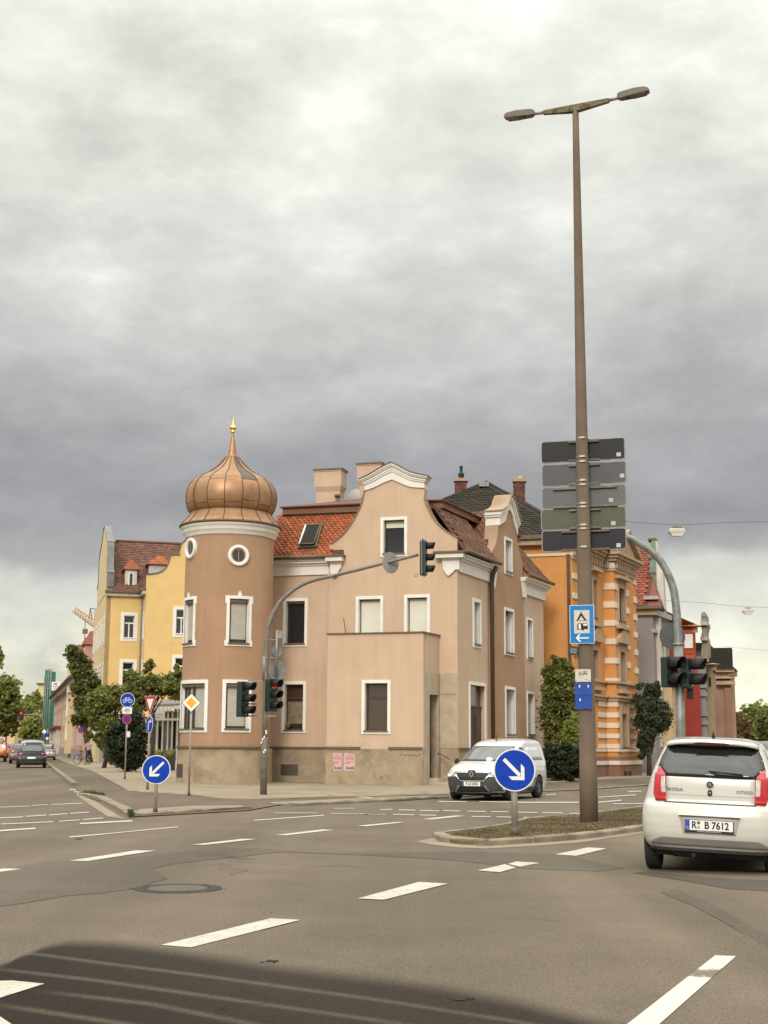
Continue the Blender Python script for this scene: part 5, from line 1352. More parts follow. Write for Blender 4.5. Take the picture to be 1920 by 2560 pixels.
for (p, q) in zip(top, top[1:]):
    V = [FYw.P(*pt, d) for d in (-.45, .08) for pt in ((p[0], p[1] + .002), (q[0], q[1] + .002), (q[0], q[1] + .09), (p[0], p[1] + .09))]
    mb.add(V, [(0, 3, 2, 1), (4, 5, 6, 7), (0, 1, 5, 4), (2, 3, 7, 6), (1, 2, 6, 5), (3, 0, 4, 7)])
Y.part('gable_coping', mb, m_ledge)
al = gpw[0][0]; FYwl = Flat(FYw.P(al, 0)[:2], (-FY.n.x, -FY.n.y), (-ul.x, -ul.y))
sw = [(.9, 1.7, w1[2], w1[3]), (.9, 1.7, w2[2], w2[3])]
facade(Y, FYwl, .42, wd + .3, 0, zEy - .1, sw, m_cream, wk=dict(sur=.2, rec=.15))
mb = MB(); mb.fbox(FYwl, .0, .41, 0, zEy + 1.2, -.3, -.001); 
mb = MB(); mb.fbox(FYwl, .1, wd + .3, zEy - .35, zEy - .1, -.1, .3); Y.part('cornice', mb, m_white2); mb = MB(); mb.fbox(FYwl, .05, wd + .6, zEy - .09, zEy + .08, -.1, .5); Y.part('gutter', mb, m_ledge)
mb = MB(); mb.tube([FY.P(aw - .15, zEy - .1, .4), FY.P(aw - .1, zEy - .9, .2), FY.P(aw - .1, zEy - 1.6, .15), FY.P(aw - .1, .2, .15)], .10, 8); Y.part('downpipe', mb, m_galv)
# main roof
Bq = FY.P(-.0, zEy + .05, .45); Tq = FY.P(0, rz, -6.5); yv = (Tq - Bq); Lr = yv.length; xv = Vector((ul.x, ul.y, 0)); Wr = aR + 4
mb = MB(); c = [Bq + xv * .4, Bq + xv * Wr, Tq + xv * Wr, Tq + xv * .4]; zv = xv.cross(yv.normalized()); mb.box8([q - zv * .15 for q in c] + c); yro = Y.part('roof', mb, m_under)
tile_sheet(Y, Bq + xv * .58 + zv * .02, xv, yv, Wr - .6, Lr, .30, .30, m_tiley, yro)
mb = MB(); c = [FY.P(.9, zEy, -12.6), FY.P(Wr, zEy, -12.6), FY.P(Wr, rz, -6.55), FY.P(.9, rz, -6.55)]; mb.add(c, [(0, 1, 2, 3)]); Y.part('roof', mb, m_tiley)
mb = MB(); mb.tube([FY.P(1.0, rz + .05, -6.5), FY.P(Wr, rz + .05, -6.5)], .13, 8); Y.part('ridge', mb, m_tiley)
# wing roof
mb = MB(); wz = top[len(top) // 2][1] - .6
c = [FYw.P(al + .2, zEy, -.41), FYw.P(ac, wz, -.41), FYw.P(aR - .2, zEy, -.41), FYw.P(al + .2, zEy, -8), FYw.P(ac, wz, -8), FYw.P(aR - .2, zEy, -8)]
mb.add(c, [(0, 1, 4, 3), (1, 2, 5, 4), (0, 2, 1)]); Y.part('wing_roof', mb, m_tiley)
# dormers
def dormer(th, F, a0, a1, z0, z1, zr_, d_front, depth, roofm, wins=True, facem=m_white2):
    mb = MB(); mb.fbox(F, a0, a1, z0, z1, d_front - depth, d_front)
    o = th.part('dormer', mb, facem)
    e = .22; ac_ = (a0 + a1) / 2; mb = MB()
    c = [F.P(a0 - e, z1 + .002, d_front + e), F.P(a1 + e, z1 + .002, d_front + e), F.P(a1 + e, z1 + .002, d_front - depth), F.P(a0 - e, z1 + .002, d_front - depth), F.P(ac_ - (a1 - a0) * .12, zr_, d_front - .45), F.P(ac_ + (a1 - a0) * .12, zr_, d_front - .45), F.P(ac_, zr_, d_front - depth)]
    mb.add(c, [(0, 1, 5, 4), (1, 2, 6, 5), (3, 0, 4, 6), (4, 5, 6), (0, 3, 2, 1)]); r_ = th.part('roof', mb, roofm, o)
    if wins:
        m = (a0 + a1) / 2; w = (a1 - a0) * .5; mb = MB(); mb.fbox(F, m - w * .5, m + w * .5, z0 + .1, z1 - .2, d_front + .002, d_front + .04); wo_ = th.part('window', mb, m_frame_w, o)
        mb = MB(); mb.fbox(F, m - w * .26, m + w * .26, z0 + .25, z1 - .35, d_front + .041, d_front + .05); th.part('pane', mb, mk('pane_green', (.05, .075, .06), rough=.15), o)
    return o
dr0 = FY.px(312, 1480, -.2)
da0, dz0 = FY.px(312, 1475, -.3); da1, dz1 = FY.px(343, 1424, -.3); _, dzr = FY.px(327, 1401, -1.0)
dormer(Y, FY, da0, da1, zEy + .25, dz1, dzr, -.3, 3.5, m_tile)
da0, _ = FY.px(373, 1430, -1.2); da1, _ = FY.px(425, 1430, -1.2); dz1 = FY.px(390, 1411, -1.2)[1]; dzr = FY.px(400, 1391, -2)[1]
dormer(Y, FY, da0, da1, zEy + 1, dz1, dzr, -1.2, 4, m_tile, wins=False, facem=mk('pale_sheet', (.52, .51, .52), (.42, .42, .44), 1.5))

# ---------------- pink terrace along the left street
FLs = Flat(G(236, 1908), vl, (-ul.x, -ul.y))
def fa(px_): # distance along the left building line at which pixel column px_ is met
    return FLs.px(px_, 1850)[0]
def street_house(name, label, F, a0, a1, zE_, mt, floors, roofm, depth=11, rise=4.2, wspace=3.0, winw=1.15, winh=1.7, first=2.0, fh=2.9, proj=0.0, pk='case', group=None, cat='house', plm=None, hip=0.0, wk=None, endwall=True, band=None, eave=.6):
    B = F.P((a0 + a1) / 2, 0, -depth / 2); th = T(name, label, cat, B, group)
    Fp = F.off(proj); n = max(1, int((a1 - a0 - 1) / wspace)); off_ = ((a1 - a0) - n * wspace) / 2
    wins = [(a0 + off_ + k * wspace + (wspace - winw) / 2, a0 + off_ + k * wspace + (wspace + winw) / 2, first + f * fh, first + f * fh + winh) for k in range(n) for f in range(floors)]
    facade(th, Fp, a0, a1, 0, zE_, wins, mt, wk=dict(sur=.16, rec=.14, surm=m_white2, **(wk or {})), kind=pk)
    # near end wall, far end wall, back
    E = Flat(Fp.P(a0, 0, -.351)[:2], -Fp.n, -Fp.u); 
    mb = MB(); mb.fbox(E, 0, depth + proj, 0, zE_, -.3, 0); th.part('end_wall', mb, mt)
    mb = MB(); mb.fbox(Fp, a1 - .3, a1, 0, zE_, -depth, -.351); th.part('end_wall', mb, mt)
    mb = MB(); mb.fbox(Fp, a0 + .3, a1 - .3, 0, zE_, -depth, -depth + .3); th.part('rear_wall', mb, mt)
    mb = MB(); mb.fbox(Fp, a0 - .02, a1 + .02, 0, 1.0, -.1, .08); th.part('plinth', mb, plm or m_grey)
    mb = MB(); mb.fbox(Fp, a0 - .1, a1 + .1, zE_ - .45, zE_ - .02, -.1, eave * .55); th.part('cornice', mb, m_white2)
    mb = MB(); mb.fbox(Fp, a0 - .12, a1 + .12, zE_ - .01, zE_ + .14, -.1, eave); th.part('gutter', mb, m_ledge)
    zr_ = zE_ + rise; mb = MB(); c = [Fp.P(a0 - .15, zE_ + .15, eave - .05), Fp.P(a1 + .15, zE_ + .15, eave - .05), Fp.P(a1 - hip, zr_, -depth / 2), Fp.P(a0 + hip, zr_, -depth / 2), Fp.P(a0 - .15, zE_ + .15, -depth - .3), Fp.P(a1 + .15, zE_ + .15, -depth - .3)]
    mb.add(c, [(0, 1, 2, 3), (5, 4, 3, 2), (0, 3, 4), (1, 5, 2), (0, 4, 5, 1)]); th.part('roof', mb, roofm)
    if band:
        for z in band: mb = MB(); mb.fbox(Fp, a0 - .03, a1 + .03, z, z + .22, -.05, .12); th.part('string_course', mb, m_white2)
    return th, Fp
m_tilefar = mk('far_tiles_red', (.22, .065, .045), (.15, .045, .035), 1.2, bump=.8, bs=6)
m_tilefaro = mk('far_tiles_orange', (.42, .15, .045), (.30, .10, .035), 1.0, bump=.8, bs=6)
aP0 = LYs + 1.5; aP1 = fa(190); aP2 = fa(152); aP3 = fa(131.5)
print('pink', aP0, aP1, aP2, aP3)
P1, F1 = street_house('terrace_house', 'pink terrace house with dark red roof half hidden by the street tree', FLs, aP0, aP1, 8.2, m_pink, 3, m_tilefar, rise=4.5, first=1.5, fh=2.5, winh=1.5, eave=1.0)
for a in (aP0 + 4.5, aP0 + 13):
    dormer(P1, F1, a, a + 3.4, 8.6, 11.0, 12.4, -.1, 4, m_tilefar, facem=m_pink)
P2, F2 = street_house('terrace_house', 'cream and pink terrace house with small gable and tall windows beyond the tree', FLs, aP1 + .3, aP2, 8.3, m_pink, 3, m_tilefaro, rise=5.0, first=1.3, fh=2.55, winh=1.6, eave=1.0, wspace=3.6)
mb = MB(); mb.fbox(F2, aP1 + 9, aP1 + 15, 0.5, 10.8, -.2, .55); P2.part('oriel', mb, m_cream)
mb = MB(); c = [F2.P(aP1 + 8.6, 10.81, .7), F2.P(aP1 + 15.4, 10.81, .7), F2.P(aP1 + 15.4, 10.81, -4), F2.P(aP1 + 8.6, 10.81, -4), F2.P(aP1 + 12, 12.5, -.5)]; mb.add(c, [(0, 1, 4), (1, 2, 4), (2, 3, 4), (3, 0, 4)]); P2.part('oriel_roof', mb, m_tilefar)
for k, z in ((0, 2), (0, 4.6), (0, 7.2), (1, 4.6), (1, 7.2), (1, 2)):
    window(P2, F2.off(.55), aP1 + 10 + k * 2.4, aP1 + 11.4 + k * 2.4, z, z + 1.7, 'case', sur=.15, rec=-.01, d0=.0)
P3, F3 = street_house('terrace_house', 'narrow pale terrace house with pilasters next to the green scaffold', FLs, aP2 + .3, aP3, 8.4, m_pink, 3, m_tilefaro, rise=4.5, first=1.3, fh=2.55, winh=1.6, eave=1.0, wspace=4.2)
mb = MB()
for k in range(8): a = aP2 + 2 + k * 4.2; mb.fbox(F3, a, a + .9, .2, 3.6, -.1, .55)
P3.part('pilasters', mb, m_white2, kind='stuff')
mb = MB(); mb.fbox(F3, aP2 + 1.5, aP3 - 2, 3.61, 3.9, -.1, .9); P3.part('canopy', mb, m_tilefar)
# scaffold with green net and its white banner
D_s = FLs.P(aP3 + 6, 0); Ds = D_s.y
def bx_at(mb, x0, x1, yt, yb, D, dep=3.0):
    a = at(x0, (yt + yb) / 2, D); b = at(x1, (yt + yb) / 2, D); zt = at((x0 + x1) / 2, yt, D).z; zb = at((x0 + x1) / 2, yb, D).z
    mb.box(a.x, b.x, D, D + dep, max(zb, 0), zt); return a.x, b.x, max(zb, 0), zt
S1 = T('scaffold', 'green netted scaffold tower at the end of the pink terrace', 'scaffold', (at(118, 1850, Ds).x, Ds, 0))
mb = MB(); e1 = bx_at(mb, 108, 119, 1712, 1900, Ds, 5); bx_at(mb, 112, 120.5, 1676, 1712, Ds, 5); bx_at(mb, 119.2, 131, 1722, 1900, Ds + .5, 5)
S1.part('netting', mb, m_net)
mb = MB()
for x in (111, 115.5, 120.5, 126, 127): p = at(x, 1700, Ds - .4); mb.cyl((p.x, p.y, 0), (p.x, p.y, at(x, 1672 if x > 119 else 1690, Ds).z), .06, n=5)
for y in (1674, 1692, 1706, 1722): p = at(111, y, Ds - .4); q = at(130, y, Ds - .4); mb.cyl(p, q, .05, n=5)
S1.part('poles', mb, m_galv)
Ban = T('banner', 'white construction banner with a roof logo and letters on the scaffold', 'banner', (at(139, 1715, Ds - 2).x, Ds - 2, 0))
mb = MB(); ba = bx_at(mb, 129, 149, 1704.5, 1726, Ds - 2, .1); Ban.part('sheet', mb, m_signw)
Mb = frame(((ba[0] + ba[1]) / 2, Ds - 2.01, (ba[2] + ba[3]) / 2), (1, 0), (0, -1)); LB = LF(Mb); w = ba[1] - ba[0]; h = ba[3] - ba[2]
Ban.part('lettering', text_mb('mD', h * .42, Mb @ Matrix.Translation((0, -.02 * h, .01))), m_inkb)
mb = MB(); mb.prism(LB, [(-w * .38, h * .15), (0, h * .38), (w * .05, h * .32), (-w * .28, h * .15)], .0, .02); mb.prism(LB, [(-w * .1, h * .2), (w * .2, h * .40), (w * .25, h * .34), (0, h * .2)], .0, .02); mb.fbox(LB, -w * .3, w * .35, -h * .32, -h * .29, 0, .02); Ban.part('logo', mb, m_inkb)
# modern block behind
Dk = 300; BK = T('flat_roof_block', 'beige flat roofed block with a dark window band behind the scaffold', 'building', (at(99, 1850, Dk).x, Dk, 0))
mb = MB(); q = bx_at(mb, 90.5, 107, 1712, 1900, Dk, 16); BK.part('wall', mb, m_cream); 
mb = MB(); a = at(90.2, 1745, Dk - .1); b = at(107.3, 1758, Dk - .1); mb.box(a.x, b.x, Dk - .15, Dk + .2, b.z, a.z); BK.part('window_band', mb, m_glass); mb = MB(); a = at(92.5, 1722, Dk - .1); b = at(95.5, 1737, Dk); mb.box(a.x, b.x, Dk - .12, Dk + .2, b.z, a.z); BK.part('window', mb, m_glass); mb = MB(); mb.box(q[0] - .3, q[1] + .3, Dk - .3, Dk + 16, q[3] + .01, q[3] + .4); BK.part('roof_edge', mb, m_ledge)
YB = T('distant_house', 'pale yellow house showing between the far trees on the left', 'house', (at(22, 1850, 240).x, 240, 0))
mb = MB(); bx_at(mb, 8, 36, 1795, 1900, 240, 10); YB.part('wall', mb, m_cream); mb = MB()
for x in (13, 20, 27): a = at(x, 1812, 239.9); b = at(x + 3, 1822, 239.9); mb.box(a.x, b.x, 239.9, 240.1, b.z, a.z)
YB.part('windows', mb, m_glass, kind='stuff'); mb = MB(); a = at(6, 1795, 240); b = at(38, 1778, 240); mb.add([(a.x, 239, a.z), (b.x, 239, a.z), (b.x, 252, a.z), (a.x, 252, a.z), ((a.x + b.x) / 2, 244, b.z)], [(0, 1, 4), (1, 2, 4), (2, 3, 4), (3, 0, 4), (0, 3, 2, 1)]); YB.part('roof', mb, m_tilefaro)
# crane far behind
Dc = 290; cr = T('crane', 'yellow tower crane with a lattice jib above the roofs', 'crane', (at(247, 1850, Dc).x, Dc, 0))
def lattice(p, q, w, n, r=.09):
    mb = MB(); p, q = Vector(p), Vector(q); d = (q - p); l = d.normalized(); s = Vector((0, 1, 0)); t = l.cross(s).normalized()
    C4 = [s * w / 2 + t * w / 2, -s * w / 2 + t * w / 2, -s * w / 2 - t * w / 2, s * w / 2 - t * w / 2]
    for c in C4: mb.cyl(p + c, q + c, r * 1.3, n=4)
    for k in range(n):
        a = p + d * (k / n); b = p + d * ((k + 1) / n)
        for i in range(4): mb.cyl(a + C4[i], b + C4[(i + 1) % 4], r, n=3); mb.cyl(a + C4[i], a + C4[(i + 1) % 4], r, n=3)
    return mb
m_cr = mk('crane_yellow', (.52, .30, .09), (.45, .24, .07), 2)
jt = at(187, 1525, Dc); jr = at(252, 1572, Dc)
cr.part('jib', lattice(jt, jr, 1.2, 10, .055), m_cr); mt0 = at(247, 1568, Dc); cr.part('mast', lattice((mt0.x, Dc, 0), (mt0.x, Dc, mt0.z), 1.8, 22), m_cr)
mb = MB()
for x0, y0, x1, y1 in ((226, 1520, 223, 1546), (226, 1520, 230, 1546), (247, 1525, 243, 1560), (247, 1525, 250, 1560), (226, 1520, 247, 1525)): mb.cyl(at(x0, y0, Dc), at(x1, y1, Dc), .09, n=4)
cr.part('tie_bars', mb, m_ledge)
mb = MB(); a = at(213, 1550, Dc); b = at(211.5, 1608, Dc); mb.cyl(a, b, .08, n=4); mb.box(b.x - .5, b.x + .5, Dc - .3, Dc + .3, b.z + 2, b.z + 3); cr.part('hook_cable', mb, m_ledge)

# ---------------- orange house
vRr = Vector((sin(R(25.2)), cos(R(25.2)))); nRr = Vector((vRr.y, -vRr.x))
OC = G(1546, 1943.5)                    # bay corner on the ground
FO = Flat(OC, vRr, nRr)                 # bay front plane
uo = -u.copy()
FOs = Flat(OC, u)                       # bay side plane (faces the camera)
pO = pfn(FO)
recess = 1.25
# recess corner: along -u from OC by recess until px 1514
rq = FOs.px(1515, 1800)[0]; print('orange bay depth', rq, OC)
Prc = FOs.P(rq, 0)
FO2 = Flat(Prc, vRr, nRr)               # recessed facade plane (runs towards the camera from here)
aO = FO2.px(1437, 1800)[0]; OC2 = FO2.P(aO, 0); print('orange corner', OC2, aO)
FO1 = Flat(OC2, u)                      # plain side wall, faces camera
zEo = FO1.px(1380, 1348)[1]; print('orange eave', zEo)
bl = FO.px(1597.5, 1800)[0]
O = T('orange_house', 'ochre orange house with cream quoins and banded ground floor', 'house', OC2)
aO0 = FO1.px(1335, 1700)[0] - 4
mb = MB(); mb.prism(FO1, [(aO0, 0), (0, 0), (0, zEo), (aO0, zEo)], -.35, 0); O.part('side_wall', mb, m_or)
mb = MB(); mb.fbox(FO1, aO0, .25, FO1.px(1380, 1363)[1], zEo + .0, -.1, .35); O.part('cornice', mb, m_orcorn)
mb = MB(); z_ = FO1.px(1380, 1387)[1]; mb.fbox(FO1, aO0, .05, z_ - .06, z_ + .06, -.1, .06); O.part('string_course', mb, m_orq)
mb = MB(); mb.fbox(FO1, -.24, -.10, 1.0, z_, .001, .13); O.part('downpipe', mb, m_pipe)
# recessed front
def zO(y, F=FO, x=1545): return F.px(x, y)[1]
w2_ = (FO2.px(1480, 1500)[0], FO2.px(1491, 1500)[0])
wa = [(w2_[0], w2_[1], zO(1553), zO(1462)), (w2_[0], w2_[1], zO(1712) + .1, zO(1632))]
mb = MB(); mb.prism(FO2, [(aO, 1.0), (0, 1.0), (0, zEo), (aO, zEo)], -.35, 0, wa); O.part('front_wall', mb, m_or)
for w in wa: window(O, FO2, *w, kind='part', down=.04, sur=.22, surm=m_orcorn)
# bay
wb = [(*pO(1544, 1480, 1561, 1550)[:2], zO(1553, x=1555), zO(1472, x=1555)), (*pO(1548, 1640, 1562, 1700)[:2], zO(1712, x=1555), zO(1630, x=1555)),
      (*pO(1553, 1780, 1567, 1860)[:2], zO(1868, x=1555), zO(1785, x=1555))]
zBy = zO(1395)
mb = MB(); mb.prism(FO, [(0, 1.0), (bl, 1.0), (bl, zEo), (0, zEo)], -.35, 0, wb); O.part('bay_wall', mb, m_or)
for w in wb: window(O, FO, *w, kind='part', down=.04, sur=.30, surm=m_orcorn)
mb = MB(); mb.fbox(FOs, rq, -.001, 1.0, zEo, -.351, 0); O.part('bay_side_wall', mb, m_or)
FOe = Flat(FO.P(bl, 0)[:2], -u, (v.x, v.y)); mb = MB(); mb.fbox(FOe, .36, 12, 0, zEo, -.35, 0); O.part('rear_wall', mb, m_or)
# plinth
mpl = m_orpl
for F_, a, b in ((FO, -.06, bl + .05), (FO2, aO - .05, -.01), (FO1, aO0, .05)):
    mb = MB(); mb.fbox(F_, a, b, 0, 1.0, -.3, .07); O.part('plinth', mb, mpl)
mb = MB(); mb.fbox(FOs, rq, .06, 0, 1.0, -.3, .07); O.part('plinth', mb, mpl)
def around(z0, z1, d, mt, name):
    k = None
    for F_, a, b in ((FO, -d, bl + d * .5), (FO2, aO - d, -.02)):
        mb = MB(); mb.fbox(F_, a, b, z0, z1, -.03, d); k = O.part(name, mb, mt)
    mb = MB(); mb.fbox(FOs, rq + d, -.035 + .03, z0, z1, -.03, d); O.part(name, mb, mt)
around(zO(1912), zO(1902), .12, m_orq, 'plinth_cap'); around(zO(1879), zO(1873), .07, m_orq, 'string_course')
around(zO(1753), zO(1745), .12, m_orcorn, 'string_course'); around(zO(1745) + .004, zO(1740), .22, m_orcorn, 'string_course')
around(zO(1709), zO(1703), .14, m_orcorn, 'string_course')
# cream bands of the ground floor
bands = [(590, 660), (733, 798), (868, 932), (1008, 1067), (1140, 1200)]
for y0, y1 in bands:
    z0, z1 = zO(1640 + (y1) / 5.184), zO(1640 + (y0) / 5.184)
    mb = MB(); mb.fbox(FOs, rq + .0, .035, z0, z1, -.02, .05); O.part('band', mb, m_orq)
    mb = MB(); mb.fbox(FO2, FO2.px(1495, 1800)[0], -.035, z0, z1, -.02, .05); O.part('band', mb, m_orq)
    a = wb[2][0] - .45; b = wb[2][1] + .45
    mb = MB(); mb.fbox(FO, .0, a, z0, z1, -.02, .052); O.part('band', mb, m_orq); mb = MB(); mb.fbox(FO, b, bl, z0, z1, -.02, .052); O.part('band', mb, m_orq)
    mb = MB(); mb.fbox(FO, bl - .55, bl + .05, z0 - .09, z1 - .04, -.02, .09); O.part('band', mb, m_orq)
mb = MB()
for a in (wb[2][0] - .32, wb[2][1] + .02): mb.fbox(FO, a, a + .28, zO(1870), zO(1758), -.02, .10)
O.part('pilaster', mb, m_orcorn)
# quoins
qy = [(285, 385), (547, 630), (785, 865), (1025, 1100), (1266, 1340), (1516, 1590), (1770 + 8, 1838 - 5)]
for i, (y0, y1) in enumerate(qy):
    z0, z1 = zO(1350 + y1 / 5.184, x=1530), zO(1350 + y0 / 5.184, x=1530)
    mb = MB(); mb.fbox(FOs, rq + .001, .045, z0, z1, -.02, .05); mb.fbox(FO, .001, .55, z0, z1, -.02, .052); O.part('quoin', mb, m_orq)
    mb = MB(); mb.fbox(FO, bl - 2.1, bl - 1.5, z0 - .1, z1 - .1, -.02, .05); O.part('quoin', mb, m_orq); mb = MB(); mb.fbox(FO, bl - .6, bl + .04, z0 - .3, z1 - .3, -.02, .05); O.part('quoin', mb, m_orq)
    zz0 = z0
for y0, y1 in ((150, 245), (422, 497), (675, 752), (930, 1000), (1190, 1260), (1440, 1500)):
    z0, z1 = FO1.px(1432, 1350 + y1 / 5.184)[1], FO1.px(1432, 1350 + y0 / 5.184)[1]
    mb = MB(); mb.fbox(FO2, aO, aO + .8, z0, z1, -.02, .05); mb.fbox(FO1, -.001, .045, z0, z1, -.02, .052); O.part('quoin', mb, m_orq)
# eaves cornice with dentils
for (z0, z1, d) in ((zEo - .95, zEo - .80, .08), (zEo - .45, zEo - .30, .18), (zEo - .295, zEo - .15, .30), (zEo - .145, zEo, .42)):
    around(z0, z1, d, m_orcorn, 'cornice')
mb = MB()
for F_, a, b in ((FO, .1, bl), (FO2, aO, -.1), (FOs, rq + .1, 0)):
    k = a
    while k < b - .2: mb.fbox(F_, k, k + .22, zEo - .79, zEo - .46, .0, .16); k += .45
O.part('dentils', mb, m_orcorn, kind='stuff')
# raking pediment over the bay
mb = MB(); mb.prism(FO, [(0, zEo + .01), (bl, zEo + .01), (bl * .5, zEo + 1.15)], -.3, .12); pd = O.part('pediment', mb, m_orcorn)
mb = MB()
for p, q in (((-.3, zEo + .05), (bl * .5, zEo + 1.25)), ((bl + .2, zEo + .05), (bl * .5, zEo + 1.25))):
    V = [FO.P(*pt, d) for d in (-.25, .35) for pt in (p, q, (q[0], q[1] + .2), (p[0], p[1] + .2))]; mb.add(V, [(0, 3, 2, 1), (4, 5, 6, 7), (0, 1, 5, 4), (2, 3, 7, 6), (1, 2, 6, 5), (3, 0, 4, 7)])
O.part('raking_cornice', mb, m_orcorn, pd)
# window pediments
def ped(F, w, tri_, hood=True):
    a, b = w[0] - .42, w[1] + .42; zt = w[3] + .30
    mb = MB()
    if tri_: mb.prism(F, [(a - .05, zt + .32), (b + .05, zt + .32), ((a + b) / 2, zt + .95)], -.02, .20); mb.fbox(F, a - .1, b + .1, zt + .1, zt + .318, -.02, .24)
    else: mb.fbox(F, a, b, zt + .1, zt + .25, -.02, .30)
    O.part('window_pediment' if tri_ else 'window_hood', mb, m_orcorn); mb = MB(); mb.fbox(F, a, b, w[2] - .45, w[2] - .28, -.02, .26); O.part('window_apron', mb, m_orcorn)
ped(FO, wb[0], False); ped(FO, wb[1], True); ped(FO2, wa[0], False); ped(FO2, wa[1], True)
mb = MB(); 
for w in (wb[0], wb[1], wa[0]): mb.fbox(FO if w in wb else FO2, w[0] - .02, w[0] + .10, w[2], w[3], -.02, .08)
O.part('window_pilaster', mb, m_orcorn)
# cellar windows
for k in (0, 1):
    a, z0 = FO.px(1557 + 11 * k, 1945); b, z1 = FO.px(1564 + 11 * k, 1928); mb = MB(); mb.fbox(FO, a, b, z0, z1, .06, .08); O.part('cellar_window', mb, m_dark)
# slate roof: hip with ridge seen from the side
ap = at(1217, 1204, OC2.y + 7.5); e0 = FO1.P(aO0 - 6, zEo + .02, .45); e1 = FO1.P(.45, zEo + .02, .45)
Lo = 9.4; e2 = e1 + Vector((vRr.x, vRr.y, 0)) * Lo; e3 = e0 + Vector((vRr.x, vRr.y, 0)) * Lo
ap2 = ap + Vector((vRr.x, vRr.y, 0)) * 4
dn = lambda p, a: p
def slope_hit(px_, py_):
    n_ = (e1 - e0).cross(ap - e0).normalized(); r = ray(px_, py_); t = (e0 - CAMP).dot(n_) / r.dot(n_); return CAMP + r * t
eL = slope_hit(1040, 1290)
mb = MB(); mb.add([e0, e1, e2, e3, ap, ap2], [(0, 1, 4), (1, 2, 5, 4), (2, 3, 5), (3, 0, 4, 5)]); oro = O.part('roof', mb, m_slate)
xv = (e1 - e0).normalized(); yv = (ap - e0); yv = (yv - xv * yv.dot(xv)); Hh = yv.length; apx = (ap - e0).dot(xv); We = (e1 - e0).length
tile_sheet(O, e0, xv, yv, We, Hh, .36, .24, m_slate, oro, keep=lambda a, h: a > apx * h / Hh + .2 and a < We - (We - apx) * h / Hh - .2)
mb = MB(); mb.tube([e0, ap, e1], .07, 6); O.part('hip_ridge', mb, m_slate, oro)
mb = MB(); mb.fbox(FO1, aO0, .5, zEo - .02, zEo + .16, .3, .5); O.part('gutter', mb, m_ledge)
p = slope_hit(1209, 1216.5); mb = MB(); mb.box(p.x - .25, p.x + .25, p.y - .35, p.y + .2, p.z - .05, p.z + .2); O.part('roof_hatch', mb, m_galv, oro)
def brick_chimney(x0, x1, yt, yb, D, pot=False):
    a = at(x0, yt, D); b = at(x1, yb, D); w = b.x - a.x
    mb = MB(); bh = .115; z = b.z - 2.2; k = 0; rr = random.Random(int(x0))
    core = MB(); core.box(a.x + .02, b.x - .02, D + .02, D + w * .9, z, a.z - .12); co = O.part('chimney', core, mk('mortar', (.14, .10, .08), rough=.95))
    while z < a.z - .2:
        n = 3; bw = w / n
        for i in range(n + (k % 2)):
            s = a.x + (i - (.5 if k % 2 else 0)) * bw; s0_, s1_ = max(s, a.x) + .008, min(s + bw, b.x) - .008
            if s1_ - s0_ > .03: mb.box(s0_, s1_, D - rr.uniform(0, .01), D + .1, z, z + bh - .018); mb.box(a.x - .004 - rr.uniform(0, .008), a.x + .06, D + .12 + i * bw * .9, D + .1 + (i + .9) * bw * .9, z, z + bh - .018)
        z += bh; k += 1
    O.part('bricks', mb, m_brick, co, kind='stuff')
    mb = MB(); mb.box(a.x - .08, b.x + .08, D - .08, D + w, a.z - .12, a.z + .04); O.part('chimney_cap', mb, m_orcorn, co)
    if pot:
        c = at((x0 + x1) / 2 + 0, yt, D + .4); mb = MB(); mb.lathe((c.x, c.y, a.z + .04), [(.15, 0), (.14, .2), (.17, .22), (.16, .34), (.08, .36), (.08, .62), (.11, .64), (.07, .74), (.001, .76)], 14); O.part('chimney_pot', mb, mk('pot_dark_green', (.02, .045, .04)), co)
    else:
        c = at((x0 + x1) / 2, yt, D + .4); mb = MB(); mb.lathe((c.x, c.y, a.z + .04), [(.22, 0), (.2, .1), (.001, .22)], 12); O.part('chimney_pot', mb, m_orcorn, co)
brick_chimney(1139, 1167, 1197, 1237, ap.y - .5, True); brick_chimney(1286.5, 1313.5, 1198, 1256, ap.y - 1.5, False)

# ---------------- houses further along the right street
def fr(px_, d=0): return FO.px(px_, 1850, d)[0]
# grey house with patina gable : side wall at pixel 1585..1637
FG0 = FO.off(-.6)
ag = FG0.px(1641, 1850)[0]; ag0 = max(ag, bl + 3)
print('grey house at', ag, 'bay end', bl, FG0.P(ag, 0))
GH = T('grey_house', 'grey house with brown tiled roof and a green patina gable crest', 'house', FG0.P(ag, 0))
GP = FG0.P(ag, 0); FGs = Flat(GP, u)
zEg = FGs.px(1600, 1521)[1]
lw = FGs.px(1570, 1800)[0] - 4
mb = MB(); mb.prism(FGs, [(lw, 0), (0, 0), (0, zEg), (lw, zEg)], -.35, 0); GH.part('side_wall', mb, m_grey)
mb = MB(); mb.fbox(FGs, lw, .25, zEg - .4, zEg - .08, -.1, .22); GH.part('cornice', mb, m_orcorn); mb = MB(); mb.fbox(FGs, lw, .5, zEg - .07, zEg + .1, -.1, .5); GH.part('gutter', mb, m_ledge)
gb0 = 0; gb1 = FG0.px(1680, 1850)[0] - ag
FG = Flat(GP, vRr, nRr)
print('grey front len', gb1)
wins = [(1.2 + 2.4 * k, 2.3 + 2.4 * k, z, z + 2.0) for k in range(int((gb1 - 1) / 2.4)) for z in (1.8, 5.4, 9.0) if z + 2 < zEg]
facade(GH, FG, .36, gb1, 0, zEg, wins, m_grey, wk=dict(sur=.3, rec=.12, surm=m_white2))
mb = MB(); 
for k in range(int((gb1 - 1) / 2.4)): mb.fbox(FG, .6 + 2.4 * k, .95 + 2.4 * k, 4.6, zEg - .5, 0, .22)
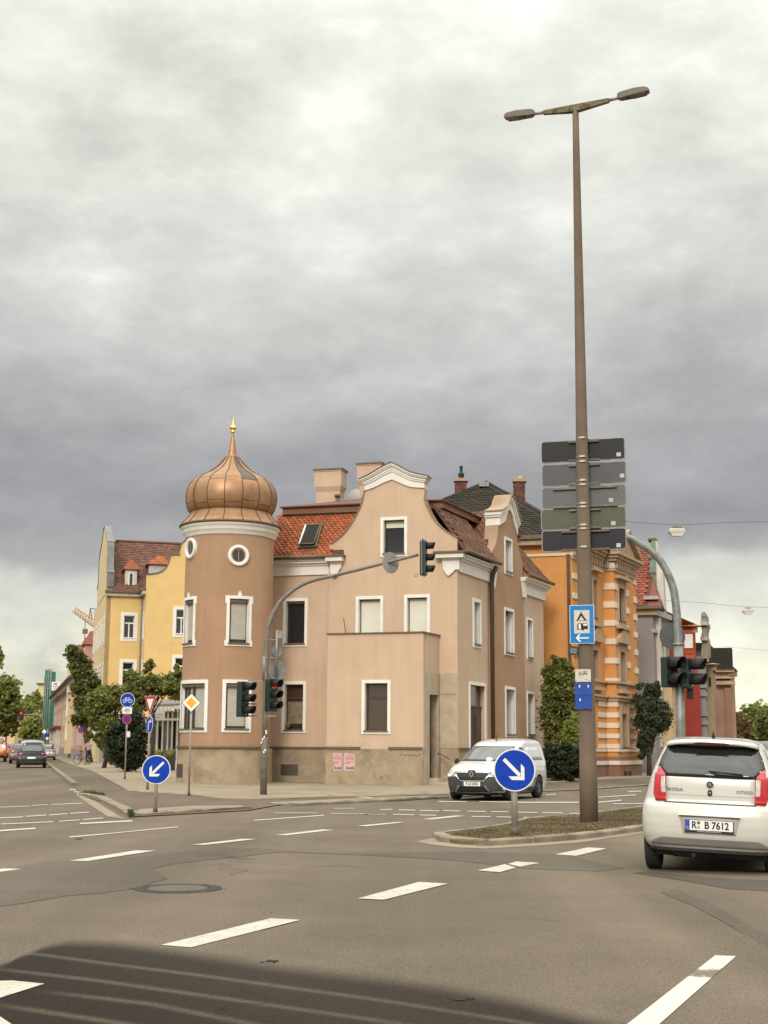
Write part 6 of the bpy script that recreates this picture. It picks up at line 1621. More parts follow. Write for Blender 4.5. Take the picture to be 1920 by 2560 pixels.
GH.part('pilasters', mb, m_white2, kind='stuff')
m_gtrim = mk('grey_house_trim', (.44, .41, .37), (.36, .33, .3), 2, streak=.4)
for z0, z1, d in ((zEg - .4, zEg - .1, .22), (4.2, 4.45, .12), (7.9, 8.1, .12)):
    mb = MB(); mb.fbox(FG, -.05, gb1, z0, z1, -.1, d); GH.part('cornice', mb, m_gtrim)
# steep roof seen from its side, gable crest on the street
zrg = FGs.px(1600, 1370, -6)[1]
B_ = FGs.P(lw - 2, zEg + .1, .45); X_ = Vector((u.x, u.y, 0)); T_ = FGs.P(lw - 2, zrg, -5.5); yv = T_ - B_
aR_ = FGs.px(1622, 1500, 0)[0]
mb = MB(); c = [B_, FGs.P(.4, zEg + .1, .45), FGs.P(aR_ - .15, FGs.px(1620, 1500, -1.0)[1], -1.0), FGs.P(aR_ - .1, zrg, -5.5), T_]
n_ = X_.cross(yv.normalized())
W_ = (aR_ - lw + 2)
mb.box8([B_ - n_ * .2, B_ + X_ * W_ - n_ * .2, T_ + X_ * W_ - n_ * .2, T_ - n_ * .2, B_, B_ + X_ * W_, T_ + X_ * W_, T_]); gro = GH.part('roof', mb, m_under)
tile_sheet(GH, B_ + n_ * .02, X_, yv, W_, yv.length, .30, .30, mk('far_tile_brown', (.26, .06, .028), (.15, .04, .022), 1.0, rough=.8, isl=.3), gro)
mb = MB(); cc = [FGs.P(aR_, zEg + .1, .45), FGs.P(.5, zEg + .1, .45), FGs.P(.5, zEg + .1, -4), FGs.P(aR_, zEg + 2.2, -2.6), FGs.P(aR_, zEg + .1, -4)]
mb.add([cc[0], cc[1], cc[3], cc[2]], [(0, 1, 2), (1, 3, 2)]); GH.part('roof', mb, m_tilefar)
# copper-clad crest: stepped volute gable seen edge-on
prf = [(1626, 1353), (1626, 1382), (1622, 1400), (1624, 1438), (1619, 1441), (1622, 1470), (1620, 1500), (1622, 1503)]
mb = MB(); x0g = FGs.px(1624, 1400, -3)[0]; x1g = FGs.px(1643, 1400, -3)[0]
zs = [FGs.px(1630, y, -3)[1] for y in (1353, 1381, 1399, 1437, 1471, 1504)]
for i, (z1_, z0_) in enumerate(zip(zs, zs[1:])):
    e = (-.12, .05, -.03, .02, .08)[i]
    mb.prism(FGs, [(x0g - e, z0_ + .03), (x1g - e * .3, z0_ + .03), (x1g - e * .3, z1_), (x0g - e + .1, z1_), (x0g - e, (z0_ + z1_) / 2)], -3.5, -2.4)
GH.part('gable_crest', mb, m_green)
mb = MB()
for i, z1_ in enumerate(zs[:-1]): mb.fbox(FGs, x0g - .02, x1g + .03, z1_ - .02, z1_ + .09, -3.55, -2.35)
GH.part('crest_ledge', mb, m_ledge)
mb = MB(); mb.prism(FGs, [(x1g + .001, zEg), (x1g + .42, zEg), (x1g + .36, zs[3]), (x1g + .22, zs[2]), (x1g + .16, zs[1]), (x1g + .08, zs[0] - .1), (x1g + .001, zs[0] - .1)], -3.6, -2.3); GH.part('gable_front', mb, m_white2)
mb = MB(); mb.fbox(FGs, x0g - .1, .35, zs[5] - .2, zs[5], -3.5, .2); GH.part('crest_base', mb, m_gtrim)

def far_house(label, x0, x1, xs, zt_y, D_px, mt, roofm, name='town_house', roof='hip', rise_y=None, setb=0.0, wins=True, extra=None, cat='house'):
    """house whose near corner on the building line is at column xs; x0..xs its side wall, xs..x1 its street front"""
    F_ = FO.off(setb); a = F_.px(xs, 1850)[0]; b = F_.px(x1, 1850)[0]; b = min(b, a + 60); C_ = F_.P(a, 0); Fs = Flat(C_, u); th = T(name, label, cat, C_)
    zt = Fs.px(xs, zt_y)[1]; l = Fs.px(x0, 1850)[0]
    mb = MB(); mb.prism(Fs, [(l - 6, 0), (0, 0), (0, zt), (l - 6, zt)], -.35, 0); th.part('side_wall', mb, mt)
    ww = [(1.5 + 3.2 * k, 2.8 + 3.2 * k, z, z + 1.9) for k in range(int((b - a - 1.5) / 3.2)) for z in (2.0, 5.5, 9.0) if z + 2.3 < zt][:30] if wins else []
    facade(th, Flat(C_, vRr, nRr), .36, b - a, 0, zt, ww, mt, wk=dict(sur=.2, rec=.12, surm=m_white2))
    mb = MB(); mb.fbox(Flat(C_, vRr, nRr), -.05, b - a, zt - .35, zt - .02, -.1, .2); th.part('cornice', mb, m_orcorn)
    if rise_y:
        zr_ = Fs.px((x0 + xs) / 2, rise_y, -5)[1]
        q = [Fs.P(l - 6, zt + .02, .4), Fs.P(.5, zt + .02, .4), Fs.P(.5, zt + .02, -(b - a) - .4), Fs.P(l - 6, zt + .02, -(b - a) - .4)]
        if roof == 'hip': tp = [Fs.P(l - 3, zr_, -5), Fs.P(-3.5, zr_, -5), Fs.P(-3.5, zr_, -(b - a) + 4), Fs.P(l - 3, zr_, -(b - a) + 4)]
        else: tp = [Fs.P(l - 5, zr_, -1.6), Fs.P(-1.4, zr_, -1.6), Fs.P(-1.4, zr_, -(b - a) + 1), Fs.P(l - 5, zr_, -(b - a) + 1)]
        mb = MB(); mb.box8(q + tp); th.part('roof', mb, roofm)
    return th, Fs, zt, a, b
far_house('narrow cream and tan house just beyond the grey house', 1672, 1697, 1684, 1700, 0, mk('render_sand', (.50, .36, .20), (.45, .32, .18), 1), m_tilefar, rise_y=None)
th, Fs, zt, a, b = far_house('brick red house with bright orange tiled roof', 1657, 1745, 1744, 1567, 0, m_redbr, m_tilefaro, rise_y=1521)
# red wall below is its rendered lower storeys, standing proud
mb = MB(); l = Fs.px(1718, 1780)[0]; mb.fbox(Fs, l, .25, 0, Fs.px(1735, 1705)[1], .02, .35); th.part('red_ground_floors', mb, m_red)
mb = MB()
k0 = Fs.px(1712, 1600)[0]
z = Fs.px(1730, 1700)[1]; rr = random.Random(8)
z1 = Fs.px(1730, 1572)[1]
while z < z1: mb.fbox(Fs, k0, -.05, z, z + .26, .0, .03 + rr.uniform(0, .03)); z += .32
th.part('brick_courses', mb, m_redbr, kind='stuff')
mb = MB(); mb.fbox(Fs, -.6, -.1, Fs.px(1742, 1620)[1], Fs.px(1742, 1585)[1], .02, .08); th.part('window', mb, m_frame_w)
th, Fs, zt, a, b = far_house('grey bay fronted house with a scrolled stone gable', 1744, 1771, 1768, 1640, 0, m_grey, m_tilefar, rise_y=None, setb=.3)
mb = MB(); sil = [(1752, 1640), (1755, 1612), (1755, 1602), (1752, 1596), (1755, 1578), (1752, 1560), (1753, 1536), (1756, 1530), (1763, 1530), (1766, 1536), (1766, 1558), (1769, 1561), (1766, 1578), (1768, 1598), (1772, 1604), (1771, 1640)]
mb.prism(Fs, list(reversed([Fs.px(x, y) for x, y in sil])), -2.5, .05); gq_ = Fs.px(1759.5, 1537); mv = MB(); mv.cyl(Fs.P(*gq_, -2.6), Fs.P(*gq_, .15), abs(Fs.px(1766, 1537)[0] - Fs.px(1753, 1537)[0]) * .42, n=16); th.part('volute', mv, m_green)
for y in (1560, 1598): mv = MB(); p_ = Fs.px(1752, y); q_ = Fs.px(1770, y); mv.fbox(Fs, p_[0], q_[0], p_[1] - .1, p_[1] + .12, -2.6, .35); th.part('gable_ledge', mv, m_gtrim)
th.part('scrolled_gable', mb, mk('stone_green', (.24, .24, .17), (.30, .27, .18), 1.2, streak=.5))
mb = MB()
for y in (1720, 1741, 1790, 1812): zq = Fs.px(1760, y)[1]; mb.fbox(Fs, Fs.px(1746, 1800)[0], .1, zq, zq + .25, -.1, .15)
th.part('string_courses', mb, m_grey, kind='stuff')
th, Fs, zt, a, b = far_house('olive rendered house with a small hipped turret', 1768, 1791, 1788, 1662, 0, m_olive, m_olive, rise_y=1640, roof='hip')
mb = MB(); mb.fbox(Fs, Fs.px(1772, 1700)[0], Fs.px(1777, 1700)[0], Fs.px(1775, 1716)[1], Fs.px(1775, 1693)[1], .01, .05); th.part('window', mb, m_glass)
th, Fs, zt, a, b = far_house('pink and brown corner house with a dark slate mansard', 1790, 1842, 1830, 1676, 0, mk('render_dull_pink', (.40, .235, .18), (.34, .2, .155), 1, streak=.3), m_slate, rise_y=1617, roof='mansard')
mb = MB(); mb.fbox(Fs, Fs.px(1812, 1700)[0], .1, 0, zt - 1.2, .0, .5); th.part('corner_pilaster', mb, mk('render_brown_far', (.27, .155, .10), (.22, .125, .08), 1))
for y0, y1, d in ((1703, 1712, .5), (1693, 1697, .6), (1676, 1680, .35)):
    mb = MB(); mb.fbox(Fs, Fs.px(1790, 1700)[0], .35, Fs.px(1820, y1)[1], Fs.px(1820, y0)[1], -.1, d); th.part('cornice', mb, m_orcorn)
mb = MB(); mb.fbox(Fs, -1.6, .2, zt + .1, Fs.px(1820, 1620)[1], -1.2, .3); th.part('mansard_dormer', mb, m_slate)
# ================================================================== VEGETATION
def leaves(ells, count, size, rnd, elong=1.5):
    """leaf-sized faces scattered through lumpy crown volumes"""
    mb = MB(); V = []; fs = []
    vol = [e[1][0] * e[1][1] * e[1][2] for e in ells]; tot = sum(vol)
    lumps = []
    for (c, r), vv in zip(ells, vol):
        n = max(10, int(150 * vv / tot))
        for _ in range(n):
            th_ = rnd.uniform(0, 2 * pi); ph = math.acos(rnd.uniform(-1, 1)); q = rnd.uniform(.45, 1.0)
            p = Vector((c[0] + r[0] * q * sin(ph) * cos(th_), c[1] + r[1] * q * sin(ph) * sin(th_), c[2] + r[2] * q * cos(ph)))
            lumps.append((p, rnd.uniform(.20, .50) * (r[0] * r[1] * r[2]) ** (1 / 3)))
    for _ in range(count):
        p, lr = rnd.choice(lumps)
        d = Vector((rnd.gauss(0, 1), rnd.gauss(0, 1), rnd.gauss(0, .8))) * .56
        c = p + d * lr
        if c.z < .05: continue
        a = Vector((rnd.gauss(0, 1), rnd.gauss(0, 1), rnd.gauss(0, .7))).normalized(); b = a.cross(Vector((rnd.gauss(0, 1), rnd.gauss(0, 1), rnd.gauss(0, 1)))).normalized()
        s = size * rnd.uniform(.6, 1.3); k = len(V)
        V += [c - a * s * elong / 2, c + b * s / 2, c + a * s * elong / 2, c - b * s / 2]; fs.append((k, k + 1, k + 2, k + 3))
    mb.v = V; mb.f = fs; mb.sm = [False] * len(fs); return mb
def tree(name, label, base, ells, count, size, mt, trunk=None, seed=1, cat='tree', group=None, tr=.18, limbs=6):
    rnd = random.Random(seed); th = T(name, label, cat, base, group)
    th.part('crown' if cat == 'tree' else 'foliage', leaves(ells, count, size, rnd), mt)
    mb = MB(); b = Vector((base[0], base[1], 0)); tops = sorted(ells, key=lambda e: -e[0][2]); topc = Vector(tops[0][0])
    mid = b.lerp(Vector((topc.x, topc.y, topc.z)), .5) + Vector((rnd.uniform(-.2, .2), 0, 0))
    mb.tube([b, b.lerp(mid, .5), mid, topc], [tr, tr * .8, tr * .6, tr * .15], 8)
    for i in range(limbs):
        e = rnd.choice(ells); s = b.lerp(topc, rnd.uniform(.25, .6)); q = Vector(e[0]) + Vector((rnd.uniform(-1, 1) * e[1][0] * .7, rnd.uniform(-1, 1) * e[1][1] * .7, rnd.uniform(-.3, .6) * e[1][2]))
        mb.tube([s, s.lerp(q, .5) + Vector((0, 0, .15)), q], [tr * .45, tr * .25, tr * .07], 5)
    th.part('trunk' if cat == 'tree' else 'stems', mb, m_bark); return th
def ell(x, y, rx, ry, D, dep=None):
    """ellipsoid whose outline in the photo is centred at x,y"""
    c = at(x, y, D); s = D / 3413.3; return (tuple(c), (rx * s, (dep or rx * s), ry * s))
# the big tree before the pink terrace
D = 112
tree('street_tree', 'tall dark leafy tree standing before the pink terrace', (at(228, 1850, D).x, D), [ell(188, 1635, 22, 20, D), ell(200, 1668, 27, 26, D), ell(212, 1712, 30, 30, D), ell(216, 1760, 30, 30, D), ell(205, 1795, 22, 22, D), ell(240, 1735, 20, 34, D)], 13000, .21, m_leafd, seed=3, tr=.25)
D = 84
tree('garden_tree', 'broad light green garden tree before the yellow house', (at(262, 1850, D).x, D), [ell(240, 1760, 30, 36, D), ell(275, 1750, 34, 34, D), ell(262, 1800, 34, 28, D), ell(238, 1830, 20, 26, D), ell(305, 1735, 26, 28, D)], 12000, .14, m_leafm, seed=5, tr=.14)
D = 78
tree('garden_tree', 'bushy tree with upright shoots between yellow house and tower', (at(380, 1850, D).x, D), [ell(345, 1720, 34, 32, D), ell(395, 1715, 34, 26, D), ell(435, 1715, 26, 34, D), ell(373, 1680, 11, 26, D), ell(376, 1660, 5, 14, D), ell(440, 1680, 14, 22, D), ell(350, 1755, 34, 20, D), ell(325, 1690, 14, 20, D)], 13000, .13, m_leafm, seed=7, tr=.13)
D = 72
tree('evergreen_hedge', 'dark clipped evergreen hedge mass behind the cycle sign', (at(325, 1860, D).x, D), [ell(305, 1850, 32, 62, D), ell(335, 1850, 34, 66, D), ell(300, 1890, 24, 22, D), ell(345, 1885, 22, 28, D), ell(285, 1840, 14, 40, D), ell(322, 1905, 32, 18, D)], 17000, .13, m_hedge, seed=9, cat='hedge', tr=.1)
D = 88
tree('shrub', 'climbing shrub with arching stems beside the yellow house corner', (at(262, 1890, D).x, D), [ell(258, 1850, 16, 26, D), ell(272, 1868, 14, 26, D), ell(283, 1895, 10, 14, D)], 2000, .17, m_leafm, seed=11, cat='shrub', tr=.06)
# far trees along the left street
for i, (x, y, rx, ry, D, lb, mt) in enumerate(((12, 1760, 34, 74, 190, 'big green tree at the left edge over the street', m_leafm), (-22, 1640, 28, 26, 150, 'branch tips of a near tree entering at the left edge', m_leafm),
        (58, 1800, 34, 46, 260, 'mid green tree behind the waiting cars', m_leafm), (84, 1775, 24, 42, 280, 'tree crown below the flat roofed block', m_leafm), (88, 1825, 30, 36, 230, 'rounded light green tree right of the far signal arm', m_leafl),
        (118, 1830, 16, 44, 225, 'dark green tree beside the end of the terrace', m_leafd), (30, 1840, 40, 22, 300, 'low dark trees closing the street', m_leafd))):
    tree('street_tree', lb, (at(x, 1860, D).x, D), [ell(x, y, rx, ry, D), ell(x - rx * .4, y + ry * .3, rx * .7, ry * .7, D), ell(x + rx * .4, y + ry * .35, rx * .65, ry * .65, D), ell(x + rx * .1, y - ry * .4, rx * .6, ry * .6, D)] + ([ell(-52, 1710, 34, 60, D), ell(-45, 1780, 30, 50, D)] if x == -22 else []), 6500, .26 + D / 1000, mt, seed=20 + i, tr=.3)
# between corner house and orange house
D = 60
tree('tall_hedge', 'tall shaggy conifer hedge between corner house and orange house', (at(1405, 1880, D).x, D), [ell(1392, 1700, 26, 62, D), ell(1385, 1790, 24, 90, D), ell(1418, 1790, 26, 70, D), ell(1400, 1880, 36, 60, D), ell(1398, 1650, 12, 30, D), ell(1422, 1680, 9, 30, D), ell(1372, 1700, 12, 40, D), ell(1430, 1740, 16, 60, D), ell(1442, 1800, 14, 60, D), ell(1368, 1760, 16, 70, D)], 20000, .11, m_leafm, seed=41, cat='hedge', tr=.12)
D = 58.5
tree('shrub', 'yellow green shrub left of the concrete lamp pole', (at(1432, 1900, D).x, D), [ell(1428, 1835, 18, 36, D), ell(1437, 1815, 12, 30, D), ell(1420, 1862, 14, 22, D)], 3000, .12, m_leafl, seed=42, cat='shrub', tr=.05)
D = 58
tree('hedge', 'very dark low hedge at the foot of the conifer hedge', (at(1405, 1930, D).x, D), [ell(1390, 1905, 26, 42, D), ell(1420, 1905, 26, 42, D), ell(1440, 1910, 18, 36, D)], 7000, .13, m_hedge, seed=43, cat='hedge', tr=.05)
D = 70
tree('street_tree', 'dark conical tree before the grey house', (at(1622, 1880, D).x, D), [ell(1600, 1745, 12, 60, D), ell(1625, 1735, 16, 40, D), ell(1640, 1725, 8, 26, D), ell(1632, 1785, 34, 46, D), ell(1612, 1830, 24, 40, D), ell(1655, 1790, 20, 34, D), ell(1605, 1875, 14, 26, D)], 14000, .12, m_leafg, seed=44, tr=.14)
D = 105
tree('conifer', 'bronze brown conifer between the far houses', (at(1800, 1850, D).x, D), [ell(1790, 1750, 14, 34, D), ell(1800, 1790, 28, 34, D), ell(1806, 1830, 40, 34, D), ell(1785, 1725, 8, 18, D)], 5500, .24, m_leafb, seed=45, tr=.16)
for i, (x, y, rx, ry, D, lb, mt) in enumerate(((1872, 1812, 26, 44, 230, 'green tree beyond the last house on the right', m_leafm), (1900, 1800, 30, 38, 260, 'light green tree on the right horizon', m_leafl), (1850, 1825, 16, 34, 190, 'brownish shrub at the foot of the last house', m_leafb), (1935, 1820, 34, 44, 210, 'dark tree at the right edge behind the hatchback', m_leafd), (1985, 1800, 40, 50, 250, 'tree row outside the right edge', m_leafm))):
    tree('distant_tree', lb, (at(x, 1860, D).x, D), [ell(x, y, rx, ry, D), ell(x - rx * .4, y + ry * .2, rx * .7, ry * .7, D), ell(x + rx * .3, y - ry * .2, rx * .6, ry * .6, D)], 6000, .55, mt, seed=60 + i, tr=.3)
# wooded hills closing both streets
rnd = random.Random(77)
mb = MB(); V = []; n = 40
for i in range(n + 1):
    x = lerp(-700, 900, i / n); V += [(x, 900, -1), (x, 980, 6 + 10 * sin(i * .7) + 8 * sin(i * .23 + 1) + (14 if x > 150 else 4))]
mb.add(V, [(2 * i, 2 * i + 2, 2 * i + 3, 2 * i + 1) for i in range(n)]); struct('hills', mb, mk('wooded_hill', (.05, .075, .03), (.035, .055, .024), .05, rough=1, bump=1, bs=.4))
# ================================================================== STREET FURNITURE
def signM(P, yaw_n):
    """sign frame at P whose face looks along yaw (0 = straight at the camera, + = turned to its own right/our right)"""
    n = Vector((sin(R(yaw_n)), -cos(R(yaw_n)))); uu = Vector((cos(R(yaw_n)), sin(R(yaw_n)))); return frame(P, uu, n)
def disc(mb, Mx, r, z0, z1, n=40):
    m = MB(); m.lathe((0, 0, 0), [(.001, z0), (r, z0), (r, z1), (.001, z1)], n, smooth=False); return mb.merge(m.x(Mx))
def ring(mb, Mx, r0, r1, z0, z1, n=40):
    m = MB(); m.lathe((0, 0, 0), [(r0, z0), (r0, z1), (r1, z1), (r1, z0), (r0, z0)], n, smooth=False); return mb.merge(m.x(Mx))
def poly(mb, Mx, pts, z0, z1): return mb.prism(LF(Mx), pts, z0, z1)
def bar(mb, Mx, p, q, w, z0, z1):
    d = Vector((q[0] - p[0], q[1] - p[1])); l = d.length; nx, ny = -d.y / l * w / 2, d.x / l * w / 2
    return poly(mb, Mx, [(p[0] + nx, p[1] + ny), (p[0] - nx, p[1] - ny), (q[0] - nx, q[1] - ny), (q[0] + nx, q[1] + ny)], z0, z1)
def post(th, base, z, r=.03, mt=None, foot=True, name='pole'):
    mb = MB(); mb.cyl((base.x, base.y, base.z - .02), (base.x, base.y, z), r, n=12); mb.cyl((base.x, base.y, z), (base.x, base.y, z + .02), r * 1.05, n=12); o = th.part(name, mb, mt or m_post)
    if foot: mb = MB(); mb.cyl((base.x, base.y, base.z), (base.x, base.y, base.z + .14), r * 1.35, n=12); th.part('ground_sleeve', mb, m_ledge, o)
    return o
def clamps(th, Mx, ys, r=.036, parent=None):
    mb = MB()
    for y in ys: mb.merge(MB().box(-.06, .06, -.0, .02, -.07, -.012).x(Mx @ Matrix.Translation((0, y, 0))))
    th.part('clamp', mb, m_galv, parent, kind='stuff')
def arrow_sign(name, label, gx, gy, cx, cy, r, ang, basez=0.0, postr=.035, yaw=0):
    g = G(gx, gy, basez); z = Zat(g, cy); c = Vector((g.x, g.y - postr - .02, z)); th = T(name, label, 'traffic sign', g)
    Mx = signM(c, yaw); post(th, g, z + r * .6, postr)
    mb = MB(); disc(mb, Mx, r, -.012, 0); o = th.part('sign_plate', mb, m_signw); mb = MB(); disc(mb, Mx, r * .94, .0005, .004); th.part('blue_face', mb, m_blue, o)
    a = R(ang); d = Vector((cos(a), sin(a))); t = Vector((-d.y, d.x)); q = r
    P2 = lambda f, s: (d.x * f * q + t.x * s * q, d.y * f * q + t.y * s * q)
    mb = MB(); poly(mb, Mx, [P2(-.72, .085), P2(-.72, -.085), P2(.36, -.085), P2(.36, .085)], .0045, .0075)
    tip = .66
    for s in (1, -1): poly(mb, Mx, [P2(tip, 0), P2(tip - .42, s * .42), P2(tip - .42 - .24, s * .42), P2(tip - .24, 0)] if s > 0 else [P2(tip, 0), P2(tip - .24, 0), P2(tip - .42 - .24, s * .42), P2(tip - .42, s * .42)], .0046, .0076)
    th.part('arrow', mb, m_signw, o)
    mb = MB(); disc(mb, Mx, r * .98, -.016, -.0125); th.part('back', mb, m_galv, o); clamps(th, Mx, (-r * .4, r * .4), parent=o); return th
arrow_sign('keep_right_sign', 'blue round sign with white arrow pointing down right on the grass island', 1287, 2090, 1284, 1925, .325, -45, .06, .05)
arrow_sign('keep_left_sign', 'blue round sign with white arrow pointing down left on the left refuge', 388, 2031, 397, 1924, .292, -135, .06)
# cycle path post with three plates
g = G(312, 1948, .05); th = T('cycle_sign_post', 'leaning grey post with blue cycle sign, white plate and no stopping disc', 'traffic sign', g)
z1 = Zat(g, 1750); post(th, g, z1 + .25, .035)
Mx = signM((g.x, g.y - .05, z1), 0); mb = MB(); disc(mb, Mx, .295, -.01, 0); o = th.part('cycle_sign', mb, m_signw); mb = MB(); disc(mb, Mx, .275, .0005, .004); th.part('blue_face', mb, m_blue, o)
def bike_glyph(mb, Mx, s, z0, z1):
    for cx in (-.50, .50): ring(mb, Mx @ Matrix.Translation((cx * s, -.18 * s, 0)), .25 * s, .33 * s, z0, z1, 24)
    B_ = lambda p, q, w=.07: bar(mb, Mx, (p[0] * s, p[1] * s), (q[0] * s, q[1] * s), w * s, z0, z1)
    B_((-.5, -.18), (-.25, .30)); B_((-.25, .30), (.28, .30)); B_((.28, .30), (-.05, -.18)); B_((-.05, -.18), (-.3, .25)); B_((-.5, -.18), (-.05, -.18)); B_((.5, -.18), (.28, .36)); B_((.22, .46), (.42, .42)); B_((-.42, .40), (-.14, .40), .09)
mb = MB(); bike_glyph(mb, Mx, .235, .0045, .007); th.part('cycle_symbol', mb, m_signw, o)
z2 = Zat(g, 1776.5); M2 = signM((g.x, g.y - .05, z2), 0); mb = MB(); poly(mb, M2, [(-.2, -.135), (.2, -.135), (.2, .135), (-.2, .135)], -.01, 0); o = th.part('supplementary_plate', mb, m_signw)
mb = MB(); bike_glyph(mb, M2 @ Matrix.Translation((0, .02, 0)), .15, .001, .004); th.part('moped_symbol', mb, m_inkb, o); th.part('lettering', text_mb('frei', .07, M2 @ Matrix.Translation((0, -.09, .002)), .001), m_inkb, o)
z3 = Zat(g, 1798); M3 = signM((g.x, g.y - .05, z3), 36)
def nostop(th, M3, r):
    mb = MB(); disc(mb, M3, r, -.01, 0); o = th.part('no_stopping_sign', mb, mk('sign_red_pale', (.55, .14, .16), rough=.4)); mb = MB(); disc(mb, M3, r * .80, .0005, .003); th.part('blue_face', mb, m_signpurp, o)
    mb = MB(); 
    for s in (1, -1): bar(mb, M3, (-.5 * r, .5 * r * s), (.5 * r, -.5 * r * s), r * .14, .0035, .0055 + .001 * s)
    th.part('red_cross', mb, m_signr, o); return o
nostop(th, M3, .205)
mb = MB(); m4 = signM((g.x, g.y - .05, Zat(g, 1836)), -50); poly(mb, m4, [(.04, -.11), (.30, -.11), (.30, .12), (.04, .12)], -.01, 0); th.part('side_plate', mb, m_signw)
# give way + turn right
g = G(368.4, 1974, .05); th = T('give_way_sign_post', 'post with red rimmed give way triangle above a blue turn right disc', 'traffic sign', g)
zt = Zat(g, 1741); zb = Zat(g, 1788); hh = zt - zb; post(th, g, zt + .02, .033)
Mx = signM((g.x, g.y - .05, zt), -50); sd_ = hh / .866 / 2
def tri(mb, Mx, k, z0, z1):
    cy = -hh / 3; pts = [(-sd_, 0), (0, -hh), (sd_, 0)]; poly(mb, Mx, [(x * k, cy + (y - cy) * k) for x, y in pts], z0, z1)
mb = MB(); tri(mb, Mx, 1.03, -.01, 0); o = th.part('give_way_triangle', mb, m_signr); mb = MB(); tri(mb, Mx, .60, .0005, .003); th.part('white_field', mb, m_signw, o)
mb = MB(); tri(mb, Mx, 1.06, -.0105, -.0002); th.part('pale_rim', mb, m_signw, o)
Mx = signM((g.x, g.y - .05, Zat(g, 1811)), -58); mb = MB(); disc(mb, Mx, .265, -.01, 0); o = th.part('turn_right_sign', mb, m_signw); mb = MB(); disc(mb, Mx, .25, .0005, .003); th.part('blue_face', mb, m_blue, o)
mb = MB(); bar(mb, Mx, (-.07, -.17), (-.07, .02), .045, .0035, .006)
for a0 in range(0, 90, 18):
    p = (-.07 + .09 - .09 * cos(R(a0)), .02 + .07 * sin(R(a0))); q = (-.07 + .09 - .09 * cos(R(a0 + 18)), .02 + .07 * sin(R(a0 + 18))); bar(mb, Mx, p, q, .045, .0036, .0061)
bar(mb, Mx, (.02, .09), (.09, .09), .045, .0035, .006); poly(mb, Mx, [(.08, .02), (.17, .09), (.08, .16)], .0035, .006); th.part('arrow', mb, m_signw, o)
# priority road
g = G(472, 1987, .05); th = T('priority_road_sign', 'yellow and white diamond priority sign on a thin post before the tower', 'traffic sign', g)
zc = Zat(g, 1757); post(th, g, zc + .15, .027); Mx = signM((g.x, g.y - .05, zc), 0); dd = .262
dm = lambda k: [(0, -dd * k), (dd * k, 0), (0, dd * k), (-dd * k, 0)]
mb = MB(); poly(mb, Mx, dm(1.03), -.01, 0); o = th.part('sign_plate', mb, m_inkb); mb = MB(); poly(mb, Mx, dm(.97), .0003, .002); th.part('white_field', mb, m_signw, o)
mb = MB(); poly(mb, Mx, dm(.58), .0022, .004); th.part('yellow_field', mb, m_signy, o)
# second no stopping sign further away
g = G(200, 1903, .05); th = T('no_stopping_post', 'lone no stopping disc on a thin post near the standing cyclist', 'traffic sign', g); z = Zat(g, 1825); post(th, g, z + .2, .03, foot=False); nostop(th, signM((g.x, g.y - .05, z), 20), .30)

# ---- tall concrete lamp pole
g = G(1473, 2064, .0); zt = Zat(g, 274, 1443); LP = T('street_lamp', 'very tall tapered concrete lamp pole with twin lamp heads on the island', 'street lamp', g)
print('lamp pole', g, zt)
mb = MB(); n = 14
mb.tube([(g.x, g.y, zt * i / n) for i in range(n + 1)], [lerp(.168, .062, i / n) for i in range(n + 1)], 28); LP.part('pole', mb, m_conc)
ud = Vector((cos(R(17)), -sin(R(17)), 0)); ua = Vector((cos(R(24)), -sin(R(24)), 0)); K_ = 1.11; top = Vector((g.x, g.y, zt)); upv = Vector((0, 0, 1)); nd = Vector((-ua.y, ua.x, 0))
tilt = R(2.0)
def arm_box(mb, st):
    """loft of rectangular sections (dist along arm, centre height, half width, half height)"""
    V = []; fs = []
    for (a, h, w, t) in st:
        c = top + ua * (a * K_) + upv * h; V += [c - nd * w - upv * t, c + nd * w - upv * t, c + nd * w + upv * t, c - nd * w + upv * t]
    for i in range(len(st) - 1):
        for k in range(4): fs.append((i * 4 + k, i * 4 + (k + 1) % 4, i * 4 + 4 + (k + 1) % 4, i * 4 + 4 + k))
    e = (len(st) - 1) * 4; fs += [(3, 2, 1, 0), (e, e + 1, e + 2, e + 3)]; return mb.add(V, fs)
m_lich = mk('concrete_lichen', (.20, .165, .11), (.085, .07, .04), 7, rough=.95, bump=1, bs=40, contrast=(.42, .58), dirt=(.22, .19, .06), dirt_s=6)
mb = MB(); arm_box(mb, [(-.60, .06, .035, .04), (-.05, .02, .06, .07), (.05, .02, .06, .07), (.62, .06, .035, .04)]); LP.part('crossarm', mb, m_lich)
for s in (-1, 1):
    mb = MB(); mb.cyl(top + ua * (.60 * s * K_) + upv * .065, top + ua * (.83 * s * K_) + upv * .085, .034, n=12); LP.part('arm_spigot', mb, m_galv)
    st = [(.78 * s, .10, .055, .045), (.84 * s, .10, .085, .062), (1.10 * s, .115, .105, .065), (1.28 * s, .12, .10, .05), (1.345 * s, .115, .07, .028)]
    mb = MB(); arm_box(mb, st); hd = LP.part('lamp_head', mb, mk('lamp_housing', (.19, .155, .125), (.14, .115, .09), 5, rough=.6))
    mb = MB(); arm_box(mb, [(1.06 * s, .045, .085, .012), (1.29 * s, .058, .08, .012)]); LP.part('lamp_glass', mb, mk('lamp_lens', (.17, .14, .125), rough=.25), hd)
    mb = MB(); q = top + ua * (.97 * s * K_) + upv * .042; mb.cyl(q, q - upv * .012, .028, n=10); LP.part('photocell', mb, m_black, hd)
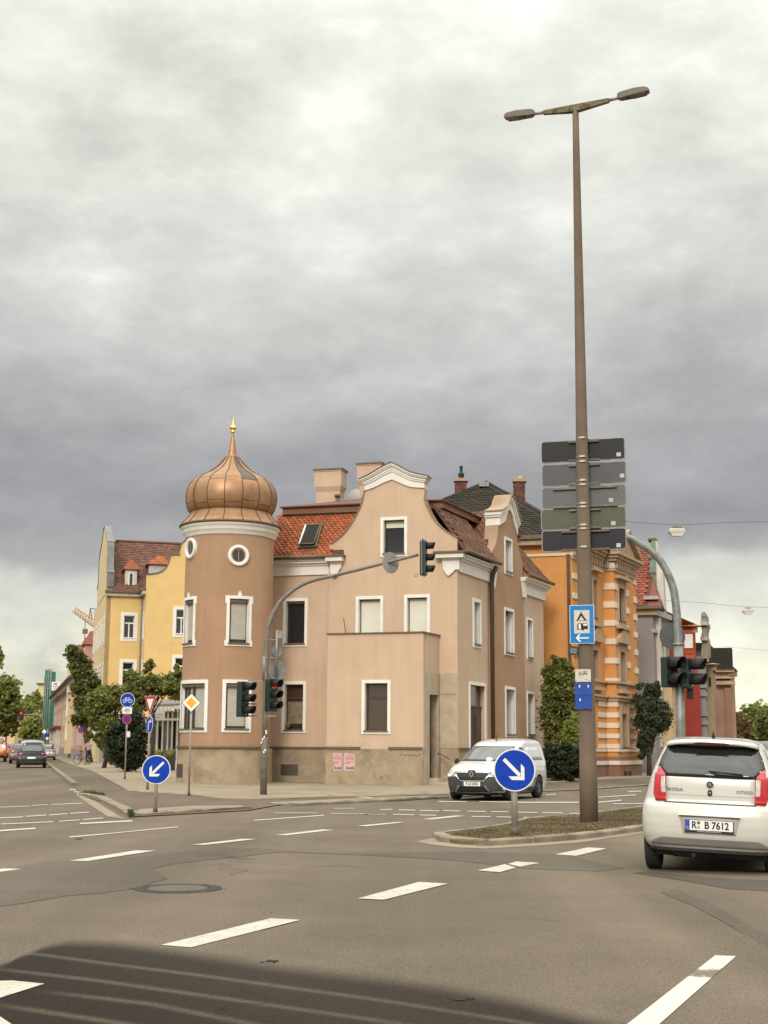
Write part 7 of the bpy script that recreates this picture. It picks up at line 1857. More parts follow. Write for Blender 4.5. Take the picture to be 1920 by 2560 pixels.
# five direction boards, seen from the back
def rrect(a0, a1, z0, z1, r, n=4):
    P = []
    for cx, cz, s in ((a1 - r, z0 + r, -90), (a1 - r, z1 - r, 0), (a0 + r, z1 - r, 90), (a0 + r, z0 + r, 180)):
        for i in range(n + 1): an = R(s + 90 * i / n); P.append((cx + r * cos(an), cz + r * sin(an)))
    return P
FB_ = Flat((g.x, g.y), ud); FBd = -.27
rows = [(140, 703, 150, 285, 120, 258, 0, 'topmost, near black'), (145, 710, 298, 437, 283, 420, 1, 'second from top, purplish grey'), (145, 710, 452, 585, 437, 575, 2, 'middle, plain grey'),
        (140, 710, 600, 730, 583, 717, 3, 'second from bottom, olive grey'), (145, 712, 742, 875, 728, 862, 4, 'lowest, near black')]
for x0, x1, l0, l1, r0, r1_, mi, lb in rows:
    c6 = lambda x, y: (1300 + x / 2.676, 1050 + y / 2.676)
    a0 = FB_.px(*c6(x0, (l0 + l1) / 2), FBd)[0]; a1 = FB_.px(*c6(x1, (r0 + r1_) / 2), FBd)[0]
    zt_ = (FB_.px(*c6(x0, l0), FBd)[1] + FB_.px(*c6(x1, r0), FBd)[1]) / 2; zb_ = (FB_.px(*c6(x0, l1), FBd)[1] + FB_.px(*c6(x1, r1_), FBd)[1]) / 2
    th = T('direction_board', 'back of a direction board on the lamp pole, ' + lb, 'road sign', FB_.P((a0 + a1) / 2, zb_, FBd), 'direction boards clamped to the concrete lamp pole')
    zb_ -= .016; zt_ += .016
    mb = MB(); mb.prism(FB_, rrect(a0, a1, zb_, zt_, .05), FBd - .03, FBd); o = th.part('rim', mb, m_galv)
    mb = MB(); mb.prism(FB_, rrect(a0 + .018, a1 - .018, zb_ + .018, zt_ - .018, .04), FBd + .0005, FBd + .004); th.part('back_sheet', mb, m_signback[mi], o)
    bw = .62 if mi == 2 else (.46 if mi == 4 else .30)
    for z in (zt_ - .05, zb_ + .02):
        mb = MB(); mb.fbox(FB_, -bw, bw, z - .018, z + .018, FBd + .004, FBd + .05); br = th.part('bracket', mb, m_ledge if mi in (0, 4) else m_galvd)
        b2 = MB(); zc_ = z; b2.merge(MB().lathe((g.x, g.y, 0), [(lerp(.168, .062, zc_ / zt) + .006, zc_ - .012), (lerp(.168, .062, zc_ / zt) + .006, zc_ + .012)], 24)); th.part('clamp_band', b2, m_galv, br)
        b2 = MB(); b2.fbox(FB_, -.03, .07, zc_ - .016, zc_ + .016, lerp(.168, .062, zc_ / zt) + .004, lerp(.168, .062, zc_ / zt) + .022); th.part('clamp_lock', b2, m_white2, br)
    sx = {0: 660, 1: 683, 2: 609, 3: 624, 4: 660}[mi]; sy = {0: 230, 1: 372, 2: 535, 3: 690, 4: 838}[mi]
    sa, sz = FB_.px(*c6(sx, sy), FBd); mb = MB(); mb.fbox(FB_, sa - .042, sa + .042, sz - .038, sz + .038, FBd + .0042, FBd + .006); st = th.part('sticker', mb, mk('sticker_pale', (.55, .50, .46)))
# camping sign
FC = FB_
def c1(x, y): return (1400 + x / 5.184, 1350 + y / 5.184)
dq = .19
a0 = FC.px(*c1(126, 1090), dq)[0]; a1 = FC.px(*c1(444, 1090), dq)[0]; zt_ = FC.px(*c1(285, 842), dq)[1]; zb_ = FC.px(*c1(285, 1342), dq)[1]
W_ = a1 - a0; Hh_ = zt_ - zb_; cen = FC.P((a0 + a1) / 2, (zt_ + zb_) / 2, dq); th = T('camping_sign', 'light blue sign with tent, caravan and left arrow on the lamp pole', 'road sign', FC.P((a0 + a1) / 2, zb_, dq))
Mx = frame(cen, ud, (ud.y, -ud.x)); hw, hh_ = W_ / 2, Hh_ / 2
mb = MB(); poly(mb, Mx, rrect(-hw, hw, -hh_, hh_, .02), -.012, 0); o = th.part('sign_plate', mb, m_signw); mb = MB(); poly(mb, Mx, rrect(-hw * .96, hw * .96, -hh_ * .975, hh_ * .975, .018), .0004, .003); th.part('blue_face', mb, m_blue2, o)
mb = MB(); poly(mb, Mx, [(-hw * .64, -hh_ * .47), (hw * .62, -hh_ * .47), (hw * .62, hh_ * .73), (-hw * .64, hh_ * .73)], .0032, .0045); th.part('white_field', mb, mk('sign_faded_white', (.60, .555, .50), (.54, .49, .44), 6), o)
def n2(x, y): return ((x - 285) / 159 * hw, (1092 - y) / 250 * hh_)
mb = MB(); z0, z1 = .0047, .006
poly(mb, Mx, [n2(215, 1042), n2(272, 940), n2(280, 940), n2(345, 1042), n2(318, 1042), n2(278, 985), n2(240, 1042)], z0, z1); bar(mb, Mx, n2(202, 1045), n2(360, 1045), .006, z0, z1 + .0003)
bar(mb, Mx, n2(270, 925), n2(285, 955), .005, z0, z1 + .0004); bar(mb, Mx, n2(286, 925), n2(271, 955), .005, z0, z1 + .0005); th.part('tent_symbol', mb, m_inkb, o)
mb = MB(); body = [n2(225, 1150), n2(222, 1110), n2(232, 1082), n2(352, 1082), n2(360, 1110), n2(360, 1158), n2(230, 1158)]; poly(mb, Mx, body, z0, z1); bar(mb, Mx, n2(202, 1158), n2(290, 1158), .006, z0, z1 + .0003); disc(mb, Mx @ Matrix.Translation((*n2(297, 1160), 0)), .021, z0, z1 + .0006, 20); th.part('caravan_symbol', mb, m_inkb, o)
mb = MB(); poly(mb, Mx, [n2(242, 1090), n2(270, 1090), n2(270, 1150), n2(242, 1150)], z1 + .0004, z1 + .001); poly(mb, Mx, [n2(302, 1090), n2(352, 1090), n2(352, 1112), n2(302, 1112)], z1 + .0004, z1 + .001); th.part('caravan_windows', mb, m_signw, o)
mb = MB(); bar(mb, Mx, n2(372, 1270), n2(225, 1270), .024, .0034, .006); poly(mb, Mx, [n2(203, 1270), n2(240, 1222), n2(265, 1222), n2(232, 1270)], .0035, .0061); poly(mb, Mx, [n2(203, 1270), n2(232, 1270), n2(272, 1318), n2(248, 1318)], .0035, .0061); th.part('arrow', mb, m_signw, o)
# small bracket lamp under it
a, z = FC.px(*c1(200, 1440), .1); p = FC.P(a, z, .12); th = T('small_box_sign', 'small grey brown box fitting on the pole just under the camping sign', 'box', p)
Mq = frame(p, ud, (ud.y, -ud.x)) @ Matrix.Rotation(R(-10), 4, 'Z') @ Matrix.Rotation(R(25), 4, 'Y')
mb = MB(); poly(mb, Mq, rrect(-.12, .13, -.08, .08, .02), -.07, 0); o = th.part('housing', mb, mk('fitting_brown', (.075, .06, .065), (.055, .045, .048), 9)); mb = MB(); poly(mb, Mq, rrect(-.095, .03, -.055, .05, .01), .001, .008); th.part('pale_panel', mb, mk('fitting_panel', (.24, .20, .185), rough=.4), o)
# hydrant plate
def c2(x, y): return (1400 + x / 5.184, 1640 + y / 5.184)
def plate(x0, y0, x1, y1, d, name, label, mt, cat='sign'):
    a0 = FC.px(*c2(x0, (y0 + y1) / 2), d)[0]; a1 = FC.px(*c2(x1, (y0 + y1) / 2), d)[0]; zt_ = FC.px(*c2((x0 + x1) / 2, y0), d)[1]; zb_ = FC.px(*c2((x0 + x1) / 2, y1), d)[1]
    cen = FC.P((a0 + a1) / 2, (zt_ + zb_) / 2, d); th = T(name, label, cat, cen); Mx = frame(cen, ud, (ud.y, -ud.x)); w, h = (a1 - a0) / 2, (zt_ - zb_) / 2
    mb = MB(); poly(mb, Mx, rrect(-w, w, -h, h, .01), -.012, 0); o = th.part('plate', mb, mt); return th, Mx, w, h, o
m_plate_w = mk('plate_enamel', (.62, .58, .50), (.56, .52, .45), 6, rough=.4)
th, Mx, w, h, o = plate(198, 172, 399, 334, .185, 'hydrant_plate', 'white enamel plate with H number and cross bar on the lamp pole', m_plate_w)
th.part('lettering', text_mb('H 80', h * .72, Mx @ Matrix.Translation((0, h * .5, .001)), .001), m_inkb, o)
th.part('lettering', text_mb('1 1', h * .62, Mx @ Matrix.Translation((-w * .2, -h * .12, .001)), .001), m_inkb, o); th.part('lettering', text_mb('4 m', h * .3, Mx @ Matrix.Translation((w * .4, -h * .65, .001)), .001), m_inkb, o)
mb = MB(); bar(mb, Mx, (-w * .62, h * .22), (w * .62, h * .22), .012, .001, .003); th.part('bar_line', mb, m_inkb, o)
mb = MB()
for sx in (-1, 1):
    for sy in (-1, 1): disc(mb, Mx @ Matrix.Translation((sx * w * .88, sy * h * .82, 0)), .007, .0005, .004, 10)
th.part('screws', mb, m_inkb, o, kind='stuff')
m_bl3 = mk('plate_blue', (.010, .050, .27), (.012, .065, .33), 10, rough=.45)
th, Mx, w, h, o = plate(190, 343, 412, 513, .187, 'blue_plate', 'upper dark blue utility plate with two small white marks', m_bl3)
mb = MB()
for x in (-.42, .6): poly(mb, Mx @ Matrix.Translation((x * w, h * .42, 0)), rrect(-.012, .012, -.022, .022, .008), .001, .003)
th.part('white_marks', mb, m_signw, o)
th, Mx, w, h, o = plate(196, 519, 416, 688, .187, 'blue_plate', 'lower dark blue utility plate with one small white mark', m_bl3)
mb = MB(); poly(mb, Mx @ Matrix.Translation((-.4 * w, h * .42, 0)), rrect(-.012, .012, -.022, .022, .008), .001, .003); th.part('white_mark', mb, m_signw, o)

# ---- traffic signals
def head(th, c, yaw, h=.96, w=.30, lit=None, parent=None, name='signal_head', board=False, lenses=3, label=None, lr=.108, vl=.26):
    """three-lens head centred at c, looking along yaw"""
    Mx = signM(c, yaw); mb = MB(); s = h / lenses
    mb.prism(LF(Mx), rrect(-w / 2, w / 2, -h / 2, h / 2, .035), -.17, 0); o = th.part(name, mb, m_sigblk, parent, label)
    for i in range(lenses):
        y = h / 2 - s * (i + .5); m2 = MB(); disc(m2, Mx @ Matrix.Translation((0, y, 0)), lr, .001, .02, 24)
        th.part('lens', m2, m_redglow if lit == i else mk('lens_dark', ((.06, .008, .008), (.05, .035, .006), (.008, .04, .02))[i % 3], rough=.15), o)
        v = MB(); V = []; fs = []; k = 16
        for j in range(k + 1):
            a = R(-30 + 240 * j / k)
            q_ = vl - .4 * vl * (1 - sin(a)) * .5
            for (r_, z_) in ((lr * 1.15, .0), (lr * 1.15, q_), (lr * 1.08, q_), (lr * 1.08, .0)): V.append(Mx @ Vector((r_ * cos(a), y + r_ * sin(a), z_)))
        for j in range(k):
            for q in range(4): fs.append((j * 4 + q, j * 4 + (q + 1) % 4, j * 4 + 4 + (q + 1) % 4, j * 4 + 4 + q))
        fs += [(0, 1, 2, 3), (k * 4 + 3, k * 4 + 2, k * 4 + 1, k * 4)]
        v.add(V, fs, True); th.part('visor', v, m_black, o)
    if board:
        m2 = MB(); m2.prism(LF(Mx), rrect(-w / 2 - .12, w / 2 + .12, -h / 2 - .02, h / 2 + .05, .05), -.10, -.085); th.part('backing_board', m2, m_galv, o)
    return o
gm = G(658.6, 1991); SM = T('signal_mast', 'grey traffic signal mast with long curved arm before the tower', 'traffic light', gm)
Dm = gm.y
zj = Zat(gm, 1843)
mb = MB(); mb.tube([(gm.x, gm.y, 0), (gm.x, gm.y, zj - .05), (gm.x, gm.y, zj)], [.098, .094, .078], 20); SM.part('mast_base', mb, m_galvd)
pts = [(661, 1790), (665, 1700), (665.5, 1645), (669.4, 1578.7), (676, 1552), (685.7, 1528), (703.8, 1501), (725.5, 1481), (747, 1466.5), (779.7, 1452), (834, 1439), (888, 1426), (957, 1408.7), (1000, 1398.5), (1046, 1387)]
P3 = [Vector((gm.x, gm.y, zj - .02))] + [Vector((gm.x, gm.y, Zat(gm, y))) if y > 1640 else at(x, y, Dm) for x, y in smooth_curve(pts, 3)]
rad = [lerp(.072, .042, min(1, max(0, (i - 8) / (len(P3) - 9)))) for i in range(len(P3))]
mb = MB(); mb.tube(P3, rad, 16); SM.part('mast_arm', mb, m_galvd)
mb = MB(); zz = Zat(gm, 1640); mb.cyl((gm.x - .055, gm.y - .03, Zat(gm, 1700)), (gm.x - .055, gm.y - .03, zz), .045, n=10); SM.part('cable_box', mb, m_galv)
he = at(1066, 1395, Dm)
SH = head(SM, he, 78, h=1.02, w=.30, board=True, label='upper signal head at the tip of the arm')
mb = MB(); mb.torus((he.x - .30, he.y, he.z - .50), .045, .012, 'y', 14, 5); SM.part('lifting_ring', mb, m_galv)
dc = at(977, 1407, Dm + .05); Mx = signM(dc, 42); mb = MB(); disc(mb, Mx, .315, -.015, 0); SM.part('round_sign_back', mb, mk('pale_disc', (.30, .29, .26), (.24, .23, .20), 4, rough=.6))
# signs beside the mast, seen from behind
xq = at(691, 1650, Dm).x
mb = MB(); mb.cyl((xq, Dm, Zat((xq, Dm), 1692)), (xq, Dm, Zat((xq, Dm), 1575)), .035, n=10); sp_o = SM.part('sign_tube', mb, m_galv)
mb = MB()
for y in (1600, 1645, 1685): mb.cyl((gm.x, Dm, Zat(gm, y)), (xq, Dm, Zat(gm, y)), .018, n=6)
SM.part('sign_arm', mb, m_galv, sp_o)
Mx = signM((xq + .02, Dm + .06, Zat((xq, Dm), 1626)), 20); mb = MB(); poly(mb, Mx, [(0, -.24), (.20, 0), (0, .24), (-.20, 0)], -.01, 0); SM.part('diamond_sign_back', mb, m_galv, sp_o)
Mx = signM((xq + .02, Dm + .06, Zat((xq, Dm), 1675)), 30); mb = MB(); disc(mb, Mx, .285, -.01, 0); SM.part('round_sign_back', mb, m_galv, sp_o)
mb = MB(); z_ = Zat((xq, Dm), 1585); mb.box(xq - .02, xq + .15, Dm + .0, Dm + .05, z_ - .12, z_ + .10); SM.part('small_plate', mb, m_galv, sp_o)
h1 = at(620, 1748, Dm - .15); head(SM, Vector((h1.x - .08, h1.y, h1.z)), 62, h=1.0, w=.38, lr=.125, vl=.34, label='left lower signal head')
h2 = at(684, 1738, Dm - .05); head(SM, Vector((h2.x, h2.y, h2.z)), 52, h=.92, w=.36, lr=.12, vl=.30, lit=0, lenses=3, label='right lower signal head with red lens lit')
mb = MB()
for y in (1702, 1760, 1790): q = Zat(gm, y); mb.box(at(620, y, Dm).x, at(690, y, Dm).x, Dm - .02, Dm + .02, q - .02, q + .02)
SM.part('head_bracket', mb, m_galv)
mb = MB(); rr = random.Random(6)
for y in (1828, 1833, 1842, 1848, 1856, 1875, 1880): q = Zat(gm, y); a = rr.uniform(-1, 1); rm = .105 if y > 1843 else .08; mb.box(gm.x + rm * sin(a) - .02, gm.x + rm * sin(a) + .02, gm.y - rm * cos(a) - .01, gm.y - rm * cos(a) + .01, q - .03, q + .03)
SM.part('sticker', mb, m_signw, kind='stuff')
# right mast
D2 = 31.0; gq = at(1702, 1830, D2); gq = Vector((gq.x, gq.y, 0)); S2 = T('signal_mast', 'galvanised signal mast with thick arm curving left behind the lamp pole', 'traffic light', gq)
mb = MB(); mb.cyl((gq.x, gq.y, 0), (gq.x, gq.y, Zat(gq, 1612)), .105, n=20); S2.part('mast_base', mb, m_galv)
pts = [(1696, 1615), (1695, 1580), (1692, 1535), (1685, 1480), (1672, 1440), (1655, 1408), (1630, 1380), (1600, 1360), (1575, 1345), (1540, 1337), (1500, 1334)]
P3 = [at(x, y, D2) for x, y in smooth_curve(pts, 3)]; P3[0] = Vector((gq.x, gq.y, P3[0].z)); P3[0].x = P3[1].x = gq.x
mb = MB(); mb.tube(P3, [lerp(.098, .068, i / (len(P3) - 1)) for i in range(len(P3))], 18); S2.part('mast_arm', mb, m_galv)
mb = MB(); z_ = Zat(gq, 1612); mb.cyl((gq.x, gq.y, z_ - .02), (gq.x, gq.y, z_ + .04), .115, n=20); S2.part('collar', mb, m_galv)
Mx = signM((at(1687, 1590, D2).x, D2 + .25, at(1687, 1588, D2).z), 10); mb = MB(); disc(mb, Mx, .31, -.015, 0); S2.part('round_sign_back', mb, mk('disc_grey', (.115, .115, .115), rough=.6))
hq = at(1680, 1680, D2 - .22); head(S2, hq, 40, h=.68, w=.36, lenses=2, lr=.145, vl=.34, label='left signal head with green housing')
hq = at(1728, 1683, D2 - .2); head(S2, hq, 58, h=.68, w=.34, lenses=2, lr=.14, vl=.36, label='right signal head with long visors')
mb = MB(); z_ = at(1700, 1690, D2).z; mb.box(gq.x - .4, gq.x + .5, gq.y - .03, gq.y + .03, z_ - .03, z_ + .03); z_ = at(1700, 1650, D2).z; mb.box(gq.x - .4, gq.x + .5, gq.y - .03, gq.y + .03, z_ - .03, z_ + .03); S2.part('head_bracket', mb, m_black)
mb = MB(); p = at(1725, 1728, D2 - .1); mb.box(p.x - .06, p.x + .06, p.y - .06, p.y + .06, p.z - .18, p.z + .2); S2.part('control_box', mb, m_black)
# far signal arm over the left street
D3 = 150; gt = at(110.5, 1850, D3); gt = Vector((gt.x, D3, 0)); S3 = T('signal_mast', 'distant signal mast with arm over the left street showing red', 'traffic light', gt)
P3 = [Vector((gt.x, D3, 0))] + [at(x, y, D3) for x, y in smooth_curve([(110.5, 1830), (109, 1808), (104, 1795), (96, 1789), (82, 1787), (55, 1787)], 3)]; mb = MB(); mb.tube(P3, .10, 8); S3.part('mast_arm', mb, mk('mast_green', (.16, .17, .12)))
mb = MB(); q = at(52, 1788, D3 - .3); mb.box(q.x - .2, q.x + .2, D3 - .2, D3 + .2, q.z - .55, q.z + .45); hb = S3.part('signal_head', mb, m_black); mb = MB(); mb.sphere((q.x, D3 - .2, q.z + .2), .17, 10, 6, (1, .4, 1)); S3.part('lens', mb, m_redglow, hb)
q = at(110.5, 1829, D3 - .3); Mx = signM(q, 0); mb = MB(); poly(mb, Mx, [(0, -.26), (.26, 0), (0, .26), (-.26, 0)], -.01, 0); S3.part('diamond_sign', mb, m_signw)
g4 = at(118, 1850, 140); th = T('far_sign_post', 'far post with a blue sign and small white plate', 'traffic sign', (g4.x, 140, 0)); mb = MB(); mb.cyl((g4.x, 140, 0), (g4.x, 140, 3.0), .04, n=6); th.part('pole', mb, m_post)
q = at(118, 1838, 139.9); mb = MB(); mb.box(q.x - .22, q.x + .22, 139.85, 139.93, q.z - .16, q.z + .16); th.part('blue_sign', mb, m_blue); q = at(118, 1846, 139.9); mb = MB(); mb.box(q.x - .12, q.x + .12, 139.85, 139.93, q.z - .12, q.z + .12); th.part('white_plate', mb, m_signw)

# ---- lamps hung over the right street
def hang(px_, py_, D, wpx, label):
    c = at(px_, py_, D); w = wpx / 3413.3 * D; th = T('hanging_street_lamp', label, 'street lamp', c, 'lamps hung on wires over the right street')
    mb = MB(); h = w * .52; V = []
    for (k, z) in ((.86, 0), (1.0, -.15 * h), (1.0, -.45 * h), (.98, -.50 * h)):
        V += [Vector((c.x + sx * w / 2 * k, c.y + sy * w * .28 * k, c.z + h * .3 + z)) for sx, sy in ((-1, -1), (1, -1), (1, 1), (-1, 1))]
    fs = [(0, 1, 2, 3)]
    for i in range(3):
        for k in range(4): fs.append((i * 4 + k, i * 4 + (k + 1) % 4, i * 4 + 4 + (k + 1) % 4, i * 4 + 4 + k))
    mb.add(V, fs); o = th.part('housing', mb, m_white2)
    mb = MB(); V = []
    for (k, z) in ((.92, -.505 * h), (.62, -.95 * h)): V += [Vector((c.x + sx * w / 2 * k, c.y + sy * w * .28 * k, c.z + h * .3 + z)) for sx, sy in ((-1, -1), (1, -1), (1, 1), (-1, 1))]
    mb.box8(V[:4] + V[4:]); th.part('diffuser', mb, m_signw, o)
    mb = MB(); 
    for s in (-1, 1): mb.cyl((c.x + s * w * .28, c.y, c.z + h * .3), (c.x + s * w * .28, c.y, c.z + h * .62), w * .02, n=6)
    mb.box(c.x - w * .3, c.x + w * .3, c.y - .04, c.y + .04, c.z + h * .50, c.z + h * .58); mb.sphere((c.x, c.y, c.z + h * .38), w * .1, 8, 5); th.part('hanger', mb, m_ledge)
    return c
hang(1691.5, 1328, 60, 39, 'near white lamp hanging from a wire beside the lamp pole boards')
hang(1870, 1527, 92, 26, 'small far white lamp hanging lower on a second wire')
def wire(pts, D, label, r=.012):
    mb = MB(); mb.tube([at(x, y, D) for x, y in smooth_curve(pts, 4)], r, 5); single('span_wire', mb, m_ledge, label, 'wire', None)
wire([(1400, 1294), (1569, 1304), (1691, 1312), (1800, 1307), (2100, 1300)], 60, 'near thin wire carrying the larger hanging lamp')
wire([(1640, 1500), (1760, 1507), (1870, 1517), (2100, 1521)], 92, 'farther thin wire carrying the small hanging lamp', .012)
wire([(1800, 1615), (1870, 1622), (2050, 1640)], 130, 'faint third wire low over the far right street', .010)

# ---- white garden pavilion between yellow house and tower
Dp = 82
PV = T('garden_pavilion', 'white timber pavilion with grey shingle roof beside the tower', 'pavilion', (at(420, 1850, Dp).x, Dp, 0))
def bxp(mb, x0, x1, yt, yb, D, dep, z0=None):
    a = at(x0, (yt + yb) / 2, D); b = at(x1, (yt + yb) / 2, D); mb.box(a.x, b.x, D, D + dep, at(x0, yb, D).z if z0 is None else z0, at(x0, yt, D).z)
mb = MB(); a, b = at(374, 1762, Dp), at(470, 1725, Dp); e = Dp + 5
q = [(a.x, Dp - .4, a.z), (b.x, Dp - .4, a.z + .1), (b.x + 1, e, b.z + .6), (a.x + 2.5, e, b.z + .1), ]
mb.add(q + [(p[0], p[1], p[2] - .12) for p in q], [(0, 1, 2, 3), (4, 7, 6, 5), (0, 4, 5, 1), (3, 2, 6, 7), (0, 3, 7, 4), (1, 5, 6, 2)]); PV.part('roof', mb, mk('grey_shingle', (.22, .20, .17), (.15, .135, .12), 2, bump=.6, bs=14))
mb = MB(); bxp(mb, 372, 470, 1764, 1772, Dp - .35, .2); PV.part('eaves_beam', mb, m_white)
for i in range(9): mb = MB(); x = 376 + i * 9.5; bxp(mb, x, x + 2.0, 1768, 1779, Dp - .6, .4); PV.part('rafter_end', mb, m_white)
for i, x in enumerate((378, 391, 404, 417, 428, 441, 452)):
    mb = MB(); bxp(mb, x, x + 3.2, 1776, 1900, Dp, .25, 0); PV.part('post', mb, m_white)
mb = MB(); bxp(mb, 376, 470, 1776, 1900, Dp + .3, .1, 0); PV.part('curtain_wall', mb, mk('pale_curtain', (.45, .42, .36), (.33, .31, .26), 3, streak=.5))
mb = MB(); bxp(mb, 376, 470, 1795, 1801, Dp - .05, .2); PV.part('rail', mb, m_white)
mb = MB(); bxp(mb, 381, 386, 1815, 1880, Dp + .25, .03, .3); bxp(mb, 397, 402, 1815, 1880, Dp + .25, .03, .3); bxp(mb, 433, 438, 1800, 1875, Dp + .25, .03, .3); PV.part('dark_gap', mb, m_dark, kind='stuff')
th = T('menu_board', 'white hanging name board with faint letters on the pavilion', 'sign', at(395, 1788, Dp - 1)); mb = MB(); bxp(mb, 377.5, 411.5, 1775, 1801, Dp - 1.0, .12); o = th.part('board', mb, m_signw)
q0, q1 = at(382, 1786, Dp - 1.0), at(407, 1794, Dp - 1.0); mb = MB(); mb.box(q0.x, q1.x, Dp - 1.012, Dp - 1.0, q0.z - .02, q0.z + .03); mb.box(q0.x, q1.x - .1, Dp - 1.012, Dp - 1.0, q1.z - .02, q1.z + .02); th.part('faint_lines', mb, mk('faint_print', (.62, .52, .46)), o)
for i, (x, yb, r, lb) in enumerate(((394.5, 1926, 11, 'left'), (425.5, 1926, 12.5, 'right'))):
    g = G(x, yb, .05); s = 3413.3 / g.y; th = T('planter', 'clipped box ball in a tall dark planter, ' + ('half hidden behind the keep left sign' if i == 0 else 'against the tower plinth'), 'planter', g)
    w = 12 / s; zt_ = Zat(g, 1892); mb = MB(); mb.add([(g.x - w * .8, g.y - w * .8, .05), (g.x + w * .8, g.y - w * .8, .05), (g.x + w * .8, g.y + w * .8, .05), (g.x - w * .8, g.y + w * .8, .05), (g.x - w, g.y - w, zt_), (g.x + w, g.y - w, zt_), (g.x + w, g.y + w, zt_), (g.x - w, g.y + w, zt_)], [(0, 3, 2, 1), (4, 5, 6, 7), (0, 1, 5, 4), (1, 2, 6, 5), (2, 3, 7, 6), (3, 0, 4, 7)]); th.part('pot', mb, mk('pot_dark', (.035, .04, .048), rough=.6))
    rn = random.Random(i); mb = MB(); V = []; rr_ = r / s; c = Vector((g.x, g.y, zt_ + rr_ * .6))
    for _ in range(900):
        d = Vector((rn.gauss(0, 1), rn.gauss(0, 1), rn.gauss(0, 1))).normalized(); p = c + d * rr_ * rn.uniform(.8, 1.03); aa = d.orthogonal().normalized(); bb = d.cross(aa); k = len(V); sz = .035
        V += [p - aa * sz, p + bb * sz, p + aa * sz + d * .02, p - bb * sz]
    mb.add(V, [(4 * j, 4 * j + 1, 4 * j + 2, 4 * j + 3) for j in range(900)]); th.part('box_ball', mb, m_leafm)
# notice stand and brown stele
g = G(353, 1912, .05); s = 3413.3 / g.y; th = T('notice_stand', 'white framed notice stand on the pavement beside the hedge', 'sign', g); w = 13 / s; zt_ = Zat(g, 1867)
mb = MB(); mb.tube([(g.x - w, g.y, .05), (g.x - w, g.y, zt_ - .1), (g.x - w + .1, g.y, zt_), (g.x + w - .1, g.y, zt_), (g.x + w, g.y, zt_ - .1), (g.x + w, g.y, .05)], .03, 8); mb.cyl((g.x - w, g.y, .45), (g.x + w, g.y, .45), .025, n=6); th.part('frame', mb, m_white)
mb = MB(); mb.box(g.x - w + .05, g.x + w - .05, g.y - .02, g.y + .02, zt_ - .52, zt_ - .1); th.part('panel', mb, m_signw); mb = MB(); mb.box(g.x - w + .1, g.x + w - .08, g.y - .03, g.y + .01, .5, zt_ - .56); th.part('lower_panel', mb, mk('faded_poster', (.20, .13, .14)))
g = G(335, 1921, .05); th = T('wooden_stele', 'slim brown wooden stand with a foot beside the notice stand', 'stand', g); zt_ = Zat(g, 1876)
mb = MB(); mb.box(g.x - .07, g.x + .0, g.y - .04, g.y + .04, .05, zt_); mb.box(g.x + .03, g.x + .10, g.y - .04, g.y + .04, .05, zt_ - .03); th.part('uprights', mb, m_wood); mb = MB(); mb.box(g.x - .2, g.x + .25, g.y - .12, g.y + .12, .05, .11); th.part('foot', mb, m_wood)
# folded white parasol / draped figure
g = G(378, 1915, .05); th = T('folded_parasol', 'white folded and draped parasol beside the give way post', 'parasol', g); zt_ = Zat(g, 1842)
mb = MB(); V = []; n = 22; hs = [(0, .02), (.1, .10), (.25, .2), (.5, .27), (.8, .24), (.93, .15), (1, .04)]
for f, r in hs:
    for k in range(n): a = 2 * pi * k / n; rr_ = r * (1 + .28 * sin(5 * a)); V.append((g.x + rr_ * cos(a) * 1.25, g.y + rr_ * sin(a), .3 + (zt_ - .3) * f))
mb.add(V, [(j * n + k, j * n + (k + 1) % n, (j + 1) * n + (k + 1) % n, (j + 1) * n + k) for j in range(len(hs) - 1) for k in range(n)], True); th.part('canvas', mb, m_white); mb = MB(); mb.cyl((g.x, g.y, .05), (g.x, g.y, zt_ + .1), .03, n=8); mb.box(g.x - .25, g.x + .25, g.y - .25, g.y + .25, .05, .12); th.part('stand', mb, m_white)
g = G(362, 1925, .05)
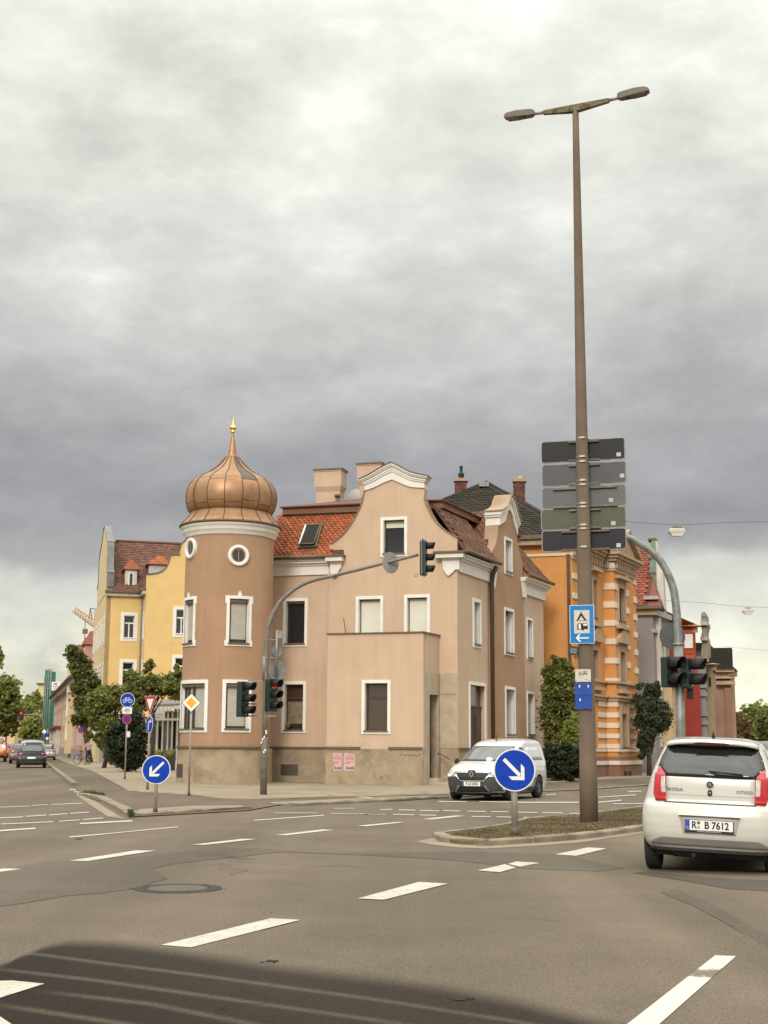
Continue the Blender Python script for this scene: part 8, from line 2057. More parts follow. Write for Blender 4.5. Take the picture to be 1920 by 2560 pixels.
# ================================================================== VEHICLES
class Car:
    """closed body lofted from rounded plan sections; local x right, y forward, origin under the rear"""
    def __init__(s, lv, rr_=.20, rf=.30, bowr=.05, bowf=.14): s.lv = lv; s.rr = rr_; s.rf = rf; s.br = bowr; s.bf = bowf
    def at(s, z):
        L = s.lv
        if z <= L[0][0]: return L[0][1:]
        for a, b in zip(L, L[1:]):
            if z <= b[0]:
                t = (z - a[0]) / (b[0] - a[0]); return tuple(lerp(p, q, t) for p, q in zip(a[1:], b[1:]))
        return L[-1][1:]
    def rear(s, x, z):
        w, yr, yf = s.at(z); r = min(s.rr, w * .6); e = min(1, max(0, abs(x) - (w - r)) / r); return yr + s.br * (x / w) ** 2 + r * (1 - sqrt(max(0, 1 - e * e)))
    def front(s, x, z):
        w, yr, yf = s.at(z); r = min(s.rf, w * .6); e = min(1, max(0, abs(x) - (w - r)) / r); return yf - s.bf * (x / w) ** 2 - r * (1 - sqrt(max(0, 1 - e * e)))
    def body(s, Mx, sub=3):
        mb = MB(); zs = []
        for a, b in zip(s.lv, s.lv[1:]): zs += [lerp(a[0], b[0], k / sub) for k in range(sub)]
        zs.append(s.lv[-1][0]); K = 17; Q = 8; V = []
        for z in zs:
            w, yr, yf = s.at(z); xs = [w * sin(pi / 2 * t) for t in [-1 + 2 * i / (K - 1) for i in range(K)]]
            R_ = [(x, s.rear(x, z)) for x in xs]; F_ = [(x, s.front(x, z)) for x in reversed(xs)]
            S1_ = [(w, lerp(R_[-1][1], F_[0][1], i / Q)) for i in range(1, Q)]; S2_ = [(-w, lerp(F_[-1][1], R_[0][1], i / Q)) for i in range(1, Q)]
            for x, y in R_ + S1_ + F_ + S2_: V.append(Mx @ Vector((x, y, z)))
        n = 2 * K + 2 * (Q - 1); fs = [(j * n + i, j * n + (i + 1) % n, (j + 1) * n + (i + 1) % n, (j + 1) * n + i) for j in range(len(zs) - 1) for i in range(n)]
        fs += [tuple(reversed(range(n))), tuple(range((len(zs) - 1) * n, len(zs) * n))]
        return mb.add(V, fs, True)
    def patch(s, Mx, rows, which='rear', off=.004, nx=14, nz=3, th=.004):
        """rows: (z, x0, x1) from bottom to top"""
        mb = MB(); V = []; R2 = []
        for a, b in zip(rows, rows[1:]): R2 += [tuple(lerp(p, q, k / nz) for p, q in zip(a, b)) for k in range(nz)]
        R2.append(rows[-1])
        for lay in (off, off - th - .02):
            for z, x0, x1 in R2:
                for i in range(nx + 1):
                    x = lerp(x0, x1, i / nx)
                    if which == 'rear': p = (x, s.rear(x, z) - lay, z)
                    elif which == 'front': p = (x, s.front(x, z) + lay, z)
                    else:
                        w = s.at(z)[0]; p = ((w + lay) * which, x, z)
                    V.append(Mx @ Vector(p))
        m = nx + 1; h = len(R2); fs = [(j * m + i, j * m + i + 1, (j + 1) * m + i + 1, (j + 1) * m + i) for j in range(h - 1) for i in range(nx)]
        mb.add(V, fs, True)
        o = h * m; e = []
        for i in range(nx): e += [(i, i + 1, o + i + 1, o + i), ((h - 1) * m + i, (h - 1) * m + i + 1, o + (h - 1) * m + i + 1, o + (h - 1) * m + i)]
        for j in range(h - 1): e += [(j * m, (j + 1) * m, o + (j + 1) * m, o + j * m), (j * m + nx, (j + 1) * m + nx, o + (j + 1) * m + nx, o + j * m + nx)]
        b0 = len(mb.v) - len(V); mb.f += [tuple(b0 + q for q in f) for f in e]; mb.sm += [False] * len(e); return mb
def carM(org, yaw, roll=0):
    """yaw: heading clockwise from +Y (degrees)"""
    return Matrix.Translation(org) @ Matrix.Rotation(-R(yaw), 4, 'Z') @ Matrix.Rotation(R(roll), 4, 'Y')
def cut_arches(o, Mx, spots, base, r=.34):
    cut = MB()
    for x, y, z, w in spots: cut.cyl(Mx @ Vector((x - w, y, z)), Mx @ Vector((x + w, y, z)), r, n=28)
    me = mesh_of('cut', cut, m_black, base); c = bpy.data.objects.new('cut', me); COL.objects.link(c); c.parent = o.parent
    o.data.materials.append(m_black)
    md = o.modifiers.new('b', 'BOOLEAN'); md.object = c; md.operation = 'DIFFERENCE'; md.solver = 'EXACT'; md.material_mode = 'TRANSFER'
    bpy.context.view_layer.update(); dg = bpy.context.evaluated_depsgraph_get(); nm = bpy.data.meshes.new_from_object(o.evaluated_get(dg)); o.modifiers.clear(); o.data = nm; bpy.data.objects.remove(c)
def wheel(th, Mx, x, y, r=.29, w=.09, rimm=None, side=1, det=24):
    V = MB(); V.merge(MB().lathe((0, 0, 0), [(r * .62, -w), (r * .93, -w), (r, -w * .75), (r, w * .75), (r * .93, w), (r * .62, w)], det).x(Mx @ Matrix.Translation((x, y, r)) @ Matrix.Rotation(pi / 2, 4, 'Y')))
    t = th.part('tyre', V, m_rubber); m = MB(); Ml = Mx @ Matrix.Translation((x, y, r)) @ Matrix.Rotation(side * pi / 2, 4, 'Y')
    m.merge(MB().lathe((0, 0, 0), [(r * .64, w * .2), (r * .64, w * .85), (r * .55, w * .6), (r * .25, w * .35), (r * .16, w * .75), (.001, w * .8)], det).x(Ml)); th.part('rim', m, rimm or m_galv, t)
    return t
lvC = [(.25, .70, .07, 3.35), (.32, .745, .025, 3.5), (.42, .775, .0, 3.54), (.55, .785, .0, 3.55), (.66, .785, .01, 3.5), (.74, .78, .035, 3.4), (.785, .77, .08, 3.3), (.81, .76, .095, 3.2), (.87, .745, .10, 2.95), (1.00, .715, .115, 2.7), (1.08, .695, .135, 2.5),
       (1.175, .665, .19, 2.3), (1.28, .625, .27, 2.1), (1.38, .585, .35, 1.95), (1.44, .56, .40, 1.85), (1.485, .53, .44, 1.75), (1.515, .47, .52, 1.6), (1.535, .36, .68, 1.4), (1.545, .18, .95, 1.2)]
C1 = Car(lvC, rr_=.20, bowr=.055)
gS = at(1768.5, 2050, 15.9); org = Vector((gS.x, 15.9, 0)); MC = carM(org, 17.5, 2.0) ; MC0 = carM(org, 17.5)
MC = Matrix.Translation((0, 0, .0)) @ MC
SK = T('hatchback', 'small white hatchback seen from behind at the right edge, wet looking rear window', 'car', org)
bd = SK.part('body', C1.body(MC), m_carw)
cut_arches(bd, MC, [(x, y, .30, .24) for x in (-.74, .74) for y in (.60, 2.95)], SK.base, .345)
SK.part('rear_window', C1.patch(MC, [(1.085, -.505, .505), (1.175, -.60, .60), (1.30, -.565, .565), (1.425, -.50, .50)], off=.006, nx=18), m_carglass)
SK.part('window_seal', C1.patch(MC, [(1.075, -.515, .515), (1.175, -.612, .612), (1.30, -.577, .577), (1.435, -.51, .51)], off=.003, nx=18), m_black)
gate = SK.part('tailgate', C1.patch(MC, [(.785, -.50, .50), (.81, -.497, .497), (.87, -.50, .50), (1.0, -.502, .502), (1.07, -.503, .503)], off=.010, nx=16), m_carw)
SK.part('tailgate_seam', C1.patch(MC, [(.777, -.510, .510), (.785, -.510, .510), (.81, -.510, .510), (.87, -.51, .51), (1.0, -.514, .514), (1.078, -.514, .514)], off=.005, nx=16), m_black, gate)
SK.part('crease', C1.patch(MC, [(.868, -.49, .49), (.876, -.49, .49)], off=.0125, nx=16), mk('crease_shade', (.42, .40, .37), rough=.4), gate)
# spoiler
mb = MB(); V = []; K = 18; prof_ = [(-.03, 1.452), (-.135, 1.455), (-.145, 1.475), (-.11, 1.505), (.06, 1.528), (.08, 1.46)]
for i in range(K + 1):
    x = lerp(-.535, .535, i / K); y0 = C1.rear(0, 1.46) + .03 * (x / .53) ** 2 + (.06 if abs(x) > .5 else 0)
    for (dy, z) in prof_: V.append(MC @ Vector((x, y0 + dy * (1 - .35 * (abs(x) / .54) ** 3), z - .025 * (x / .53) ** 2 - .02 * (abs(x) / .535) ** 6)))
n = len(prof_); fs = [(i * n + k, i * n + (k + 1) % n, i * n + n + (k + 1) % n, i * n + n + k) for i in range(K) for k in range(n)] + [tuple(range(n)), tuple(K * n + k for k in reversed(range(n)))]
mb.add(V, fs, True); sp = SK.part('roof_spoiler', mb, m_carw)
mb = MB(); V = []
for i in range(9):
    x = lerp(-.20, .20, i / 8); y0 = C1.rear(0, 1.46) - .139; 
    for (dy, z) in ((.0, 1.447), (-.010, 1.449), (-.010, 1.472), (0, 1.474)): V.append(MC @ Vector((x, y0 + dy, z - (.012 if i in (0, 8) else 0) * (1 if z > 1.46 else 0))))
mb.add(V, [(i * 4 + k, i * 4 + (k + 1) % 4, i * 4 + 4 + (k + 1) % 4, i * 4 + 4 + k) for i in range(8) for k in range(4)] + [(0, 1, 2, 3), (35, 34, 33, 32)]); SK.part('brake_light', mb, mk('brake_dark_red', (.10, .008, .012), rough=.2), sp)
mb = MB(); pts_ = [MC @ Vector(p) for p in ((-.02, .62, 1.53), (.02, .62, 1.53), (.02, .78, 1.53), (-.02, .78, 1.53), (-.006, .60, 1.60), (.006, .60, 1.60), (.006, .66, 1.585), (-.006, .66, 1.585))]; mb.box8(pts_); SK.part('roof_antenna', mb, m_black)
for sg in (-1, 1):
    rows_ = [(.795, .497, .62), (.875, .50, .645), (1.07, .508, .632), (1.10, .515, .622), (1.18, .585, .605)]
    rr2 = [(z, *(sorted((a * sg, b * sg)))) for z, a, b in rows_]
    tl = SK.part('tail_light', C1.patch(MC, rr2, off=.018, nx=8), m_lampr)
    SK.part('clear_lens', C1.patch(MC, [(.885, *sorted((.503 * sg, .548 * sg))), (.90, *sorted((.503 * sg, .556 * sg))), (1.055, *sorted((.51 * sg, .560 * sg))), (1.068, *sorted((.512 * sg, .556 * sg)))], off=.024, nx=6), m_lampc, tl)
    SK.part('lens_shoulder', C1.patch(MC, [(.86, *sorted((.60 * sg, .648 * sg))), (1.1, *sorted((.61 * sg, .640 * sg)))], off=.012, nx=4), mk('tail_lamp_dark', (.28, .005, .01), rough=.15), tl)
# bumper details
SK.part('bumper_insert', C1.patch(MC, [(.30, -.66, .66), (.33, -.655, .655), (.365, -.60, .60), (.39, -.54, .54)], off=.008, nx=20), mk('bumper_grey', (.20, .185, .165), rough=.5))
SK.part('bumper_lower_lip', C1.patch(MC, [(.235, -.70, .70), (.275, -.69, .69)], off=.012, nx=20), mk('lip_black', (.05, .05, .05), rough=.6))
# number plate recess
def car_local(th, mb, mt, name, parent=None): return th.part(name, mb.x(MC), mt, parent)
y_p = C1.rear(0, .54) 
mb = MB(); mb.box8([(-.335, y_p + .03, .635), (.335, y_p + .03, .635), (.335, y_p + .03, .655), (-.335, y_p + .03, .655), (-.35, y_p - .028, .646), (.35, y_p - .028, .646), (.35, y_p - .022, .660), (-.35, y_p - .022, .660)]); car_local(SK, mb, m_carw, 'plate_lip')
SK.part('plate_recess', C1.patch(MC, [(.44, -.29, .29), (.52, -.31, .31), (.635, -.335, .335)], off=.002, nx=10), mk('recess_shade', (.46, .44, .40), rough=.45))
mb = MB(); mb.prism(LF(Matrix.Translation((0, y_p - .012, .535)) @ Matrix.Rotation(pi / 2, 4, 'X')), rrect(-.273, .273, -.078, .066, .012), -.02, .0); fr_ = car_local(SK, mb, m_inkb, 'plate_frame')
ML = MC @ Matrix.Translation((0, y_p - .0125, .54)) @ Matrix.Rotation(pi / 2, 4, 'X')
mb = MB(); mb.prism(LF(ML), rrect(-.262, .262, -.056, .056, .01), .0, .003); pl_ = SK.part('number_plate', mb, m_signw, fr_)
m_pb = mk('plate_blue_band', (.03, .07, .38), rough=.4)
mb = MB(); mb.prism(LF(ML), rrect(-.260, -.218, -.054, .054, .006), .0032, .004); SK.part('euro_band', mb, m_pb, pl_)
SK.part('lettering', text_mb('R', .112, ML @ Matrix.Translation((-.168, -.002, .004)), .0006, sx=.82, offset=.003), m_inkb, pl_)
SK.part('lettering', text_mb('B 7612', .112, ML @ Matrix.Translation((.082, -.002, .004)), .0006, sx=.86, offset=.003), m_inkb, pl_)
SK.part('country_letter', text_mb('D', .028, ML @ Matrix.Translation((-.239, -.03, .0045)), .0004), m_signw, pl_)
for dy, c_ in ((.028, (.16, .12, .10)), (-.022, (.42, .40, .38))): mb = MB(); disc(mb, ML @ Matrix.Translation((-.118, dy, 0)), .019, .0034, .0048, 20); SK.part('registration_seal', mb, mk('seal', c_), pl_)
SK.part('dealer_lettering', text_mb('AUTOHAUS SERVICE REGENSBURG', .017, ML @ Matrix.Translation((0, -.069, .0015)), .0003), m_signw, fr_)
# badges
def badge(txt, x, z, size, mt, sx=1.2):
    y = C1.rear(x, z) - .016; sl_ = (C1.rear(x + .05, z) - C1.rear(x - .05, z)) / .1; return SK.part('badge_lettering', text_mb(txt, size, MC @ Matrix.Translation((x, y, z)) @ Matrix.Rotation(math.atan(sl_), 4, 'Z') @ Matrix.Rotation(pi / 2, 4, 'X'), .002, sx=sx), mt, gate)
m_badge = mk('badge_metal', (.16, .15, .14), rough=.3, metal=.5)
badge('ŠKODA', -.40, .925, .050, m_badge, 1.15); badge('CITIGO', .385, .925, .048, m_badge, 1.15)
yb_ = C1.rear(0, 1.0)
Mb_ = MC @ Matrix.Translation((0, yb_ - .0125, .995)) @ Matrix.Rotation(pi / 2, 4, 'X'); mb = MB(); disc(mb, Mb_, .042, 0, .010, 28); bg_ = SK.part('round_badge', mb, m_chrome, gate); mb = MB(); disc(mb, Mb_, .035, .0102, .012, 28); SK.part('badge_face', mb, m_inkb, bg_)
mb = MB()
for k in range(3): poly(mb, Mb_, [(-.024, -.010 + k * .010), (.004, .004 + k * .011), (.012, .004 + k * .008), (.0, -.012 + k * .008)], .0122, .0135)
poly(mb, Mb_, [(-.004, -.026), (.018, .002), (.026, .0), (.006, -.026)], .0122, .0136); SK.part('winged_arrow', mb, m_chrome, bg_)
yl = C1.rear(0, .90); Ml_ = MC @ Matrix.Translation((0, yl - .0125, .905)) @ Matrix.Rotation(pi / 2, 4, 'X'); mb = MB(); poly(mb, Ml_, rrect(-.025, .025, -.038, .032, .02), 0, .012); lk = SK.part('tailgate_lock', mb, m_inkb, gate); mb = MB(); disc(mb, Ml_, .012, .0122, .015, 16); SK.part('lock_barrel', mb, m_chrome, lk)
# wiper
mb = MB(); y1w = C1.rear(.0, 1.11) - .02; mb.tube([MC @ Vector((.0, y1w, 1.135)), MC @ Vector((.10, C1.rear(.1, 1.115) - .03, 1.115)), MC @ Vector((.37, C1.rear(.3, 1.10) - .018, 1.10))], .010, 6); mb.tube([MC @ Vector((-.02, C1.rear(0, 1.15) - .012, 1.147)), MC @ Vector((.36, C1.rear(.3, 1.12) - .012, 1.122))], .008, 5); SK.part('rear_wiper', mb, m_black)
for sg in (-1, 1):
    SK.part('side_window', C1.patch(MC, [(1.10, .62, 2.2), (1.25, .70, 2.05), (1.42, .85, 1.85)], which=sg, off=.004, nx=8), m_carglass)
    for y in (.60, 2.95): wheel(SK, MC0, sg * .675, y, .29, .085, side=sg)
mb = MB(); mb.x(Matrix.Identity(4)); mb.box(-.62, .62, .25, 3.2, .17, .30); mb.x(MC); SK.part('underbody', mb, m_black)
mb = MB(); mb.cyl((.14 - .55, .18, .235), (.14 - .12, .18, .235), .07, n=12); mb.cyl((-.18, .06, .20), (-.18, .4, .21), .025, n=8); mb.x(MC); SK.part('exhaust', mb, m_inkb)

# ---- white van facing the camera
lvV = [(.17, .72, .12, 3.98), (.24, .80, .05, 4.08), (.40, .83, .0, 4.12), (.62, .84, .0, 4.12), (.76, .84, .0, 4.05), (.83, .835, .0, 3.93), (.92, .83, .0, 3.70), (1.00, .82, .0, 3.35), (1.04, .81, .0, 3.12), (1.20, .77, .02, 2.86), (1.36, .735, .04, 2.60), (1.46, .71, .06, 2.42), (1.52, .69, .08, 2.28), (1.58, .655, .12, 2.05), (1.63, .56, .2, 1.75), (1.66, .40, .4, 1.4), (1.67, .2, .7, 1.1)]
V1 = Car(lvV, rr_=.14, rf=.34, bowr=.03, bowf=.16)
yawV = 180 + 24
gw_ = G(1144, 1998.5)
Mr = Matrix.Rotation(-R(yawV), 4, 'Z'); off_ = Mr @ Vector((.72, 3.28, 0)); orgV = Vector((gw_.x, gw_.y, 0)) - off_; orgV.z = 0
MV = carM(orgV, yawV)
VN = T('delivery_van', 'white delivery van with headlights on turning past the corner house', 'van', orgV)
bd = VN.part('body', V1.body(MV), m_vanw); cut_arches(bd, MV, [(x, y, .30, .22) for x in (-.80, .80) for y in (.80, 3.28)], VN.base, .36)
P_ = lambda rows, name, mt, off=.006, parent=None, which='front', nx=18: VN.part(name, V1.patch(MV, rows, which=which, off=off, nx=nx), mt, parent)
ws = P_([(1.05, -.72, .72), (1.20, -.69, .69), (1.45, -.60, .60)], 'windscreen', m_windsh)
P_([(1.035, -.74, .74), (1.058, -.735, .735)], 'cowl', m_black, .009, ws)
bp_ = P_([(.17, -.71, .71), (.30, -.81, .81), (.50, -.825, .825), (.60, -.80, .80), (.64, -.62, .62)], 'front_bumper', m_plas, .012, nx=26)
gr_ = P_([(.53, -.34, .34), (.60, -.40, .40), (.70, -.44, .44), (.765, -.50, .50)], 'grille', m_inkb, .022)
P_([(.735, -.50, .50), (.752, -.52, .52)], 'grille_trim', m_chrome, .030, gr_)
for q in (.57, .62, .67): P_([(q, -.36, .36), (q + .012, -.37, .37)], 'grille_slat', m_plas, .027, gr_)
for a, b in (((.535, .33, .37), (.66, .43, .48)), ((.535, -.37, -.33), (.66, -.48, -.43))): P_([a, b], 'chrome_edge', m_chrome, .028, gr_, nx=3)
P_([(.515, -.34, .34), (.532, -.36, .36)], 'chrome_edge', m_chrome, .028, gr_)
lg = P_([(.24, -.44, .44), (.33, -.42, .42), (.39, -.36, .36)], 'lower_grille', m_inkb, .024); 
for a, b in (((.22, .46, .52), (.40, .34, .39)), ((.22, -.52, -.46), (.40, -.39, -.34))): P_([a, b], 'silver_strip', m_galv, .028, lg, nx=3)
P_([(.205, -.50, .50), (.228, -.50, .50)], 'silver_strip', m_galv, .028, lg)
for sg in (-1, 1):
    hl = P_([(.66, *sorted((sg * .58, sg * .80))), (.72, *sorted((sg * .50, sg * .815))), (.80, *sorted((sg * .50, sg * .80)))], 'headlight', m_lampc, .020, nx=8)
    P_([(.655, *sorted((sg * .66, sg * .80))), (.69, *sorted((sg * .60, sg * .815)))], 'running_light', m_glow, .026, hl, nx=6)
yL = V1.front(0, .68); MB2 = MV @ Matrix.Translation((0, yL + .035, .70)) @ Matrix.Rotation(pi, 4, 'Z') @ Matrix.Rotation(pi / 2, 4, 'X')
mb = MB(); poly(mb, MB2, rrect(-.105, .105, -.10, .11, .05), -.03, -.004); bq = VN.part('badge_mount', mb, m_plas, gr_)
mb = MB(); dia = lambda k: [(0, -.105 * k), (.068 * k, 0), (0, .105 * k), (-.068 * k, 0)]
for i in range(4):
    a, b = dia(1), dia(.55); poly(mb, MB2, [a[i], a[(i + 1) % 4], b[(i + 1) % 4], b[i]], 0, .014)
VN.part('diamond_badge', mb, m_chrome, bq)
yL = V1.front(0, .44); MB3 = MV @ Matrix.Translation((0, yL + .035, .445)) @ Matrix.Rotation(pi, 4, 'Z') @ Matrix.Rotation(pi / 2, 4, 'X')
mb = MB(); poly(mb, MB3, rrect(-.25, .25, -.055, .055, .01), -.02, 0); pv = VN.part('number_plate', mb, m_signw); mb = MB(); poly(mb, MB3, rrect(-.248, -.205, -.053, .053, .005), .0005, .0015); VN.part('euro_band', mb, m_pb, pv)
VN.part('lettering', text_mb('R·LE 2025', .10, MB3 @ Matrix.Translation((.02, 0, .002)), .0005, sx=.82, offset=.003), m_inkb, pv)
for sg in (-1, 1):
    for y in (.80, 3.28): wheel(VN, MV, sg * .745, y, .30, .10, side=sg, rimm=mk('steel_rim', (.16, .16, .17), rough=.5, metal=.4))
    sw_ = VN.part('side_window', V1.patch(MV, [(1.06, 1.95, 2.72), (1.20, 1.95, 2.50), (1.42, 1.98, 2.22)], which=sg, off=.005, nx=8), m_carglass)
    VN.part('side_panel_window', V1.patch(MV, [(1.06, .35, 1.75), (1.42, .45, 1.72)], which=sg, off=.003, nx=6), mk('panel_offwhite', (.62, .63, .63), rough=.35, coat=.6))
    VN.part('sill_trim', V1.patch(MV, [(.22, 1.15, 2.95), (.34, 1.15, 2.95)], which=sg, off=.008, nx=6), m_plas)
    VN.part('door_seam', V1.patch(MV, [(.36, 1.86, 1.875), (1.0, 1.86, 1.875)], which=sg, off=.0015, nx=1), m_black)
    c = MV @ Vector((sg * .86, 2.95, 1.02)); mb = MB(); mb.sphere(c, .085, 12, 8, (.8, .6, 1.1)); VN.part('wing_mirror', mb, m_black)
mb = MB(); mb.box(-.7, .7, .3, 3.8, .14, .26); mb.x(MV); VN.part('underbody', mb, m_black)
mb = MB(); p0 = MV @ Vector((0, 2.1, 1.60)); mb.cyl(p0, p0 + Vector((.035, 0, .20)), .008, n=5); mb.cyl(p0, p0 + Vector((0, 0, .03)), .03, n=8); VN.part('antenna', mb, m_black)
mb = MB(); q = MV @ Vector((-.15, 3.10, 1.12)); mb.sphere(q + Vector((0, 0, -.05)), .10, 10, 6, (1, .5, .7)); VN.part('dashboard_paper', mb, m_signw)

# ---- distant traffic
def far_car(name, label, px_, D, yaw, paint, L=4.3, W=1.82, H=1.48, dark_glass=True, tall=False, cat='car', group=None, rear=True, roofm=None):
    sz, sx_, sy_ = H / 1.545, W / 1.57, L / 3.55
    lv = [(z * sz, w * sx_, yr * (0.4 if tall else 1.6), (yf * sy_)) for z, w, yr, yf in lvC]
    if tall: lv = [(z, w if z < 1.0 * sz else lerp(w, .76 * sx_, .6) if z < 1.5 * sz else w, yr, yf) for z, w, yr, yf in lv]
    c = Car(lv, rr_=.22); o = at(px_, 1870, D); org = Vector((o.x, D, 0)); M_ = carM(org, yaw); th = T(name, label, cat, org, group)
    th.part('body', c.body(M_, 2), paint)
    if roofm: 
        mb = MB(); K = [(x * W / 2 * .62, y) for x in (-1, 1) for y in (.9, L * .48)]; mb.add([M_ @ Vector((K[0][0], K[0][1], H * .985)), M_ @ Vector((K[2][0], K[2][1], H * .985)), M_ @ Vector((K[3][0], K[3][1], H * 1.0)), M_ @ Vector((K[1][0], K[1][1], H * 1.0))], [(0, 1, 2, 3)]); th.part('roof_panel', mb, roofm)
    k = 'rear' if rear else 'front'
    th.part('rear_window' if rear else 'windscreen', c.patch(M_, [(1.09 * sz, -.52 * sx_, .52 * sx_), (1.2 * sz, -.60 * sx_, .60 * sx_), (1.43 * sz, -.5 * sx_, .5 * sx_)], which=k, off=.02, nx=8), m_carglass)
    for sg in (-1, 1):
        tl = sorted((sg * .50 * sx_, sg * .66 * sx_)); th.part('tail_light' if rear else 'headlight', c.patch(M_, [(.86 * sz, *tl), (.98 * sz, *tl)], which=k, off=.02, nx=3), m_lampr if rear else m_glow)
        for y in (.65 * sy_, 2.95 * sy_): wheel(th, M_, sg * (W / 2 - .13), y, .31, .1, side=sg, det=14)
    p = c.patch(M_, [(.60 * sz, -.25, .25), (.60 * sz + .11, -.25, .25)], which=k, off=.02, nx=3); th.part('number_plate', p, m_signw)
    th.part('bumper_trim', c.patch(M_, [(.27 * sz, -.6 * sx_, .6 * sx_), (.42 * sz, -.66 * sx_, .66 * sx_)], which=k, off=.015, nx=8), m_plas)
    for sg in (-1, 1): th.part('side_window', c.patch(M_, [(1.1 * sz, .8 * sy_, 2.3 * sy_), (1.4 * sz, 1.0 * sy_, 1.9 * sy_)], which=sg, off=.01, nx=4), m_carglass)
    return th
far_car('parked_car', 'dark estate car waiting at the kerb in the left street', 80, 85, -14, m_cardk, L=4.6, W=1.85, H=1.42)
far_car('parked_car', 'pale roofed silver people carrier just beyond the dark car', 81, 97, -14, m_carsil, L=4.7, W=1.85, H=1.72, tall=True, roofm=m_vanw)
far_car('parked_car', 'black pickup like car farthest in the queue at the kerb', 72, 122, -14, m_cardk, L=4.8, W=2.0, H=1.9, tall=True)
far_car('parked_car', 'brown red car half hidden left of the dark estate', 54, 104, -14, mk('car_paint_brown', (.16, .06, .045), rough=.3, coat=1), L=4.3, H=1.5)
far_car('parked_car', 'bright red hatchback in the far queue of the left street', 36, 150, -14, m_carred, H=1.5)
far_car('parked_car', 'smaller red car farthest left in the queue', 24, 175, -14, m_carred, H=1.5)
far_car('parked_car', 'orange vehicle cut by the left picture edge', -11, 118, 166, mk('car_paint_orange', (.50, .13, .03), rough=.3, coat=1), L=5, W=2, H=2.1, tall=True, rear=False)
far_car('parked_car', 'dark green car roof showing above the white hatchback on the right', 1893, 46, 30, mk('car_paint_green', (.02, .05, .035), rough=.25, coat=1), L=4.4, W=1.8, H=1.68)
far_car('parked_car', 'silver car parked beyond the red jacketed cyclist', 116, 128, -14, m_carsil, H=1.45)

# ================================================================== CYCLISTS
def skin_fig(joints, edges, name, th, mt, parent=None, lvl=1):
    names = list(joints); me = bpy.data.meshes.new(name); me.from_pydata([joints[k][0] for k in names], [(names.index(a), names.index(b)) for a, b in edges], [])
    o = bpy.data.objects.new(name, me); COL.objects.link(o); o.modifiers.new('s', 'SKIN')
    for i, k in enumerate(names): me.skin_vertices[0].data[i].radius = (joints[k][1], joints[k][1] * (joints[k][2] if len(joints[k]) > 2 else 1)); 
    me.skin_vertices[0].data[0].use_root = True
    sb = o.modifiers.new('d', 'SUBSURF'); sb.levels = lvl
    bpy.context.view_layer.update(); dg = bpy.context.evaluated_depsgraph_get(); nm = o.evaluated_get(dg).to_mesh()
    mb = MB(); mb.add([v.co.copy() for v in nm.vertices], [tuple(p.vertices) for p in nm.polygons], True); bpy.data.objects.remove(o)
    return mb
def person(th, M_, J, skinm, top, leg, hairm):
    """J: joint positions; one continuous body, clothes slightly proud of it"""
    J = {k: Vector(v) for k, v in J.items()}
    def sub(keys, r): return {k: (J[k], *r[k]) for k in keys}
    r = dict(pelvis=(.125, .85), waist=(.115, .8), chest=(.15, .75), neck=(.055,), head=(.085, 1.1), crown=(.075, 1), shL=(.07,), shR=(.07,), elL=(.045,), elR=(.045,), wrL=(.032,), wrR=(.032,), haL=(.04, .5), haR=(.04, .5), hipL=(.09,), hipR=(.09,), knL=(.06,), knR=(.06,), anL=(.042,), anR=(.042,), toL=(.04, .6), toR=(.04, .6))
    J['head'] = J['neck'].lerp(J['crown'], .5)
    E = [('pelvis', 'waist'), ('waist', 'chest'), ('chest', 'neck'), ('neck', 'head'), ('head', 'crown'), ('chest', 'shL'), ('chest', 'shR'), ('shL', 'elL'), ('elL', 'wrL'), ('wrL', 'haL'), ('shR', 'elR'), ('elR', 'wrR'), ('wrR', 'haR'), ('pelvis', 'hipL'), ('pelvis', 'hipR'), ('hipL', 'knL'), ('knL', 'anL'), ('anL', 'toL'), ('hipR', 'knR'), ('knR', 'anR'), ('anR', 'toR')]
    mb = skin_fig(sub(list(r), r), E, 'b', th, skinm); th.part('body', mb.x(M_), skinm)
    g = {k: tuple([v[0] + .018] + list(v[1:])) for k, v in r.items()}
    tk = ['waist', 'chest', 'shL', 'shR', 'elL', 'elR', 'wrL', 'wrR', 'pelvis']; mb = skin_fig(sub(tk, g), [e for e in E if e[0] in tk and e[1] in tk], 'j', th, top); th.part('jacket', mb.x(M_), top)
    g = {k: tuple([v[0] + .014] + list(v[1:])) for k, v in r.items()}
    tk = ['pelvis', 'hipL', 'hipR', 'knL', 'knR', 'anL', 'anR']; mb = skin_fig(sub(tk, g), [e for e in E if e[0] in tk and e[1] in tk], 't', th, leg); th.part('trousers', mb.x(M_), leg)
    mb = MB(); c = J['crown']; mb.sphere(c + Vector((0, -.0, .0)), .108, 12, 8, (.95, 1.1, .85)); th.part('helmet' if hairm is m_signw or hairm is m_signr else 'hair', mb.x(M_), hairm)
    mb = MB()
    for k in ('toL', 'toR'): mb.sphere(J[k] + Vector((0, -.03, -.01)), .07, 8, 5, (.7, 1.5, .6))
    th.part('shoes', mb.x(M_), m_black)
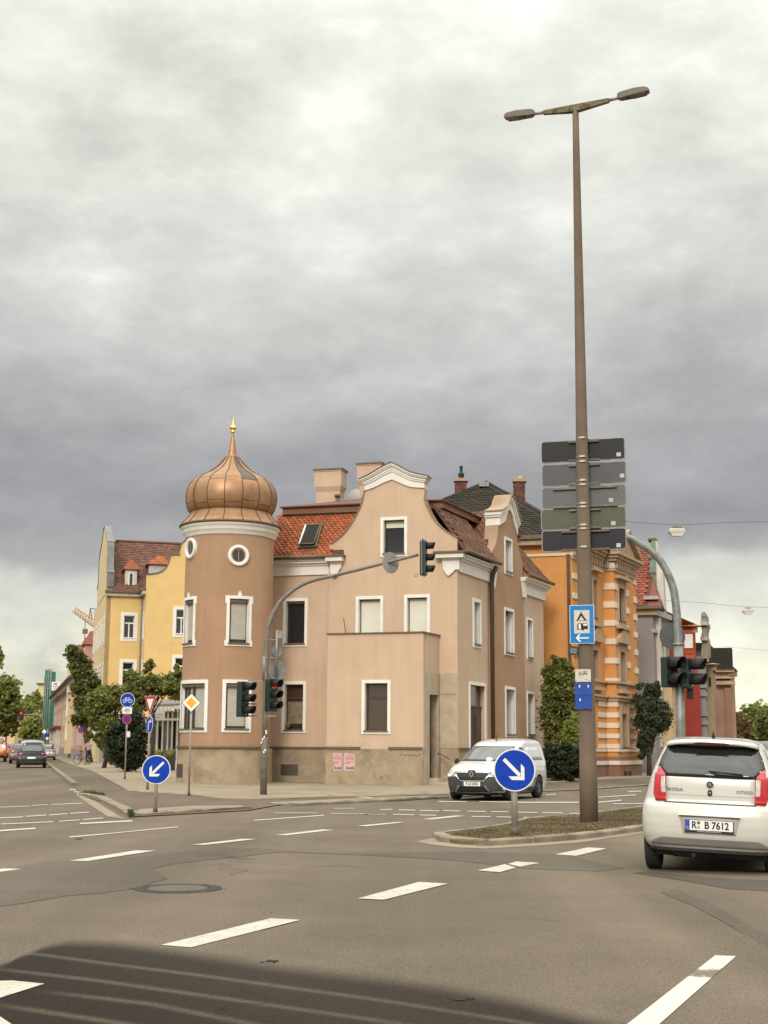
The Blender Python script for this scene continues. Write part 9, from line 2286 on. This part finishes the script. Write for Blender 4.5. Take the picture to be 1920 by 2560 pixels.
def bicycle(name, label, M_, paint):
    org = M_.translation; th = T(name, label, 'bicycle', org)
    for y in (-.52, .52):
        mb = MB(); mb.torus((0, y, .34), .325, .019, 'x', 28, 6); w = th.part('wheel', mb.x(M_), m_rubber); mb = MB()
        for k in range(12): a = 2 * pi * k / 12; mb.cyl((0, y, .34), (0, y + .31 * cos(a), .34 + .31 * sin(a)), .004, n=3)
        mb.cyl((-.04, y, .34), (.04, y, .34), .02, n=8); mb.torus((0, y, .34), .305, .008, 'x', 28, 4); th.part('spokes', mb.x(M_), m_chrome, w, kind='stuff')
    mb = MB(); B_ = lambda p, q, r=.017: mb.cyl(Vector((0, *p)), Vector((0, *q)), r, n=8)
    B_((-.52, .34), (-.18, .80)); B_((-.52, .34), (-.05, .30)); B_((-.05, .30), (-.20, .86)); B_((-.05, .30), (.38, .80)); B_((-.18, .78), (.37, .84)); B_((.52, .34), (.36, .92)); th.part('frame', mb.x(M_), paint)
    mb = MB(); mb.tube([(-.27, .26, .98), (-.15, .36, .99), (0, .37, .95), (.15, .36, .99), (.27, .26, .98)], .014, 8); th.part('handlebar', mb.x(M_), m_black)
    mb = MB(); mb.sphere((0, -.22, .92), .09, 10, 6, (.8, 1.5, .45)); th.part('saddle', mb.x(M_), m_black)
    mb = MB(); mb.torus((0.02, -.05, .30), .085, .008, 'x', 18, 4); mb.cyl((-.06, -.05, .30), (-.06, -.02, .14), .012, n=6); mb.cyl((.06, -.05, .30), (.06, -.08, .46), .012, n=6); mb.box(-.15, -.06, -.05, .02, .12, .15); mb.box(.06, .15, -.12, -.05, .45, .48); th.part('crank_and_pedals', mb.x(M_), m_galv)
    mb = MB(); mb.torus((0, -.52, .34), .352, .010, 'x', 28, 4); th.part('mudguard', mb.x(M_), m_black)
    return th
g = G(207, 1911.5, .05); Mb = carM(Vector((g.x, g.y, .05)), 120); bicycle('bicycle', 'dark city bicycle held by the person standing on the left pavement', Mb, m_cardk)
th = T('person', 'person with light striped top standing behind a bicycle on the pavement', 'person', (g.x + .35, g.y + .3, .05)); Mp = carM(Vector((g.x + .28, g.y + .35, .05)), 205)
person(th, Mp, dict(pelvis=(0, 0, .95), waist=(0, 0, 1.1), chest=(0, .0, 1.33), neck=(0, .02, 1.50), crown=(0, .05, 1.68), shL=(-.19, 0, 1.42), shR=(.19, 0, 1.42), elL=(-.25, .08, 1.16), elR=(.25, .1, 1.16), wrL=(-.2, .32, 1.02), wrR=(.2, .32, 1.04), haL=(-.2, .40, 1.0), haR=(.2, .40, 1.02), hipL=(-.10, 0, .9), hipR=(.10, 0, .9), knL=(-.11, .03, .5), knR=(.11, .02, .5), anL=(-.12, -.02, .09), anR=(.13, -.02, .09), toL=(-.13, .14, .05), toR=(.15, .14, .05)), m_skin, mk('top_light', (.40, .36, .33), (.10, .09, .10), 9), mk('trousers_black', (.02, .02, .024)), mk('hair_dark', (.03, .02, .015)))
def rider(px_, py_, yaw, lb_p, lb_b, top, helm, paint, nm):
    g = G(px_, py_, .05); M_ = carM(Vector((g.x, g.y, .05)), yaw); bicycle('bicycle', lb_b, M_, paint); th = T('person', lb_p, 'person', (g.x, g.y, .6))
    person(th, M_, dict(pelvis=(0, -.20, 1.0), waist=(0, -.12, 1.15), chest=(0, .0, 1.36), neck=(0, .08, 1.52), crown=(0, .14, 1.69), shL=(-.19, .0, 1.44), shR=(.19, .0, 1.44), elL=(-.27, .14, 1.22), elR=(.27, .14, 1.22), wrL=(-.27, .24, 1.03), wrR=(.27, .24, 1.03), haL=(-.27, .30, 1.0), haR=(.27, .30, 1.0), hipL=(-.10, -.17, .95), hipR=(.10, -.17, .95), knL=(-.11, .14, .62), knR=(.11, .18, .76), anL=(-.11, -.02, .23), anR=(.11, -.06, .52), toL=(-.11, .08, .16), toR=(.11, .06, .48)), m_skin, top, mk('trousers_' + nm, (.03, .03, .04)), helm)
rider(128, 1889, -14, 'cyclist in red jacket and white helmet riding away on the cycle path', 'bicycle ridden by the red jacketed cyclist', mk('jacket_red', (.22, .015, .02)), m_signw, m_cardk, 'a')
rider(156, 1880, -14, 'cyclist in grey riding far off beside the pink terrace', 'bicycle ridden by the grey clad cyclist', mk('jacket_grey', (.16, .16, .17)), m_galv, m_cardk, 'b')
# bicycles leaning at the terrace wall
g = G(186, 1886, .05); bicycle('bicycle', 'bicycle leaning at the wall of the pink terrace, farther from the camera', carM(Vector((g.x, g.y, .05)), -16), m_galv)
g = G(192, 1887.5, .05); bicycle('bicycle', 'bicycle leaning at the wall of the pink terrace, nearer the standing person', carM(Vector((g.x, g.y, .05)), -12), m_black)
